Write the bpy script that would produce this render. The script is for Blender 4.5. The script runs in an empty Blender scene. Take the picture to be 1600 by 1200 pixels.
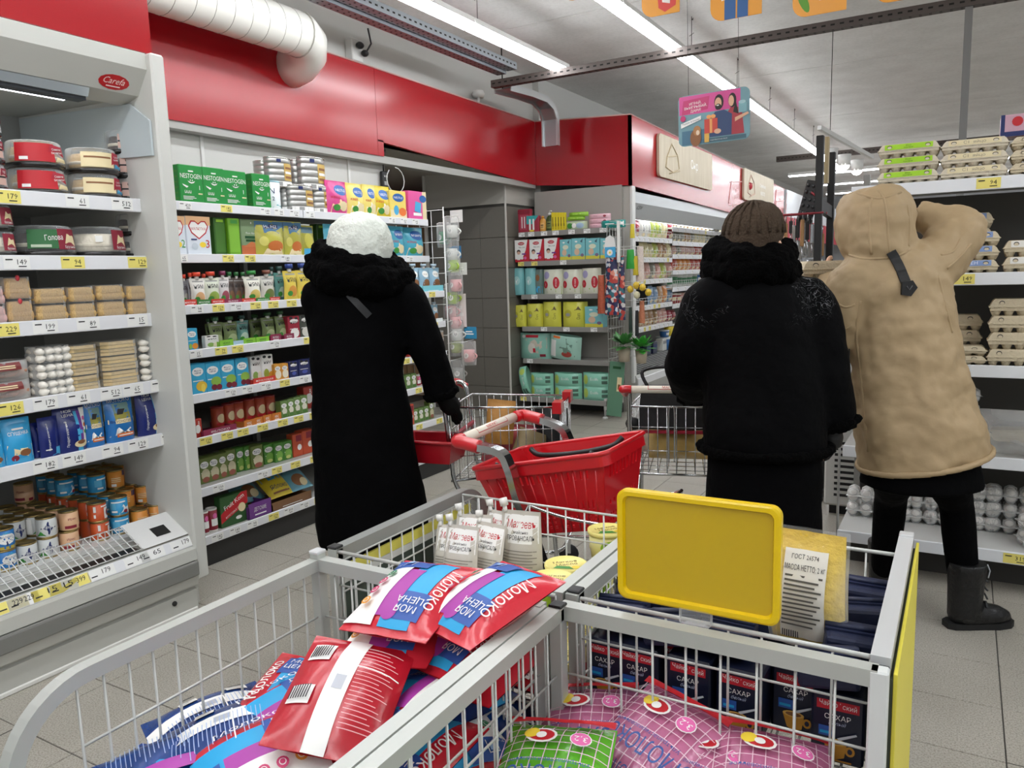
import bpy, bmesh, math, random
from mathutils import Vector, Matrix
random.seed(7)
C = bpy.context.scene.collection
SC = bpy.context.scene
PI = math.pi

# ------------------------------------------------------------ camera, world, light, exposure
YAW, PIT, ROL, FPX, CAMH = math.radians(30.24086), math.radians(8.07018), math.radians(-1.71633), 1211.5, 1.45
_fw = Vector((-math.sin(YAW)*math.cos(PIT), math.cos(YAW)*math.cos(PIT), -math.sin(PIT)))
_r = Vector((math.cos(YAW), math.sin(YAW), 0)); _u = _r.cross(_fw)
_R = math.cos(ROL)*_r + math.sin(ROL)*_u
_U = -math.sin(ROL)*_r + math.cos(ROL)*_u
EYE = Vector((0, 0, CAMH))
cd = bpy.data.cameras.new('camera'); cam = bpy.data.objects.new('camera', cd); C.objects.link(cam)
cd.sensor_fit = 'HORIZONTAL'; cd.sensor_width = 36; cd.lens = FPX*36/1600; cd.clip_start = .02; cd.clip_end = 200
mw = Matrix((_R, _U, -_fw)).transposed().to_4x4(); mw.translation = EYE
cam.matrix_world = mw
SC.camera = cam
SC.view_settings.view_transform = 'Standard'; SC.view_settings.look = 'None'
SC.view_settings.gamma = 1; SC.view_settings.use_curve_mapping = False
SC.view_settings.exposure = 0.08
SC.cycles.use_denoising = True
SC.cycles.max_bounces = 7; SC.cycles.diffuse_bounces = 4; SC.cycles.glossy_bounces = 3
SC.cycles.transparent_max_bounces = 10; SC.cycles.transmission_bounces = 4
SC.cycles.caustics_reflective = False; SC.cycles.caustics_refractive = False
SC.cycles.sample_clamp_indirect = 6

wd = bpy.data.worlds.new('store_surroundings'); SC.world = wd; wd.use_nodes = True
wd.node_tree.nodes['Background'].inputs[0].default_value = (.96, .98, 1, 1)
wd.node_tree.nodes['Background'].inputs[1].default_value = 0.45

# the store's linear lamps: (x, y start, y end); the diffusers themselves give the light (built below)
LAMP_Z, LAMP_EMIT = 3.15, 21.0
LAMP_ROWS = [(-3.03, .27, 6.27), (-2.035, -2.5, 15.5), (-.95, -2.9, 1.6), (1.6, -2.9, 4.6), (2.9, -3, 9)]

# ------------------------------------------------------------ pixel helpers (a point on a real plane)
def ray(px, py): return _fw + _R*((px-800)/FPX) - _U*((py-600)/FPX)
def at(px, py, ax, v):
    d = ray(px, py); i = 'xyz'.index(ax)
    return EYE + d*((v-EYE[i])/d[i])
def solve(p, isx, free, **A):
    P0 = Vector((0, 0, 0)); B = Vector((0, 0, 0))
    for i, k in enumerate('xyz'):
        if k == free: B[i] = 1
        else: P0[i] = A[k]
    P0 -= EYE
    v = _R if isx else -_U; c = (p-800) if isx else (p-600)
    a = FPX*P0.dot(v) - c*P0.dot(_fw); b = FPX*B.dot(v) - c*B.dot(_fw)
    return -a/b
def project(P):
    d = Vector(P)-EYE; w = d.dot(_fw)
    return (800+FPX*d.dot(_R)/w, 600-FPX*d.dot(_U)/w) if w > .01 else None
# ------------------------------------------------------------ materials
def lin(h):
    h = h.lstrip('#'); out = []
    for i in (0, 2, 4):
        c = int(h[i:i+2], 16)/255
        out.append(c/12.92 if c <= .04045 else ((c+.055)/1.055)**2.4)
    return (*out, 1)
_M = {}
def M(h, rough=.5, metal=0., bump=0., bscale=60., trans=0., alpha=1., coat=0., var=0., sheen=0., emit=0., spec=.5):
    k = (h, rough, metal, bump, bscale, trans, alpha, coat, var, sheen, emit, spec)
    if k in _M: return _M[k]
    m = bpy.data.materials.new('surface_'+h.strip('#')); m.use_nodes = True
    nt = m.node_tree; b = nt.nodes['Principled BSDF']; col = lin(h)
    b.inputs['Base Color'].default_value = col
    b.inputs['Roughness'].default_value = rough; b.inputs['Metallic'].default_value = metal
    b.inputs['Coat Weight'].default_value = coat; b.inputs['Coat Roughness'].default_value = min(.3, rough*.6); b.inputs['Specular IOR Level'].default_value = spec
    if trans: b.inputs['Transmission Weight'].default_value = trans; b.inputs['IOR'].default_value = 1.15
    if alpha < 1: b.inputs['Alpha'].default_value = alpha
    if sheen: b.inputs['Sheen Weight'].default_value = sheen
    if emit:
        b.inputs['Emission Color'].default_value = col; b.inputs['Emission Strength'].default_value = emit
    if bump or var:
        tc = nt.nodes.new('ShaderNodeTexCoord'); nz = nt.nodes.new('ShaderNodeTexNoise')
        nz.inputs['Scale'].default_value = bscale; nz.inputs['Detail'].default_value = 4
        nt.links.new(tc.outputs['Object'], nz.inputs['Vector'])
        if bump:
            bp = nt.nodes.new('ShaderNodeBump'); bp.inputs['Strength'].default_value = bump; bp.inputs['Distance'].default_value = .01
            nt.links.new(nz.outputs['Fac'], bp.inputs['Height']); nt.links.new(bp.outputs['Normal'], b.inputs['Normal'])
        if var:
            mx = nt.nodes.new('ShaderNodeMix'); mx.data_type = 'RGBA'
            mx.inputs['A'].default_value = tuple(c*(1-var) for c in col[:3])+(1,)
            mx.inputs['B'].default_value = tuple(min(1, c*(1+var)) for c in col[:3])+(1,)
            nt.links.new(nz.outputs['Fac'], mx.inputs['Factor']); nt.links.new(mx.outputs['Result'], b.inputs['Base Color'])
    _M[k] = m; return m
def speckle_mat(name, base, spots, scale, rough, big=.0):
    m = bpy.data.materials.new(name); m.use_nodes = True; nt = m.node_tree; b = nt.nodes['Principled BSDF']
    g = nt.nodes.new('ShaderNodeNewGeometry'); n1 = nt.nodes.new('ShaderNodeTexNoise'); n1.inputs['Scale'].default_value = scale; n1.inputs['Detail'].default_value = 2
    n2 = nt.nodes.new('ShaderNodeTexNoise'); n2.inputs['Scale'].default_value = 3.0; n2.inputs['Detail'].default_value = 5
    nt.links.new(g.outputs['Position'], n1.inputs['Vector']); nt.links.new(g.outputs['Position'], n2.inputs['Vector'])
    r = nt.nodes.new('ShaderNodeValToRGB'); e = r.color_ramp.elements
    e[0].position = .36; e[0].color = lin(spots); e[1].position = .56; e[1].color = lin(base)
    nt.links.new(n1.outputs['Fac'], r.inputs['Fac'])
    mx = nt.nodes.new('ShaderNodeMix'); mx.data_type = 'RGBA'; mx.blend_type = 'MULTIPLY'; mx.inputs['Factor'].default_value = .5
    r2 = nt.nodes.new('ShaderNodeValToRGB'); r2.color_ramp.elements[0].color = (.72, .71, .69, 1); r2.color_ramp.elements[0].position = .3; r2.color_ramp.elements[1].position = .7
    nt.links.new(n2.outputs['Fac'], r2.inputs['Fac']); nt.links.new(r.outputs['Color'], mx.inputs['A']); nt.links.new(r2.outputs['Color'], mx.inputs['B'])
    nt.links.new(mx.outputs['Result'], b.inputs['Base Color']); b.inputs['Roughness'].default_value = rough
    return m
def clear_mat(name, col, alpha, rough=.08):
    # thin clear plastic: mostly see-through with a sharp reflection
    m = bpy.data.materials.new(name); m.use_nodes = True; nt = m.node_tree
    nt.nodes.remove(nt.nodes['Principled BSDF']); out = nt.nodes['Material Output']
    t = nt.nodes.new('ShaderNodeBsdfTransparent'); g = nt.nodes.new('ShaderNodeBsdfPrincipled')
    g.inputs['Base Color'].default_value = lin(col); g.inputs['Roughness'].default_value = rough
    mx = nt.nodes.new('ShaderNodeMixShader'); fr = nt.nodes.new('ShaderNodeLayerWeight'); fr.inputs['Blend'].default_value = .25
    ad = nt.nodes.new('ShaderNodeMath'); ad.operation = 'ADD'; ad.use_clamp = True; ad.inputs[1].default_value = alpha
    nt.links.new(fr.outputs['Facing'], ad.inputs[0])
    nt.links.new(ad.outputs[0], mx.inputs['Fac']); nt.links.new(t.outputs[0], mx.inputs[1]); nt.links.new(g.outputs[0], mx.inputs[2])
    nt.links.new(mx.outputs[0], out.inputs['Surface'])
    return m
CLEAR = clear_mat('clear_plastic', '#eef2f4', .06)
FILM = clear_mat('clear_film', '#f4f4f2', .16, .12)
def wood_mat(name, a, b_, scale=6., axis='Z'):
    m = bpy.data.materials.new(name); m.use_nodes = True; nt = m.node_tree; b = nt.nodes['Principled BSDF']
    tc = nt.nodes.new('ShaderNodeTexCoord'); mp = nt.nodes.new('ShaderNodeMapping')
    s = [scale*6]*3; s['XYZ'.index(axis)] = scale*.35; mp.inputs['Scale'].default_value = s
    nz = nt.nodes.new('ShaderNodeTexNoise'); nz.inputs['Scale'].default_value = 1.; nz.inputs['Detail'].default_value = 6; nz.inputs['Distortion'].default_value = .6
    r = nt.nodes.new('ShaderNodeValToRGB'); e = r.color_ramp.elements; e[0].color = lin(a); e[1].color = lin(b_); e[0].position = .3; e[1].position = .7
    nt.links.new(tc.outputs['Object'], mp.inputs['Vector']); nt.links.new(mp.outputs['Vector'], nz.inputs['Vector']); nt.links.new(nz.outputs['Fac'], r.inputs['Fac'])
    nt.links.new(r.outputs['Color'], b.inputs['Base Color']); b.inputs['Roughness'].default_value = .55
    return m

# ------------------------------------------------------------ mesh builder
_TXT = {}
def text_mesh(s, res=2, shear=0.):
    k = (s, res, shear)
    if k not in _TXT:
        cu = bpy.data.curves.new('lettering', 'FONT'); cu.body = s; cu.resolution_u = res; cu.size = 1; cu.align_x = 'CENTER'; cu.align_y = 'CENTER'; cu.shear = shear
        o = bpy.data.objects.new('lettering', cu); C.objects.link(o)
        bpy.context.view_layer.update()
        me = bpy.data.meshes.new_from_object(o.evaluated_get(bpy.context.evaluated_depsgraph_get()))
        vs = [v.co.copy() for v in me.vertices]; fs = [tuple(p.vertices) for p in me.polygons]
        if vs:
            x0 = min(v.x for v in vs); x1 = max(v.x for v in vs); y0 = min(v.y for v in vs); y1 = max(v.y for v in vs)
        else: x0 = x1 = y0 = y1 = 0
        bpy.data.objects.remove(o); bpy.data.curves.remove(cu); bpy.data.meshes.remove(me)
        _TXT[k] = ([((v.x-(x0+x1)/2), (v.y-(y0+y1)/2)) for v in vs], fs, x1-x0, y1-y0)
    return _TXT[k]

class MB:
    def __init__(s): s.v = []; s.f = []; s.m = []; s.sm = []; s.mats = []
    def mi(s, m):
        if m not in s.mats: s.mats.append(m)
        return s.mats.index(m)
    def add(s, vs, fs, m, smooth=False):
        n = len(s.v); s.v += [tuple(v) for v in vs]; i = s.mi(m)
        for f in fs: s.f.append(tuple(n+a for a in f)); s.m.append(i); s.sm.append(smooth)
        return s
    def box(s, x0, x1, y0, y1, z0, z1, m):
        v = [(x, y, z) for x in (x0, x1) for y in (y0, y1) for z in (z0, z1)]
        return s.add(v, [(0, 1, 3, 2), (4, 6, 7, 5), (0, 4, 5, 1), (2, 3, 7, 6), (0, 2, 6, 4), (1, 5, 7, 3)], m)
    def rbox(s, x0, x1, y0, y1, z0, z1, m, b=.004, M4=None, seg=1, smooth=False):
        bm = bmesh.new(); bmesh.ops.create_cube(bm, size=1)
        for v in bm.verts:
            v.co = Vector(((x0+x1)/2+v.co.x*(x1-x0), (y0+y1)/2+v.co.y*(y1-y0), (z0+z1)/2+v.co.z*(z1-z0)))
        bmesh.ops.bevel(bm, geom=list(bm.edges), offset=b, segments=seg, affect='EDGES', profile=.5)
        if M4 is not None: bmesh.ops.transform(bm, matrix=M4, verts=bm.verts)
        bm.verts.index_update()
        s.add([v.co[:] for v in bm.verts], [tuple(v.index for v in f.verts) for f in bm.faces], m, smooth); bm.free(); return s
    def tube(s, pts, r, m, n=6, closed=False, cap=True, smooth=True, rect=None, up=None):
        pts = [Vector(p) for p in pts]; N = len(pts); rr = r if isinstance(r, (list, tuple)) else [r]*N
        tang = []
        for i in range(N):
            a = pts[i-1] if (i > 0 or closed) else pts[i]; b = pts[(i+1) % N] if (i < N-1 or closed) else pts[i]
            tang.append((b-a).normalized())
        ref = Vector(up) if up else (Vector((0, 0, 1)) if abs(tang[0].z) < .9 else Vector((1, 0, 0)))
        nrm = (ref - tang[0]*ref.dot(tang[0])).normalized(); rings = []
        for i in range(N):
            if i: nrm = (nrm - tang[i]*nrm.dot(tang[i])).normalized()
            bn = tang[i].cross(nrm)
            if rect:
                ring = [pts[i]+nrm*(sz*rect[1]/2)+bn*(sx*rect[0]/2) for sx, sz in ((1, 1), (-1, 1), (-1, -1), (1, -1))]
            else:
                ring = [pts[i]+nrm*(rr[i]*math.cos(2*PI*k/n))+bn*(rr[i]*math.sin(2*PI*k/n)) for k in range(n)]
            rings.append(ring)
        k = 4 if rect else n; vs = [p for r_ in rings for p in r_]; fs = []
        for i in range(N if closed else N-1):
            j = (i+1) % N
            for a in range(k):
                b = (a+1) % k; fs.append((i*k+a, i*k+b, j*k+b, j*k+a))
        if cap and not closed: fs += [tuple(reversed(range(k))), tuple((N-1)*k+a for a in range(k))]
        return s.add(vs, fs, m, smooth and not rect)
    def lathe(s, prof, m, n=16, c=(0, 0, 0), smooth=True, axis='z', squash=(1, 1)):
        vs = []; fs = []; L = len(prof)
        for (r, z) in prof:
            for k in range(n):
                a = 2*PI*k/n; x, y = r*math.cos(a)*squash[0], r*math.sin(a)*squash[1]
                p = (x, y, z) if axis == 'z' else ((z, x, y) if axis == 'x' else (x, z, y))
                vs.append((c[0]+p[0], c[1]+p[1], c[2]+p[2]))
        for i in range(L-1):
            for k in range(n):
                b = (k+1) % n; fs.append((i*n+k, i*n+b, (i+1)*n+b, (i+1)*n+k))
        if prof[0][0] > 1e-5: fs.append(tuple(reversed(range(n))))
        if prof[-1][0] > 1e-5: fs.append(tuple((L-1)*n+k for k in range(n)))
        return s.add(vs, fs, m, smooth)
    def surf(s, F, nu, nv, m, smooth=True, closeu=False):
        vs = [F(i/(nu), j/(nv)) for j in range(nv+1) for i in range(nu if closeu else nu+1)]; w = nu if closeu else nu+1; fs = []
        for j in range(nv):
            for i in range(nu):
                b = (i+1) % w; fs.append((j*w+i, j*w+b, (j+1)*w+b, (j+1)*w+i))
        return s.add(vs, fs, m, smooth)
    def prism(s, pts, h0, h1, m, F=None):
        # 2-D outline extruded from h0 to h1; F maps (x, y, h) to space
        F = F or (lambda x, y, h: (x, y, h)); n = len(pts)
        vs = [F(x, y, h0) for x, y in pts]+[F(x, y, h1) for x, y in pts]
        fs = [tuple(reversed(range(n))), tuple(range(n, 2*n))]+[(i, (i+1) % n, n+(i+1) % n, n+i) for i in range(n)]
        return s.add(vs, fs, m)
    def blob(s, c, r, m, n=8, rings=6, seed=0, j=0.):
        rd = random.Random(seed); c = Vector(c); r = r if isinstance(r, (tuple, list)) else (r, r, r)
        vs = []; fs = []
        for i in range(rings+1):
            t = PI*i/rings
            for k in range(n):
                a = 2*PI*k/n; q = 1+(rd.random()-.5)*j
                vs.append((c.x+r[0]*q*math.sin(t)*math.cos(a), c.y+r[1]*q*math.sin(t)*math.sin(a), c.z-r[2]*q*math.cos(t)))
        for i in range(rings):
            for k in range(n):
                b = (k+1) % n; fs.append((i*n+k, i*n+b, (i+1)*n+b, (i+1)*n+k))
        return s.add(vs, fs, m, True)
    def decal(s, F, shapes, off=.0006):
        # flat print laid on a surface: F(x, z, off) -> point
        for q, sh in enumerate(shapes):
            k = sh[0]; o = off*(1+q*.35)
            if k == 'r':
                _, x0, z0, x1, z1, m = sh[:6]; nx, nz = (sh[6] if len(sh) > 6 else (4, 4))
                vs = [F(x0+(x1-x0)*i/nx, z0+(z1-z0)*j/nz, o) for j in range(nz+1) for i in range(nx+1)]
                fs = [(j*(nx+1)+i, j*(nx+1)+i+1, (j+1)*(nx+1)+i+1, (j+1)*(nx+1)+i) for j in range(nz) for i in range(nx)]
                s.add(vs, fs, m, True)
            elif k == 'e':
                _, cx, cz, rx, rz, m = sh[:6]; a0 = sh[6] if len(sh) > 6 else 0; n = 14; vs = [F(cx, cz, o)]
                for rr in (.55, 1.):
                    for i in range(n):
                        a = 2*PI*i/n; x, z = rx*rr*math.cos(a), rz*rr*math.sin(a)
                        vs.append(F(cx+x*math.cos(a0)-z*math.sin(a0), cz+x*math.sin(a0)+z*math.cos(a0), o))
                fs = [(0, 1+i, 1+(i+1) % n) for i in range(n)]+[(1+i, 1+n+i, 1+n+(i+1) % n, 1+(i+1) % n) for i in range(n)]
                s.add(vs, fs, m, True)
            elif k == 'p':
                _, pts, m = sh; n = len(pts); cx = sum(p[0] for p in pts)/n; cz = sum(p[1] for p in pts)/n
                vs = [F(cx, cz, o)]+[F((p[0]+cx)/2, (p[1]+cz)/2, o) for p in pts]+[F(p[0], p[1], o) for p in pts]
                fs = [(0, 1+i, 1+(i+1) % n) for i in range(n)]+[(1+i, 1+n+i, 1+n+(i+1) % n, 1+(i+1) % n) for i in range(n)]
                s.add(vs, fs, m, True)
            elif k == 't':
                # text, centre x, centre z, height of the block, material, max width, angle
                _, tx, cx, cz, h, m = sh[:6]; wmax = sh[6] if len(sh) > 6 else None; ang = sh[7] if len(sh) > 7 else 0; shr = sh[8] if len(sh) > 8 else 0.
                vs, fs, w, hh = text_mesh(tx, 1 if h < .02 else 2, shr)
                if not vs: continue
                sc = h/hh; sx = sc
                if wmax and w*sc > wmax: sx = wmax/w
                ca, sa = math.cos(ang), math.sin(ang)
                s.add([F(cx+x*sx*ca-y*sc*sa, cz+x*sx*sa+y*sc*ca, o) for x, y in vs], fs, m, True)
        return s
    def mesh(s, name):
        me = bpy.data.meshes.new(name); me.from_pydata(s.v, [], s.f)
        for m in s.mats: me.materials.append(m)
        if s.f:
            me.polygons.foreach_set('material_index', s.m); me.polygons.foreach_set('use_smooth', s.sm)
        me.update(); return me
    def build(s, name, parent=None, kind=None, label=None):
        return link(name, s.mesh(name), parent, kind, label)

def link(name, me, parent=None, kind=None, label=None, loc=None, rot=None, scale=None):
    o = bpy.data.objects.new(name, me); C.objects.link(o)
    if parent is not None: o.parent = parent
    if kind: o['kind'] = kind
    if label: o['label'] = label
    if loc is not None: o.location = loc
    if rot is not None: o.rotation_euler = rot
    if scale is not None: o.scale = scale
    return o
_seen_labels = {}
def tag(o, label, cat, group=None, kind=None):
    o['label'] = label; o['category'] = cat
    if group: o['group'] = group
    if kind: o['kind'] = kind
    _seen_labels.setdefault(label.lower(), []).append(o.name)
    return o
def thing(name, label, cat, loc=(0, 0, 0), rz=0, group=None):
    o = bpy.data.objects.new(name, None); C.objects.link(o); o.location = loc; o.rotation_euler = (0, 0, rz); o.empty_display_size = .1
    return tag(o, label, cat, group)
ORD = 'first second third fourth fifth sixth seventh eighth ninth tenth eleventh twelfth thirteenth fourteenth fifteenth sixteenth seventeenth eighteenth nineteenth twentieth'.split()
ORD += ['twenty-'+w for w in ORD[:9]]+['thirtieth']+['thirty-'+w for w in ORD[:9]]

def flat_front(W, D):           # decal map for the front (-y) face of a box W x D standing on z = 0
    return lambda x, z, o: (x, -D/2-o, z)

# kinds of goods: name, category, root mesh or None, parts [(name, mesh, [(subname, mesh)])], nominal size
K = {}
def kind(key, name, cat, size, root=None, parts=(), desc=''):
    K[key] = (name, cat, size, root, list(parts), desc)
def spawn(key, loc, rot=(0, 0, 0), scale=(1, 1, 1), label=None, group=None):
    name, cat, size, root, parts, desc = K[key]
    o = bpy.data.objects.new(name, root); C.objects.link(o)
    o.location = loc; o.rotation_euler = rot; o.scale = scale
    tag(o, label or desc, cat, group)
    for pn, pm, subs in parts:
        c = bpy.data.objects.new(pn, pm); C.objects.link(c); c.parent = o
        for sn, sm_ in subs:
            d = bpy.data.objects.new(sn, sm_); C.objects.link(d); d.parent = c
    return o
# ------------------------------------------------------------ floor
TS, TX, TY = .316, .17, 2.499
grout = M('#55534f', .9, bump=.2, bscale=300)
tile_m = speckle_mat('floor_stone', '#b5b0a5', '#918c81', 190, .36)
floor = MB().box(-9, 5, -3, 32, -.06, -.004, grout).build('floor', kind='structure')
tm = MB().rbox(-TS/2+.002, TS/2-.002, -TS/2+.002, TS/2-.002, -.01, 0, tile_m, .0015).mesh('floor_tile')
cells = []
for i in range(-28, 16):
    for j in range(-16, 92):
        x, y = TX+TS*(i+.5), TY+TS*(j+.5)
        if x < -5.4 or x > 4.4 or y < -2: continue
        p = project((x, y, 0)); inside = p and -60 < p[0] < 1660 and 560 < p[1] < 1260
        cells.append((0 if inside else 1, (x*x+y*y), x, y))
cells.sort(); rest = MB()
for n, (a, d, x, y) in enumerate(cells):
    if n < 300: link('tile', tm, floor, loc=(x, y, 0))
    else: rest.add([(x+sx*(TS/2-.002), y+sy*(TS/2-.002), 0) for sx, sy in ((-1, -1), (1, -1), (1, 1), (-1, 1))], [(0, 1, 2, 3)], tile_m)
rest.build('tile', floor, 'stuff')

# ------------------------------------------------------------ walls and ceiling
paint = M('#c9c9c4', .6, bump=.03, bscale=200)
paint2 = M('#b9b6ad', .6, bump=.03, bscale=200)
XL = -4.07
MB().box(XL-.15, XL, -3, 5.05, 0, 2.52, paint).box(XL-.15, XL, -3, 7.6, 2.52, 3.5, paint).build('wall_left', kind='structure')
# wall joints behind the baby shelves
for i, y in enumerate((3.3, 4.62)):
    MB().rbox(XL, XL+.012, y-.012, y+.012, 1.6, 2.5, M('#d6d6d2', .5), .003).build('trim_%d' % (i+1), kind='structure')
# passage: soffit, tiled end wall, return wall
MB().box(-7, XL, 5.05, 8.2, 2.52, 2.62, paint2).build('ceiling_passage', kind='structure')
wall_p = MB().box(-5.07, XL-.012, 6.972, 7.12, 0, 2.52, M('#4a4843', .9)).box(-5.07, XL, 6.958, 6.972, 2.165, 2.52, paint2).build('wall_passage', kind='structure')
dark_tile = M('#6f6b62', .3, bump=.05, bscale=40, var=.06)
tw = MB().rbox(-.1535, .1535, -.012, 0, -.1535, .1535, dark_tile, .0015).mesh('wall_tile')
for r in range(8):
    for c in range(4):
        z = .272-.155+.311*r; x = XL-.01-.155-.31*c
        if r == 7: continue
        hh = 1 if z+.155 < 2.17 else .9
        if x-.15 < -5.08: continue
        link('tile', tw, wall_p, loc=(x, 6.972, z))
wall_r = MB().box(XL-.15, XL-.012, 7.12, 7.6, 0, 2.52, M('#4a4843', .9)).box(XL-.012, XL-.002, 6.96, 7.6, 2.165, 2.52, paint2).build('wall_return', kind='structure')
tw2 = MB().rbox(-.012, 0, -.1535, .1535, -.1535, .1535, dark_tile, .0015).mesh('wall_tile')
for r in range(7):
    for c in range(2): link('tile', tw2, wall_r, loc=(XL, 6.96+.155+.31*c, .272-.155+.311*r))
MB().rbox(XL-.012, XL+.008, 6.95, 6.966, 0, 2.52, M('#c8c5bd', .4), .003).build('trim_3', kind='structure')
MB().rbox(-5.09, -5.06, 6.94, 7.0, 0, 2.52, M('#d4d2cc', .4), .003).build('trim_4', kind='structure')
MB().box(-7, -6.9, 5, 9, 0, 2.6, M('#7c2428', .6)).build('wall_passage_end', kind='structure')
MB().box(-7, -5.07, 8.1, 8.2, 0, 2.6, M('#8e2a2e', .6)).build('wall_passage_back', kind='structure')
# far part of the hall
MB().box(-4.15, -4.0, 7.6, 30, 0, 3.5, paint).build('wall_cooler_side', kind='structure')
MB().box(-4.0, 5, 26, 26.2, 0, 3.5, M('#c6cacf', .6)).build('wall_back', kind='structure')
MB().box(-3.9, 5, 25.9, 26, 2.1, 2.75, M('#b83442', .5)).build('trim_5', kind='structure')
ceil_m = speckle_mat('ceiling_paint', '#eae9e6', '#e4e3e0', 30, .8)
ce = MB().box(-4.2, 5, -3, 30, 3.54, 3.7, M('#77736c', .9)).build('ceiling', kind='structure')
y = -3.
while y < 30:
    MB().rbox(-4.2, 5, y+.008, y+2.992, 3.5, 3.545, ceil_m, .003).build('panel', ce); y += 3.0

# ------------------------------------------------------------ red fascia
red = M('#a60213', .23, coat=.12, bump=.015, bscale=3, spec=.6)
red_edge = M('#d9a9a6', .5)
def slabq(mb, P, off, m):
    # a panel from four front corners and its thickness vector
    P = [Vector(p) for p in P]; off = Vector(off); v = P+[p+off for p in P]
    return mb.add(v, [(0, 1, 2, 3), (7, 6, 5, 4), (0, 4, 5, 1), (1, 5, 6, 2), (2, 6, 7, 3), (3, 7, 4, 0)], m)
def fascia(name, P, off, m=red):
    mb = slabq(MB(), P, off, m); o = mb.build(name, kind='structure')
    e = MB(); e.tube([Vector(P[2])+Vector((0, 0, .006)), Vector(P[3])+Vector((0, 0, .006))], .006, red_edge, 5); e.build('edge_strip', o)
    return o
fascia('trim_fridge_fascia', [(-2.97, -2, 2.40), (-2.97, 2.2, 2.40), (-2.97, 2.2, 3.03), (-2.97, -2, 3.03)], (-.03, 0, 0))
MB().box(-4.06, -2.99, 2.17, 2.2, 2.40, 3.03, red).build('trim_fridge_fascia_return', kind='structure')
fascia('trim_baby_fascia', [(-3.97, 2.2, 2.38), (-3.97, 4.86, 2.39), (-3.97, 4.86, 3.035), (-3.97, 2.2, 3.035)], (-.03, 0, 0))
fascia('trim_passage_fascia', [(-3.972, 4.866, 2.50), (-3.972, 7.45, 2.372), (-3.972, 7.45, 3.02), (-3.972, 4.866, 3.035)], (-.03, 0, 0))
MB().box(-3.972-.03, -3.972, 4.866, 4.935, 2.39, 2.51, red).build('trim_6', kind='structure')
fascia('trim_diaper_fascia', [(-3.97, 7.45, 2.372), (-2.905, 7.45, 2.287), (-2.905, 7.45, 2.962), (-3.97, 7.45, 3.02)], (0, .03, 0))
fascia('trim_cheese_fascia', [(-2.905, 7.45, 2.287), (-2.905, 15.0, 2.15), (-2.905, 15.0, 2.83), (-2.905, 7.45, 2.962)], (-.03, 0, 0))
MB().box(-3.98, -2.92, 7.52, 14.95, 2.75, 2.8, M('#8f8d88', .8)).build('trim_7', kind='structure')
MB().box(-4.06, -3.98, 2.2, 7.45, 2.34, 2.395, M('#a9a8a3', .6)).build('trim_8', kind='structure')
MB().box(-2.96, -2.9, 15.3, 26, 1.95, 2.35, M('#b8303f', .5)).build('trim_9', kind='structure')
for i in range(4):
    MB().rbox(-3.0, -2.93, 15.4+2.4*i, 17.7+2.4*i, 2.36, 2.86, M('#dfe2e6', .5), .01).build('trim_%d' % (10+i), kind='structure')

# ------------------------------------------------------------ ceiling lamps
lamp_white = M('#e9e9e6', .4); lamp_on = M('#f7fbff', .5, emit=LAMP_EMIT); wire_m = M('#2c2a28', .5, metal=.6)
hs = MB().prism([(-.046, .014), (.046, .014), (.036, .055), (-.036, .055)], .004, 1.496, lamp_white, lambda x, z, h: (x, h, z)).mesh('housing')
df = MB().prism([(-.043, -.02), (.043, -.02), (.052, -.01), (.045, .014), (-.045, .014), (-.052, -.01)], .01, 1.49, lamp_on, lambda x, z, h: (x, h, z)).mesh('diffuser')  # upward-tilted glowing sides are added to brighten the ceiling
hg = MB().tube([(0, .1, .055), (0, .1, .35)], .0025, wire_m, 4).tube([(-.02, .1, .2), (.02, .1, .22)], .002, wire_m, 4).tube([(0, .1, .335), (0, .13, .33), (0, .14, .35)], .003, wire_m, 4).mesh('hanger')
rown = ['above the cooler aisle', 'along the middle aisle', 'over the milk bins', 'over the egg shelf', 'beyond the egg shelf']
for k, (x, a, b) in enumerate(LAMP_ROWS):
    y = b; n = 0
    while y > a+.2:
        y -= 1.5
        t = thing('linear_lamp', 'lit white linear ceiling lamp %s, %s counted from the far end' % (rown[k], ORD[n]), 'lamp', (x, y, LAMP_Z), 0, 'ceiling lamp rows')
        link('housing', hs, t); link('diffuser', df, t); link('hanger', hg, t); n += 1
# far transverse lamps
hx = MB().prism([(-.05, 0), (.05, 0), (.036, .055), (-.036, .055)], -1.9, 1.9, lamp_white, lambda x, z, h: (h, x, z)).mesh('housing')
dx = MB().prism([(-.043, -.018), (.043, -.018), (.05, 0), (-.05, 0)], -1.89, 1.89, lamp_on, lambda x, z, h: (h, x, z)).mesh('diffuser')
for k, y in enumerate((15.9, 18.2, 20.6, 23.0)):
    for s, x in enumerate((-1.1, 2.8)):
        t = thing('linear_lamp', 'long lit lamp across the far hall, %s row, %s' % (ORD[k], ('cooler side', 'egg side')[s]), 'lamp', (x, y, LAMP_Z), 0, 'ceiling lamp rows')
        link('housing', hx, t); link('diffuser', dx, t); MB().tube([(0, 0, .05), (0, 0, .35)], .003, wire_m, 4).build('hanger', t)

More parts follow.
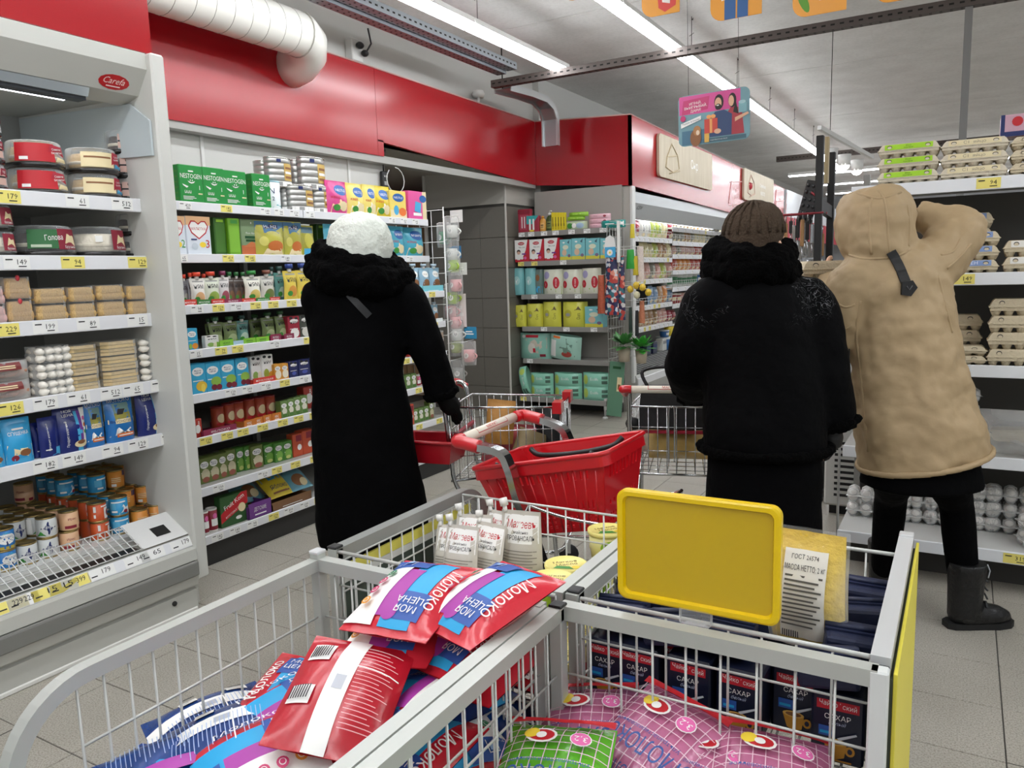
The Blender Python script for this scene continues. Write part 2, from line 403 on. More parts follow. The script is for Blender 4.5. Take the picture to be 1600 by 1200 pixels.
# ------------------------------------------------------------ steel channels and duct under the ceiling
strut = M('#8f9499', .4, metal=.7); strut_d = M('#5c5450', .5, metal=.5); hole = M('#15130f', .8)
def channel(name, A, B, label, w=.09, h=.06, m=strut):
    A, B = Vector(A), Vector(B); d = (B-A).normalized(); s = d.cross(Vector((0, 0, 1))).normalized(); L = (B-A).length; up = Vector((0, 0, 1))
    mb = MB()
    def F(x, z, l): return A+d*l+s*x+up*z
    pr = [(-w/2, 0), (w/2, 0), (w/2, h), (w/2-.004, h), (w/2-.004, .004), (-w/2+.004, .004), (-w/2+.004, h), (-w/2, h)]
    mb.prism(pr, 0, L, m, F); o = mb.build(name); tag(o, label, 'channel')
    hb = MB(); n = int(L/.06)
    for i in range(n):
        l = .03+i*.06
        for sx in (-1, 1):
            e = s*(sx*(w/2+.0008))
            hb.add([A+d*(l+a)+e+up*(h*.5+c) for a, c in ((-.014, -.006), (.014, -.006), (.014, .006), (-.014, .006))], [(0, 1, 2, 3)], hole)
        for q in (-.5, .5):
            hb.add([A+d*(l+a)+s*(q*w*.45+c)-up*.0008 for a, c in ((-.008, -.007), (.008, -.007), (.008, .007), (-.008, .007))], [(0, 1, 2, 3)], hole)
    hb.build('slots', o, 'stuff'); return o
channel('steel_channel', (-3.42, -1, 3.17), (-3.42, 6.03, 3.17), 'grey perforated steel channel running above the red fascia, lamp side')
channel('steel_channel', (-3.525, -1, 3.15), (-3.525, 6.03, 3.15), 'grey perforated steel channel running above the red fascia, wall side')
channel('steel_channel', (-3.66, 6.1, 3.07), (3.5, 6.1, 3.07), 'brown slotted steel channel crossing under the whole ceiling', .07, .06, strut_d)
channel('steel_channel', (-3.66, 3.95, 3.25), (-2.5, 3.95, 3.25), 'short brown slotted channel crossing above the white duct', .08, .07, strut_d)
channel('steel_channel', (-2.9, 14.3, 3.23), (3.5, 14.3, 3.23), 'far dark steel channel crossing the ceiling beyond the boards', .08, .09, strut_d)
# curved tray end over the diaper corner
tb = MB(); P = [(-3.62, 6.2, 3.08), (-3.62, 6.6, 3.1), (-3.62, 6.9, 3.1), (-3.62, 7.05, 3.05), (-3.62, 7.12, 2.95), (-3.62, 7.12, 2.7)]
tb.tube([(-3.62, 6.2, 3.08), (-3.62, 6.2, 3.5)], .006, wire_m, 5); tb.tube(P, .1, M('#a7abad', .3, metal=.7), rect=(.16, .012)); 
for sx in (-.08, .08): tb.tube([(p[0]+sx, p[1], p[2]-.0) for p in P], .1, M('#c9cccd', .3, metal=.7), rect=(.012, .06))
tag(tb.build('cable_tray'), 'curved metal cable tray bending down behind the red corner', 'cable tray')
# white spiral duct with elbows
duct_m = M('#e4e2da', .3, coat=.3); band_m = M('#8d8f8f', .35, metal=.6); seam_m = M('#a9a69c', .5)
DX, DZ, DR = -3.70, 2.985, .135
pts = [(DX, 1.9, 3.5), (DX, 1.9, 3.25), (DX, 1.93, 3.12), (DX, 2.03, 3.02), (DX, 2.2, DZ)]+[(DX, 2.25+.25*i, DZ) for i in range(1, 7)]
pts += [(DX, 3.82, DZ), (DX-.03, 3.9, DZ-.02), (DX-.10, 3.97, DZ-.06), (DX-.20, 4.0, DZ-.10), (DX-.30, 4.0, DZ-.12)]
t = thing('ventilation_duct', 'fat white spiral ventilation duct hanging in front of the red fascia', 'duct', (0, 0, 0))
MB().tube(pts, DR, duct_m, 24).build('pipe', t)
sm = MB()
def ring(c, d, r, m, mb, tw=.004):
    c = Vector(c); d = Vector(d).normalized(); a = d.orthogonal().normalized(); b = d.cross(a)
    mb.tube([c+a*(r*math.cos(2*PI*k/24))+b*(r*math.sin(2*PI*k/24)) for k in range(24)], tw, m, 4, closed=True)
for i in range(13): ring((DX, 2.2+.125*i, DZ), (0, 1, .06), DR, seam_m, sm, .0025)
sm.build('spiral_seam', t)
bb = MB(); bb.tube([(DX, 2.43, DZ), (DX, 2.46, DZ)], DR+.004, band_m, 24); ring((DX, 3.81, DZ), (0, 1, 0), DR+.002, seam_m, bb, .006); bb.build('clamp_band', t)
MB().tube([(DX, 2.9, DZ+DR), (DX, 2.9, 3.5)], .004, wire_m, 5).build('hanger', t)

# small boxes on the wall above the fascia
t = thing('socket_box', 'small white socket box with a black plug above the fascia', 'socket', (-4.05, 4.72, 3.12))
MB().rbox(-.02, .05, -.06, .06, -.06, .1, M('#d9d9d5', .4), .006).build('housing', t)
mb = MB(); mb.blob((.075, 0, .05), (.03, .035, .025), M('#141414', .4)); mb.blob((.085, .04, .0), (.03, .03, .025), M('#141414', .4)); mb.tube([(.08, .05, 0), (.1, .1, .08), (.06, .12, .2)], .007, M('#141414', .4)); mb.build('plug', t)
t = thing('smoke_sensor', 'round white sensor on a stub above the red fascia', 'sensor', (-4.0, 6.4, 3.02))
MB().lathe([(0, -.02), (.05, -.02), (.06, .01), (.045, .04), (0, .05)], M('#e6e6e2', .4), 14, (0, 0, .09)).build('head', t)
MB().tube([(0, 0, -.0), (0, 0, .08)], .014, M('#e6e6e2', .4)).build('stub', t)
tag(MB().tube([(-.05, 6.1, 3.074), (-.05, 6.1, 1.2)], .02, M('#7d7c7a', .5), rect=(.045, .045)).build('hanging_post'), 'slim grey square post hanging behind the egg cartons', 'post')
# ------------------------------------------------------------ shop fixtures
white = M('#dfe0e2', .4); rail_w = M('#e6e7ea', .35); grey_f = M('#bdbdb6', .45); grey_l = M('#cfcfc9', .45); black = M('#0c0c0c', .5); shadow_in = M('#6a6862', .6)
shelf_w = M('#d4d3cf', .4); tag_w = M('#f1f1ee', .4); tag_y = M('#f0e27a', .4); ink = M('#1c1c1e', .6); rail_g = M('#8f8d88', .45)
PR = ['179', '319', '429', '15', '129', '61', '229', '182', '79', '399', '512', '199', '149', '126', '139', '65', '89', '94']
def price_tag(parent, F, c, z, w, h, yellow, k, flip=1):
    mb = MB(); mb.decal(F, [('r', c-w/2, z-h/2, c+w/2, z+h/2, tag_y if yellow else tag_w, (1, 1)),
                            ('t', PR[k % len(PR)], c+w*.2, z+h*.06, h*.42, ink, w*.5),
                            ('r', c+w*.05, z-h*.34, c+w*.35, z-h*.26, ink, (1, 1)), ('r', c-w*.42, z+h*.2, c-w*.15, z+h*.3, ink, (1, 1))], .0012)
    mb.build('price_tag', parent)
def shelf_x(parent, xb, xf, y0, y1, z, rail=.042, mp=shelf_w, mr=rail_w, tags=(), label=None, thick=.02):
    mb = MB(); mb.box(xb, xf-.004, y0, y1, z-thick, z, mp); mb.rbox(xf-.012, xf, y0, y1, z-rail, z+.006, mr, .002)
    o = mb.build('shelf', parent, label=label)
    F = lambda y, zz, q: (xf+q, y, zz)
    for i, (y, w, ye) in enumerate(tags): price_tag(o, F, y, z-rail/2+.003, w, rail*.92, ye, i*5+int(z*100))
    return o
def shelf_y(parent, yb, yf, x0, x1, z, rail=.042, mp=shelf_w, mr=rail_w, tags=(), thick=.02):
    mb = MB(); mb.box(x0, x1, yf+.004, yb, z-thick, z, mp); mb.rbox(x0, x1, yf, yf+.012, z-rail, z+.006, mr, .002)
    o = mb.build('shelf', parent)
    F = lambda x, zz, q: (x, yf-q, zz)
    for i, (x, w, ye) in enumerate(tags): price_tag(o, F, x, z-rail/2+.003, w, rail*.92, ye, i*5+int(z*100))
    return o
def wire_panel(name, parent, O, A, B, na, nb, r, m, rim=None, skip_rim=False):
    # grid of wires spanning O, O+A, O+B; na wires along B, nb along A
    O, A, B = Vector(O), Vector(A), Vector(B); mb = MB()
    for i in range(na+1): mb.tube([O+A*(i/na), O+A*(i/na)+B], r, m, 5)
    for j in range(nb+1): mb.tube([O+B*(j/nb), O+B*(j/nb)+A], r if 0 < j < nb or not rim else rim, m, 5)
    return mb.build(name, parent)

# ---- the open cooler by the camera
FX = -3.05
fr = thing('open_cooler', 'grey open cooler with cakes, pouches and tins beside the baby shelves', 'cooler', (0, 0, 0))
Y0, Y1 = -.9, 2.14
mb = MB(); mb.rbox(-3.98, -2.9, Y1, 2.205, .14, 2.385, grey_l, .008); mb.box(-3.9, -2.98, Y1+.005, 2.2, 0, .14, grey_f); mb.build('end_panel', fr)
mb = MB(); mb.box(-3.98, -3.9, Y0, Y1, 0, 2.38, M('#a8a9a6', .5)); hb = MB()
for i in range(60):
    for z in (1.97, 2.03, 1.22, .74):
        hb.add([(-3.899, Y0+.05*i+a, z+b) for a, b in ((0, 0), (.025, .004), (.025, .009), (0, .005))], [(0, 1, 2, 3)], black)
o = mb.build('back_panel', fr); hb.build('vent_slots', o, 'stuff')
prof = [(-3.9, 0), (-2.925, 0), (-2.91, .018), (-2.91, .1), (-2.925, .104), (-2.925, .118), (-2.9, .122), (-2.89, .165), (-2.90, .168), (-2.90, .236), (-2.888, .24), (-2.895, .288), (-2.915, .296), (-2.935, .342), (-3.07, .36), (-3.9, .36)]
yf = lambda x, z, h: (x, h, z)
mb = MB(); mb.prism(prof, Y0, Y1, grey_f, yf); o = mb.build('base', fr)
MB().rbox(-2.905, -2.876, Y0, Y1-.002, .168, .236, M('#7d7d79', .4), .008, seg=2).build('bumper', fr, label='dark grey bumper strip')
MB().rbox(-2.93, -2.905, Y0, Y1-.004, .0, .02, M('#e2e1db', .4), .004).build('kick_strip', fr)
MB().lathe([(0, 0), (.011, 0), (.011, .006), (0, .007)], M('#1d1d1c', .5), 12, (-2.91, 2.02, .075), axis='x').build('screw_cap', fr)
mb = MB(); mb.add([(-2.9145, Y0, .299), (-2.9345, Y0, .341), (-2.9345, Y1, .341), (-2.9145, Y1, .299)], [(0, 3, 2, 1)], rail_w); o = mb.build('price_rail', fr)
FR = lambda y, t, q: (-2.9145-.02*t+q*.9, y, .299+.042*t+q*.4)
for i, (py, ye) in enumerate(((160, 0), (75, 1), (20, 1), (120, 1), (215, 0), (240, 0), (285, 0), (100, 0), (38, 0))):
    y = solve(py, True, 'y', x=-2.92, z=.32); mbp = MB()
    mbp.decal(FR, [('r', y-.055, .05, y+.055, .95, tag_y if ye else tag_w, (1, 1)), ('t', PR[i*3 % 18], y+.02, .6, .42, ink, .035), ('r', y-.045, .3, y-.02, .4, ink, (1, 1))], .001); mbp.build('price_tag', o)
# sloped white return-air grille
gw = M('#e4e4e2', .4); mb = MB()
gA, gB = Vector((-2.938, 0, .352)), Vector((-3.075, 0, .428))
for j in range(6):
    p = gA.lerp(gB, j/5); mb.tube([(p.x, Y0, p.z), (p.x, Y1-.22, p.z)], .0028, gw, 4)
n = int((Y1-.22-Y0)/.032)
for i in range(n+1):
    y = Y0+.032*i; mb.tube([(gA.x, y, gA.z), (gB.x, y, gB.z), (gB.x-.012, y, gB.z-.0), (gB.x-.012, y, .37)], .0024, gw, 4)
mb.build('air_grille', fr)
MB().box(-3.07, -2.945, Y0, Y1-.23, .345, .352, black).build('air_slot', fr)
mb = MB(); mb.add([(-2.936, Y1-.22, .35), (-2.936, Y1, .35), (-3.08, Y1, .432), (-3.08, Y1-.22, .432)], [(0, 1, 2, 3)], gw); mb.add([(-2.97, Y1-.13, .3707), (-2.97, Y1-.06, .3707), (-3.02, Y1-.06, .3992), (-3.02, Y1-.13, .3992)], [(0, 1, 2, 3)], black); mb.build('grille_end', fr)
# canopy with lamp and round emblem
can = [(-3.9, 2.385), (-2.935, 2.385), (-2.93, 2.32), (-3.0, 2.225), (-3.1, 2.2), (-3.2, 2.23), (-3.9, 2.25)]
MB().prism(can, Y0, Y1, grey_f, yf).build('canopy', fr)
mb = MB(); mb.prism([(-3.015, 2.19), (-3.0, 2.222), (-3.06, 2.222), (-3.075, 2.19)], Y0, 1.93, M('#c9d3da', .2, metal=.6), yf); o = mb.build('light_housing', fr)
mb = MB(); mb.box(-3.085, -3.03, Y0, 1.93, 2.178, 2.19, M('#2b3037', .4)); mb.build('light_cover', o)
MB().box(-3.135, -3.095, Y0, 1.9, 2.186, 2.192, M('#f5f8ff', .4, emit=9)).build('light_tube', o)
mb = MB(); cF = lambda y, t, q: (-3.0+.07*t+q*.8, y, 2.225+.095*t-q*.6)
mb.decal(cF, [('e', 2.02, .33, .066, .27, M('#b81f24', .3)), ('t', 'Carefa', 2.02, .38, .22, M('#f2d9d2', .4), .09, 0, .3), ('r', 1.99, .16, 2.05, .2, M('#f2d9d2', .4))], .001)
mb.build('emblem', fr, label='oval red emblem')
# inner side upper reflector panel
mb = MB(); mb.prism([(-3.88, 2.24), (-3.05, 2.2), (-2.93, 2.12), (-2.93, 1.98), (-3.88, 2.02)], Y1-.012, Y1-.002, M('#c3cdd0', .25), lambda x, z, h: (x, h, z)); mb.build('side_reflector', fr)
FRZ = [at(0, p, 'x', FX).z for p in (297, 401, 507, 632, 734)]
ftags = [[(10, 1), (120, 0), (190, 0)], [(25, 0), (113, 1), (215, 1)], [(8, 1), (70, 0), (137, 0), (214, 0)], [(15, 1), (70, 0), (122, 0), (173, 0), (207, 0), (250, 0)], [(70, 0), (115, 0), (175, 0), (215, 0), (265, 0)]]
for z, tg in zip(FRZ, ftags):
    tags = [(solve(p, True, 'y', x=FX, z=z), .095, ye) for p, ye in tg]
    shelf_x(fr, -3.9, FX, Y0, Y1, z, .05, tags=tags)
DECK_Z = .372
MB().box(-3.9, -3.08, Y0, Y1, .352, DECK_Z, gw).build('deck', fr)

# ---- baby food shelves
GBX, GY0, GY1 = -4.03, 2.22, 4.75
GP = [(272.8, 327.6), (281.5, 410.8), (289.4, 491.9), (295.5, 561.9), (302.7, 631.3), (309.7, 699), (316.7, 777.2), (324.8, 851.9)]
GX = [-3.44, -3.44, -3.32, -3.32, -3.32, -3.32, -3.32, -3.30]
GZ = [at(p[0], p[1], 'x', x).z+.04 for p, x in zip(GP, GX)]
ba = thing('baby_food_shelf', 'white shop shelving packed with baby food beside the open cooler', 'shelving', (0, 0, 0))
MB().box(GBX-.02, GBX, GY0, GY1, .05, 1.62, M('#5d5c58', .6)).build('back_panel', ba)
for y in (GY0, (GY0+GY1)/2, GY1-.03): MB().box(GBX, GBX+.04, y, y+.03, 0, 2.05 if y > 4 else 1.9, M('#c9c9c6', .5)).build('upright', ba)
rd = random.Random(3)
for i, (x, z) in enumerate(zip(GX, GZ)):
    tags = []; y = GY0+.1
    while y < GY1-.1:
        if rd.random() < .8: tags.append((y, .075, rd.random() < (.75 if i in (2, 5, 6) else .3)))
        y += .1+rd.random()*.06
    yy = [GY0+.005, 3.485, GY1]
    for a, b in zip(yy, yy[1:]): shelf_x(ba, GBX, x, a, b-.004, z, .04, tags=[t for t in tags if a+.05 < t[0] < b-.05], mp=M('#b9b8b3', .45))
MB().box(GBX, GX[7]-.02, GY0, GY1, 0, GZ[7]-.042, M('#2e2d2b', .7)).build('plinth', ba)

# ---- diaper shelves at the end of the cooler row
DX0, DX1, DYB = -3.985, -3.0, 7.43
DP = [(808.3, 371.3), (809.7, 416.7), (810, 468), (810, 517.7), (810.2, 567.2), (805.7, 625.9)]
DY = [7.08, 7.08, 7.08, 7.08, 7.08, 6.98]
DZS = [at(p[0], p[1], 'y', y).z+.045 for p, y in zip(DP, DY)]
di = thing('diaper_shelf', 'grey shop shelving with diapers and wipes beside the tiled corner', 'shelving', (0, 0, 0))
MB().box(DX0, DX1, DYB, DYB+.02, .08, 2.3, M('#a5a19a', .6)).build('back_panel', di)
MB().box(DX0-.0, DX0+.02, 7.22, DYB, .08, 1.86, M('#77736c', .6)).build('side_panel', di)
for i, (y, z) in enumerate(zip(DY, DZS)):
    px = [[(815, 0), (830, 0), (850, 0), (868, 0), (893, 0), (917, 0), (942, 0)], [(814, 1), (835, 1), (880, 0)], [(835, 0), (873, 0), (903, 0)], [(850, 0), (885, 0), (928, 0)], [(828, 0)], [(818, 1), (879, 1)]][i]
    tags = [(solve(p, True, 'x', y=y, z=z), .07, ye) for p, ye in px]
    shelf_y(di, DYB, y, DX0, DX1, z, .045, M('#8d8a84', .5), rail_g, tags)
mb = MB(); mb.box(DX1-.03, DX1, 6.99, DYB, .09, .2, M('#c2c0ba', .5)); mb.box(DX0, DX1, DYB-.05, DYB, 0, .1, M('#3a3936', .7))
for x in (DX1-.03, DX0+.03): mb.tube([(x, 7.02, 0), (x, 7.02, .1)], .012, M('#b9b9b6', .4, metal=.6), 6); mb.lathe([(.03, 0), (.03, .008), (.012, .02)], M('#cfcfcb', .4), 10, (x, 7.02, 0))
mb.build('base', di)
wire_panel('end_grid', di, (DX1+.02, 7.0, .2), (0, .42, 0), (0, 0, 1.68), 6, 17, .003, M('#c9c9c6', .35, metal=.5))

# ---- cheese cooler row
CX = -3.08
ch = thing('cheese_cooler', 'long grey wall cooler full of cheese and dairy packs under the red fascia', 'cooler', (0, 0, 0))
MB().box(-3.99, -2.915, 7.47, 7.53, 0, 2.286, M('#b4b0a8', .55)).rbox(-2.925, -2.895, 7.46, 7.54, .3, 2.284, M('#e0e0dd', .4), .004).build('end_panel', ch)
MB().box(-3.98, -3.9, 7.53, 15, 0, 2.2, M('#5a5955', .6)).build('back_panel', ch)
cp = [(-3.9, 2.24), (-2.93, 2.24), (-2.92, 2.13), (-3.0, 1.99), (-3.06, 1.985), (-3.2, 2.12), (-3.9, 2.16)]
for k, (a, b) in enumerate(((7.54, 11.3), (11.32, 15))):
    MB().prism(cp, a, b, M('#c3c7ca', .35), yf).build('canopy', ch)
    MB().box(-3.12, -3.07, a+.3, b-.2, 1.992, 1.998, M('#f5f8ff', .4, emit=5)).build('light_tube', ch)
mb = MB(); mb.decal(lambda y, t, q: (-3.0+.08*t+q, y, 1.99+.14*t-q*.5), [('t', 'ICEW', 7.78, .72, .26, M('#1b1d22', .5), .16, 0, .35)], .002); mb.build('emblem', ch)
mb = MB(); mb.add([(-3.3, 7.535, 2.1), (-2.96, 7.535, 1.95), (-2.98, 7.535, 1.7), (-3.8, 7.535, 1.75), (-3.8, 7.535, 2.1)], [(0, 1, 2, 3, 4)], M('#8e9494', .4)); mb.build('side_reflector', ch)
cprof = [(-3.9, 0), (-2.95, 0), (-2.93, .1), (-2.9, .14), (-2.87, .24), (-2.87, .33), (-2.89, .37), (-3.1, .46), (-3.14, .46), (-3.9, .4)]
MB().prism(cprof, 7.5, 15, M('#b9bab6', .45), yf).build('base', ch)
MB().rbox(-2.878, -2.86, 7.5, 15, .26, .34, rail_w, .004).build('price_rail', ch)
mb = MB()
for j in range(9):
    q = j/8; mb.box(-2.905-.2*q-.006, -2.905-.2*q+.006, 7.56, 15, .381+.085*q, .386+.085*q, M('#2f3133', .5))
mb.build('air_slots', ch, 'stuff')
CB1 = [(995, 370), (1010, 403), (1012, 437), (1008, 478), (1000, 513)]
CB2 = [(1052, 355), (1052, 377), (1052, 398), (1052, 423), (1050, 450), (1052, 476)]
yb = solve(1051, True, 'y', x=CX, z=1.3)
CZ1 = [at(*p, 'x', CX).z for p in CB1]; CZ2 = [at(*p, 'x', CX).z for p in CB2]
def tags_row(a, b, st, pr_y, seed):
    q = random.Random(seed); out = []; y = a
    while y < b: out.append((y, .07, q.random() < pr_y)); y += st
    return out
for i, z in enumerate(CZ1): shelf_x(ch, -3.9, CX, 7.56, yb-.01, z, .05, tags=tags_row(7.8, yb-.1, .16, .2, i))
for i, z in enumerate(CZ2): shelf_x(ch, -3.9, CX, yb+.01, 14.9, z, .05, tags=tags_row(yb+.2, 13, .3, .1, i+9))
# front wire fences on the shelves
fm = M('#d9d9d6', .4, metal=.3)
for (zs, a, b) in ((CZ1, 7.6, yb-.02), (CZ2, yb+.02, 13.5)):
    for z in zs:
        mb = MB(); mb.tube([(CX-.004, a, z+.05), (CX-.004, b, z+.05)], .0025, fm, 4); mb.tube([(CX-.004, a, z+.085), (CX-.004, b, z+.085)], .0025, fm, 4)
        y = a
        while y < b: mb.tube([(CX-.004, y, z), (CX-.004, y, z+.085)], .002, fm, 4); y += .09
        mb.build('shelf_fence', ch)

# ---- egg shelf
EX0, EX1, EYB = -.47, 1.9, 4.5
EP = [(1500, 281.5), (1540, 428), (1560, 573.5), (1560, 717), (1340, 834)]
EY = [3.98, 3.98, 3.98, 3.95, 3.84]
EZ = [at(*p, 'y', y).z for p, y in zip(EP, EY)]
eg = thing('egg_shelf', 'white metal shelving stacked with egg cartons at the end of the hall', 'shelving', (0, 0, 0))
MB().box(EX0, EX1, EYB, EYB+.02, .1, EZ[0]-.03, M('#55534f', .6)).build('back_panel', eg)
for x in (EX0, .45, EX1): MB().box(x, x+.03, EYB-.05, EYB, 0, 1.9, M('#8a8985', .5)).build('upright', eg)
mb = MB()
mb.tube([(EX0-.01, 3.92, .02), (EX0-.01, 3.92, 1.0), (EX0-.01, EYB-.02, 1.02)], .006, M('#b5b5b3', .35, metal=.5)); mb.tube([(EX0-.01, 3.86, 0), (EX0-.01, 3.9, .14)], .012, M('#b5b5b3', .35, metal=.5)); mb.lathe([(.03, 0), (.028, .012), (.012, .03)], M('#a9a9a5', .5), 10, (EX0-.01, 3.86, 0))
mb.build('side_wire', eg)
etags = [[(1545, 1)], [(1505, 1)], [], [], [(1587, 1)]]
for i, (y, z) in enumerate(zip(EY, EZ)):
    tags = [(solve(p, True, 'x', y=y, z=z), .09, ye) for p, ye in etags[i]]
    shelf_y(eg, EYB, y, EX0, EX1, z, .048, M('#c9c9c6', .3) if i == 4 else M('#b3b2ad', .4), M('#eef1f5', .3), tags)
MB().box(EX0+.02, EX1, 4.0, EYB, 0, EZ[4]-.05, M('#3c3a37', .7)).build('plinth', eg)

# ---- black rack with hanging kitchen tools
rk = thing('tool_rack', 'tall black metal rack hung with kitchen tools behind the women', 'rack', (0, 0, 0))
bk = M('#141414', .5)
for px, d, top in ((1277, 4.5, 212), (1295.5, 4.75, 238)):
    P = EYE+ray(px, 414)*d; z = solve(top, False, 'z', x=P.x, y=P.y)
    MB().rbox(P.x-.02, P.x+.02, P.y-.02, P.y+.02, 0, z, bk, .003).build('post', rk)
    if px == 1277: RKX, RKY = P.x, P.y
    else: RKX2, RKY2 = P.x, P.y
MB().tube([(RKX, RKY, 1.79), (RKX2, RKY2, 1.76)], .02, bk, rect=(.03, .07)).build('cross_bar', rk)
MB().tube([(RKX+.02, RKY+.12, 2.18), (RKX+.02, RKY+.12, 1.92)], .02, wood_mat('pale_wood', '#c9b78f', '#a8946c'), rect=(.05, .02)).build('sign_board', rk)
MB().tube([(RKX, RKY+.1, .02), (RKX2, RKY2, .02)], .02, bk, rect=(.04, .04)).tube([(-1.15, RKY+.15, .02), (-.7, RKY+.15, .02)], .02, bk, rect=(.04, .04)).rbox(-1.17, -1.13, RKY+.13, RKY+.17, 0, 1.8, bk, .003).build('foot_frame', rk)
rodm = M('#8e2430', .4)
rods = [(RKY-.02, 1.745), (RKY+.12, 1.75), (RKY+.27, 1.76)]
mb = MB()
for y, z in rods: mb.tube([(-1.15, y+.02, z), (RKX+.03, y, z)], .006, rodm, 6)
mb.tube([(-1.15, RKY-.02, 1.745), (-1.15, RKY+.3, 1.76)], .008, bk)
mb.build('hanging_rods', rk)
mb = MB()
for q in range(5): mb.tube([Vector((RKX, RKY, 1.83)).lerp(Vector((RKX2, RKY2, 1.80)), .1+.2*q), Vector((RKX-.05, RKY, 1.87)).lerp(Vector((RKX2-.05, RKY2, 1.84)), .1+.2*q)], .006, rodm, 6)
mb.build('pegs', rk)

# ---- white chest cooler with louvres between rack and egg shelf
cc = thing('chest_cooler', 'pale chest cooler with a dark louvred vent beside the egg shelf', 'cooler', (0, 0, 0))
MB().rbox(-.655, -.06, 4.7, 5.4, .06, .93, M('#c4c4bf', .45), .012).rbox(-.66, -.05, 4.68, 5.41, .62, .7, M('#d2d2cd', .4), .02, seg=2).build('body', cc)
mb = MB()
for k in range(10): mb.add([(-.6, 4.698, .12+.034*k), (-.2, 4.698, .12+.034*k), (-.2, 4.698, .136+.034*k), (-.6, 4.698, .136+.034*k)], [(0, 1, 2, 3)], black)
mb.build('vent_louvres', cc)
MB().box(-.63, -.1, 4.75, 5.36, 0, .06, black).build('foot_plinth', cc)
# ------------------------------------------------------------ kinds of goods
def P_(h): return M(h, .38)
foil = lambda h: M(h, .28, coat=.2, bump=.12, bscale=45)
paperm = lambda h: M(h, .5)
W_ = paperm('#f3f2ee'); BK = paperm('#1a1a1c'); NAVY = paperm('#1d2c63'); RED = paperm('#c01c28'); YEL = paperm('#f1d23a'); GRN = paperm('#3f8f3a'); LIME = paperm('#9ccb35')
SKY = paperm('#48a9d6'); TEAL = paperm('#3aa6a8'); ORA = paperm('#e2742b'); PNK = paperm('#e06aa8'); CRM = paperm('#ead9ac'); BRN = paperm('#8a5a34'); PUR = paperm('#6c3590'); GRY = paperm('#9a9a98'); MAR = paperm('#8a1f34')
tin = M('#c9c7c0', .25, metal=.9); goldtin = M('#a8925e', .3, metal=.9)

def front_print(F, shapes, name='printed_front'):
    return (name, MB().decal(F, shapes).mesh(name), [])
def k_box(key, name, cat, W, D, H, col, shapes, side=None, desc='', extra=()):
    b = MB().rbox(-W/2, W/2, -D/2, D/2, 0, H, P_(col), min(.004, W*.05)).mesh(name)
    parts = [front_print(flat_front(W, D), shapes)] if shapes else []
    if side:
        parts.append(('printed_side', MB().decal(lambda x, z, o: (-W/2-o, -x, z), side).mesh('printed_side'), []))
    kind(key, name, cat, (W, D, H), b, parts+list(extra), desc)
def pouch_prof(v, style):
    if style == 'stand': return .72+.28*math.sin(PI*min(1, v*1.25)) if v < .4 else max(.03, 1-((v-.4)/.55)**1.6) if v < .95 else .03
    if style == 'pillow': return max(.04, math.sin(PI*min(1, max(0, (v-.04)/.92)))**.55)
    return 1-.25*abs(2*v-1)**3
def pouch_F(W, D, H, style, taper=.0, waist=0., seed=0, wr=.0, back=False):
    ph = [random.Random(seed*7+i).uniform(0, 6.28) for i in range(6)]
    def F(x, z, o=0.):
        v = min(1, max(0, z/H)); s = max(-1, min(1, 2*x/W))
        wid = 1-taper*v-waist*math.sin(PI*v)**2
        t = D/2*pouch_prof(v, style)*max(.0, (1-abs(s)**3.0))**.8
        t += wr*D*(math.sin(9*s+5*v+ph[0])*math.sin(7*v+ph[1])+.6*math.sin(17*v+6*s+ph[2]))*(.3+abs(v-.5))*.5*(1-abs(s))
        t = max(t, .0008)
        return (x*wid, (t+o)*(1 if back else -1), z)
    return F
def pouch_mesh(name, W, D, H, m, style, taper=0, waist=0, seed=0, wr=.0, nu=12, nv=14, mback=None):
    mb = MB()
    for bk_ in (False, True):
        F = pouch_F(W, D, H, style, taper, waist, seed, wr, bk_)
        mb.surf(lambda u, v: F((u-.5)*W*(-1 if bk_ else 1), v*H), nu, nv, mback if (bk_ and mback) else m)
    if style == 'stand':
        F = pouch_F(W, D, H, style, taper, waist, seed, wr)
        n = nu; pts = [F((i/n-.5)*W, 0) for i in range(n+1)]; vs = [(p[0], p[1], 0.0005) for p in pts]+[(p[0], -p[1], 0.0005) for p in pts]
        mb.add(vs, [(i+1, i, n+1+i, n+2+i) for i in range(n)], m)
    return mb.mesh(name)
def cap_mesh(x, z, r, h, m, m2, tilt=0):
    c, s = math.cos(tilt), math.sin(tilt); mb = MB()
    mb.tube([(x, 0, z-.006), (x-s*h*.4, 0, z+c*h*.4)], r*.55, m2, 8); mb.tube([(x-s*h*.35, 0, z+c*h*.35), (x-s*h, 0, z+c*h)], r, m, 10)
    return mb.mesh('cap')
def k_pouch(key, name, cat, W, D, H, col, shapes, style='stand', cap=None, taper=0, waist=0, wr=.02, seed=1, desc='', seal=None):
    m = foil(col); b = pouch_mesh(name, W, D, H, m, style, taper, waist, seed, wr)
    F = pouch_F(W, D, H, style, taper, waist, seed, wr); parts = []
    if shapes: parts.append(front_print(F, shapes))
    if cap: parts.append(('cap', cap_mesh(cap[1]*W, H, cap[2], cap[3], P_(cap[0]), W_, cap[4] if len(cap) > 4 else 0), []))
    kind(key, name, cat, (W, D, H), b, parts, desc)
def cyl_F(R): return lambda x, z, o: ((R+o)*math.sin(x/R), -(R+o)*math.cos(x/R), z)
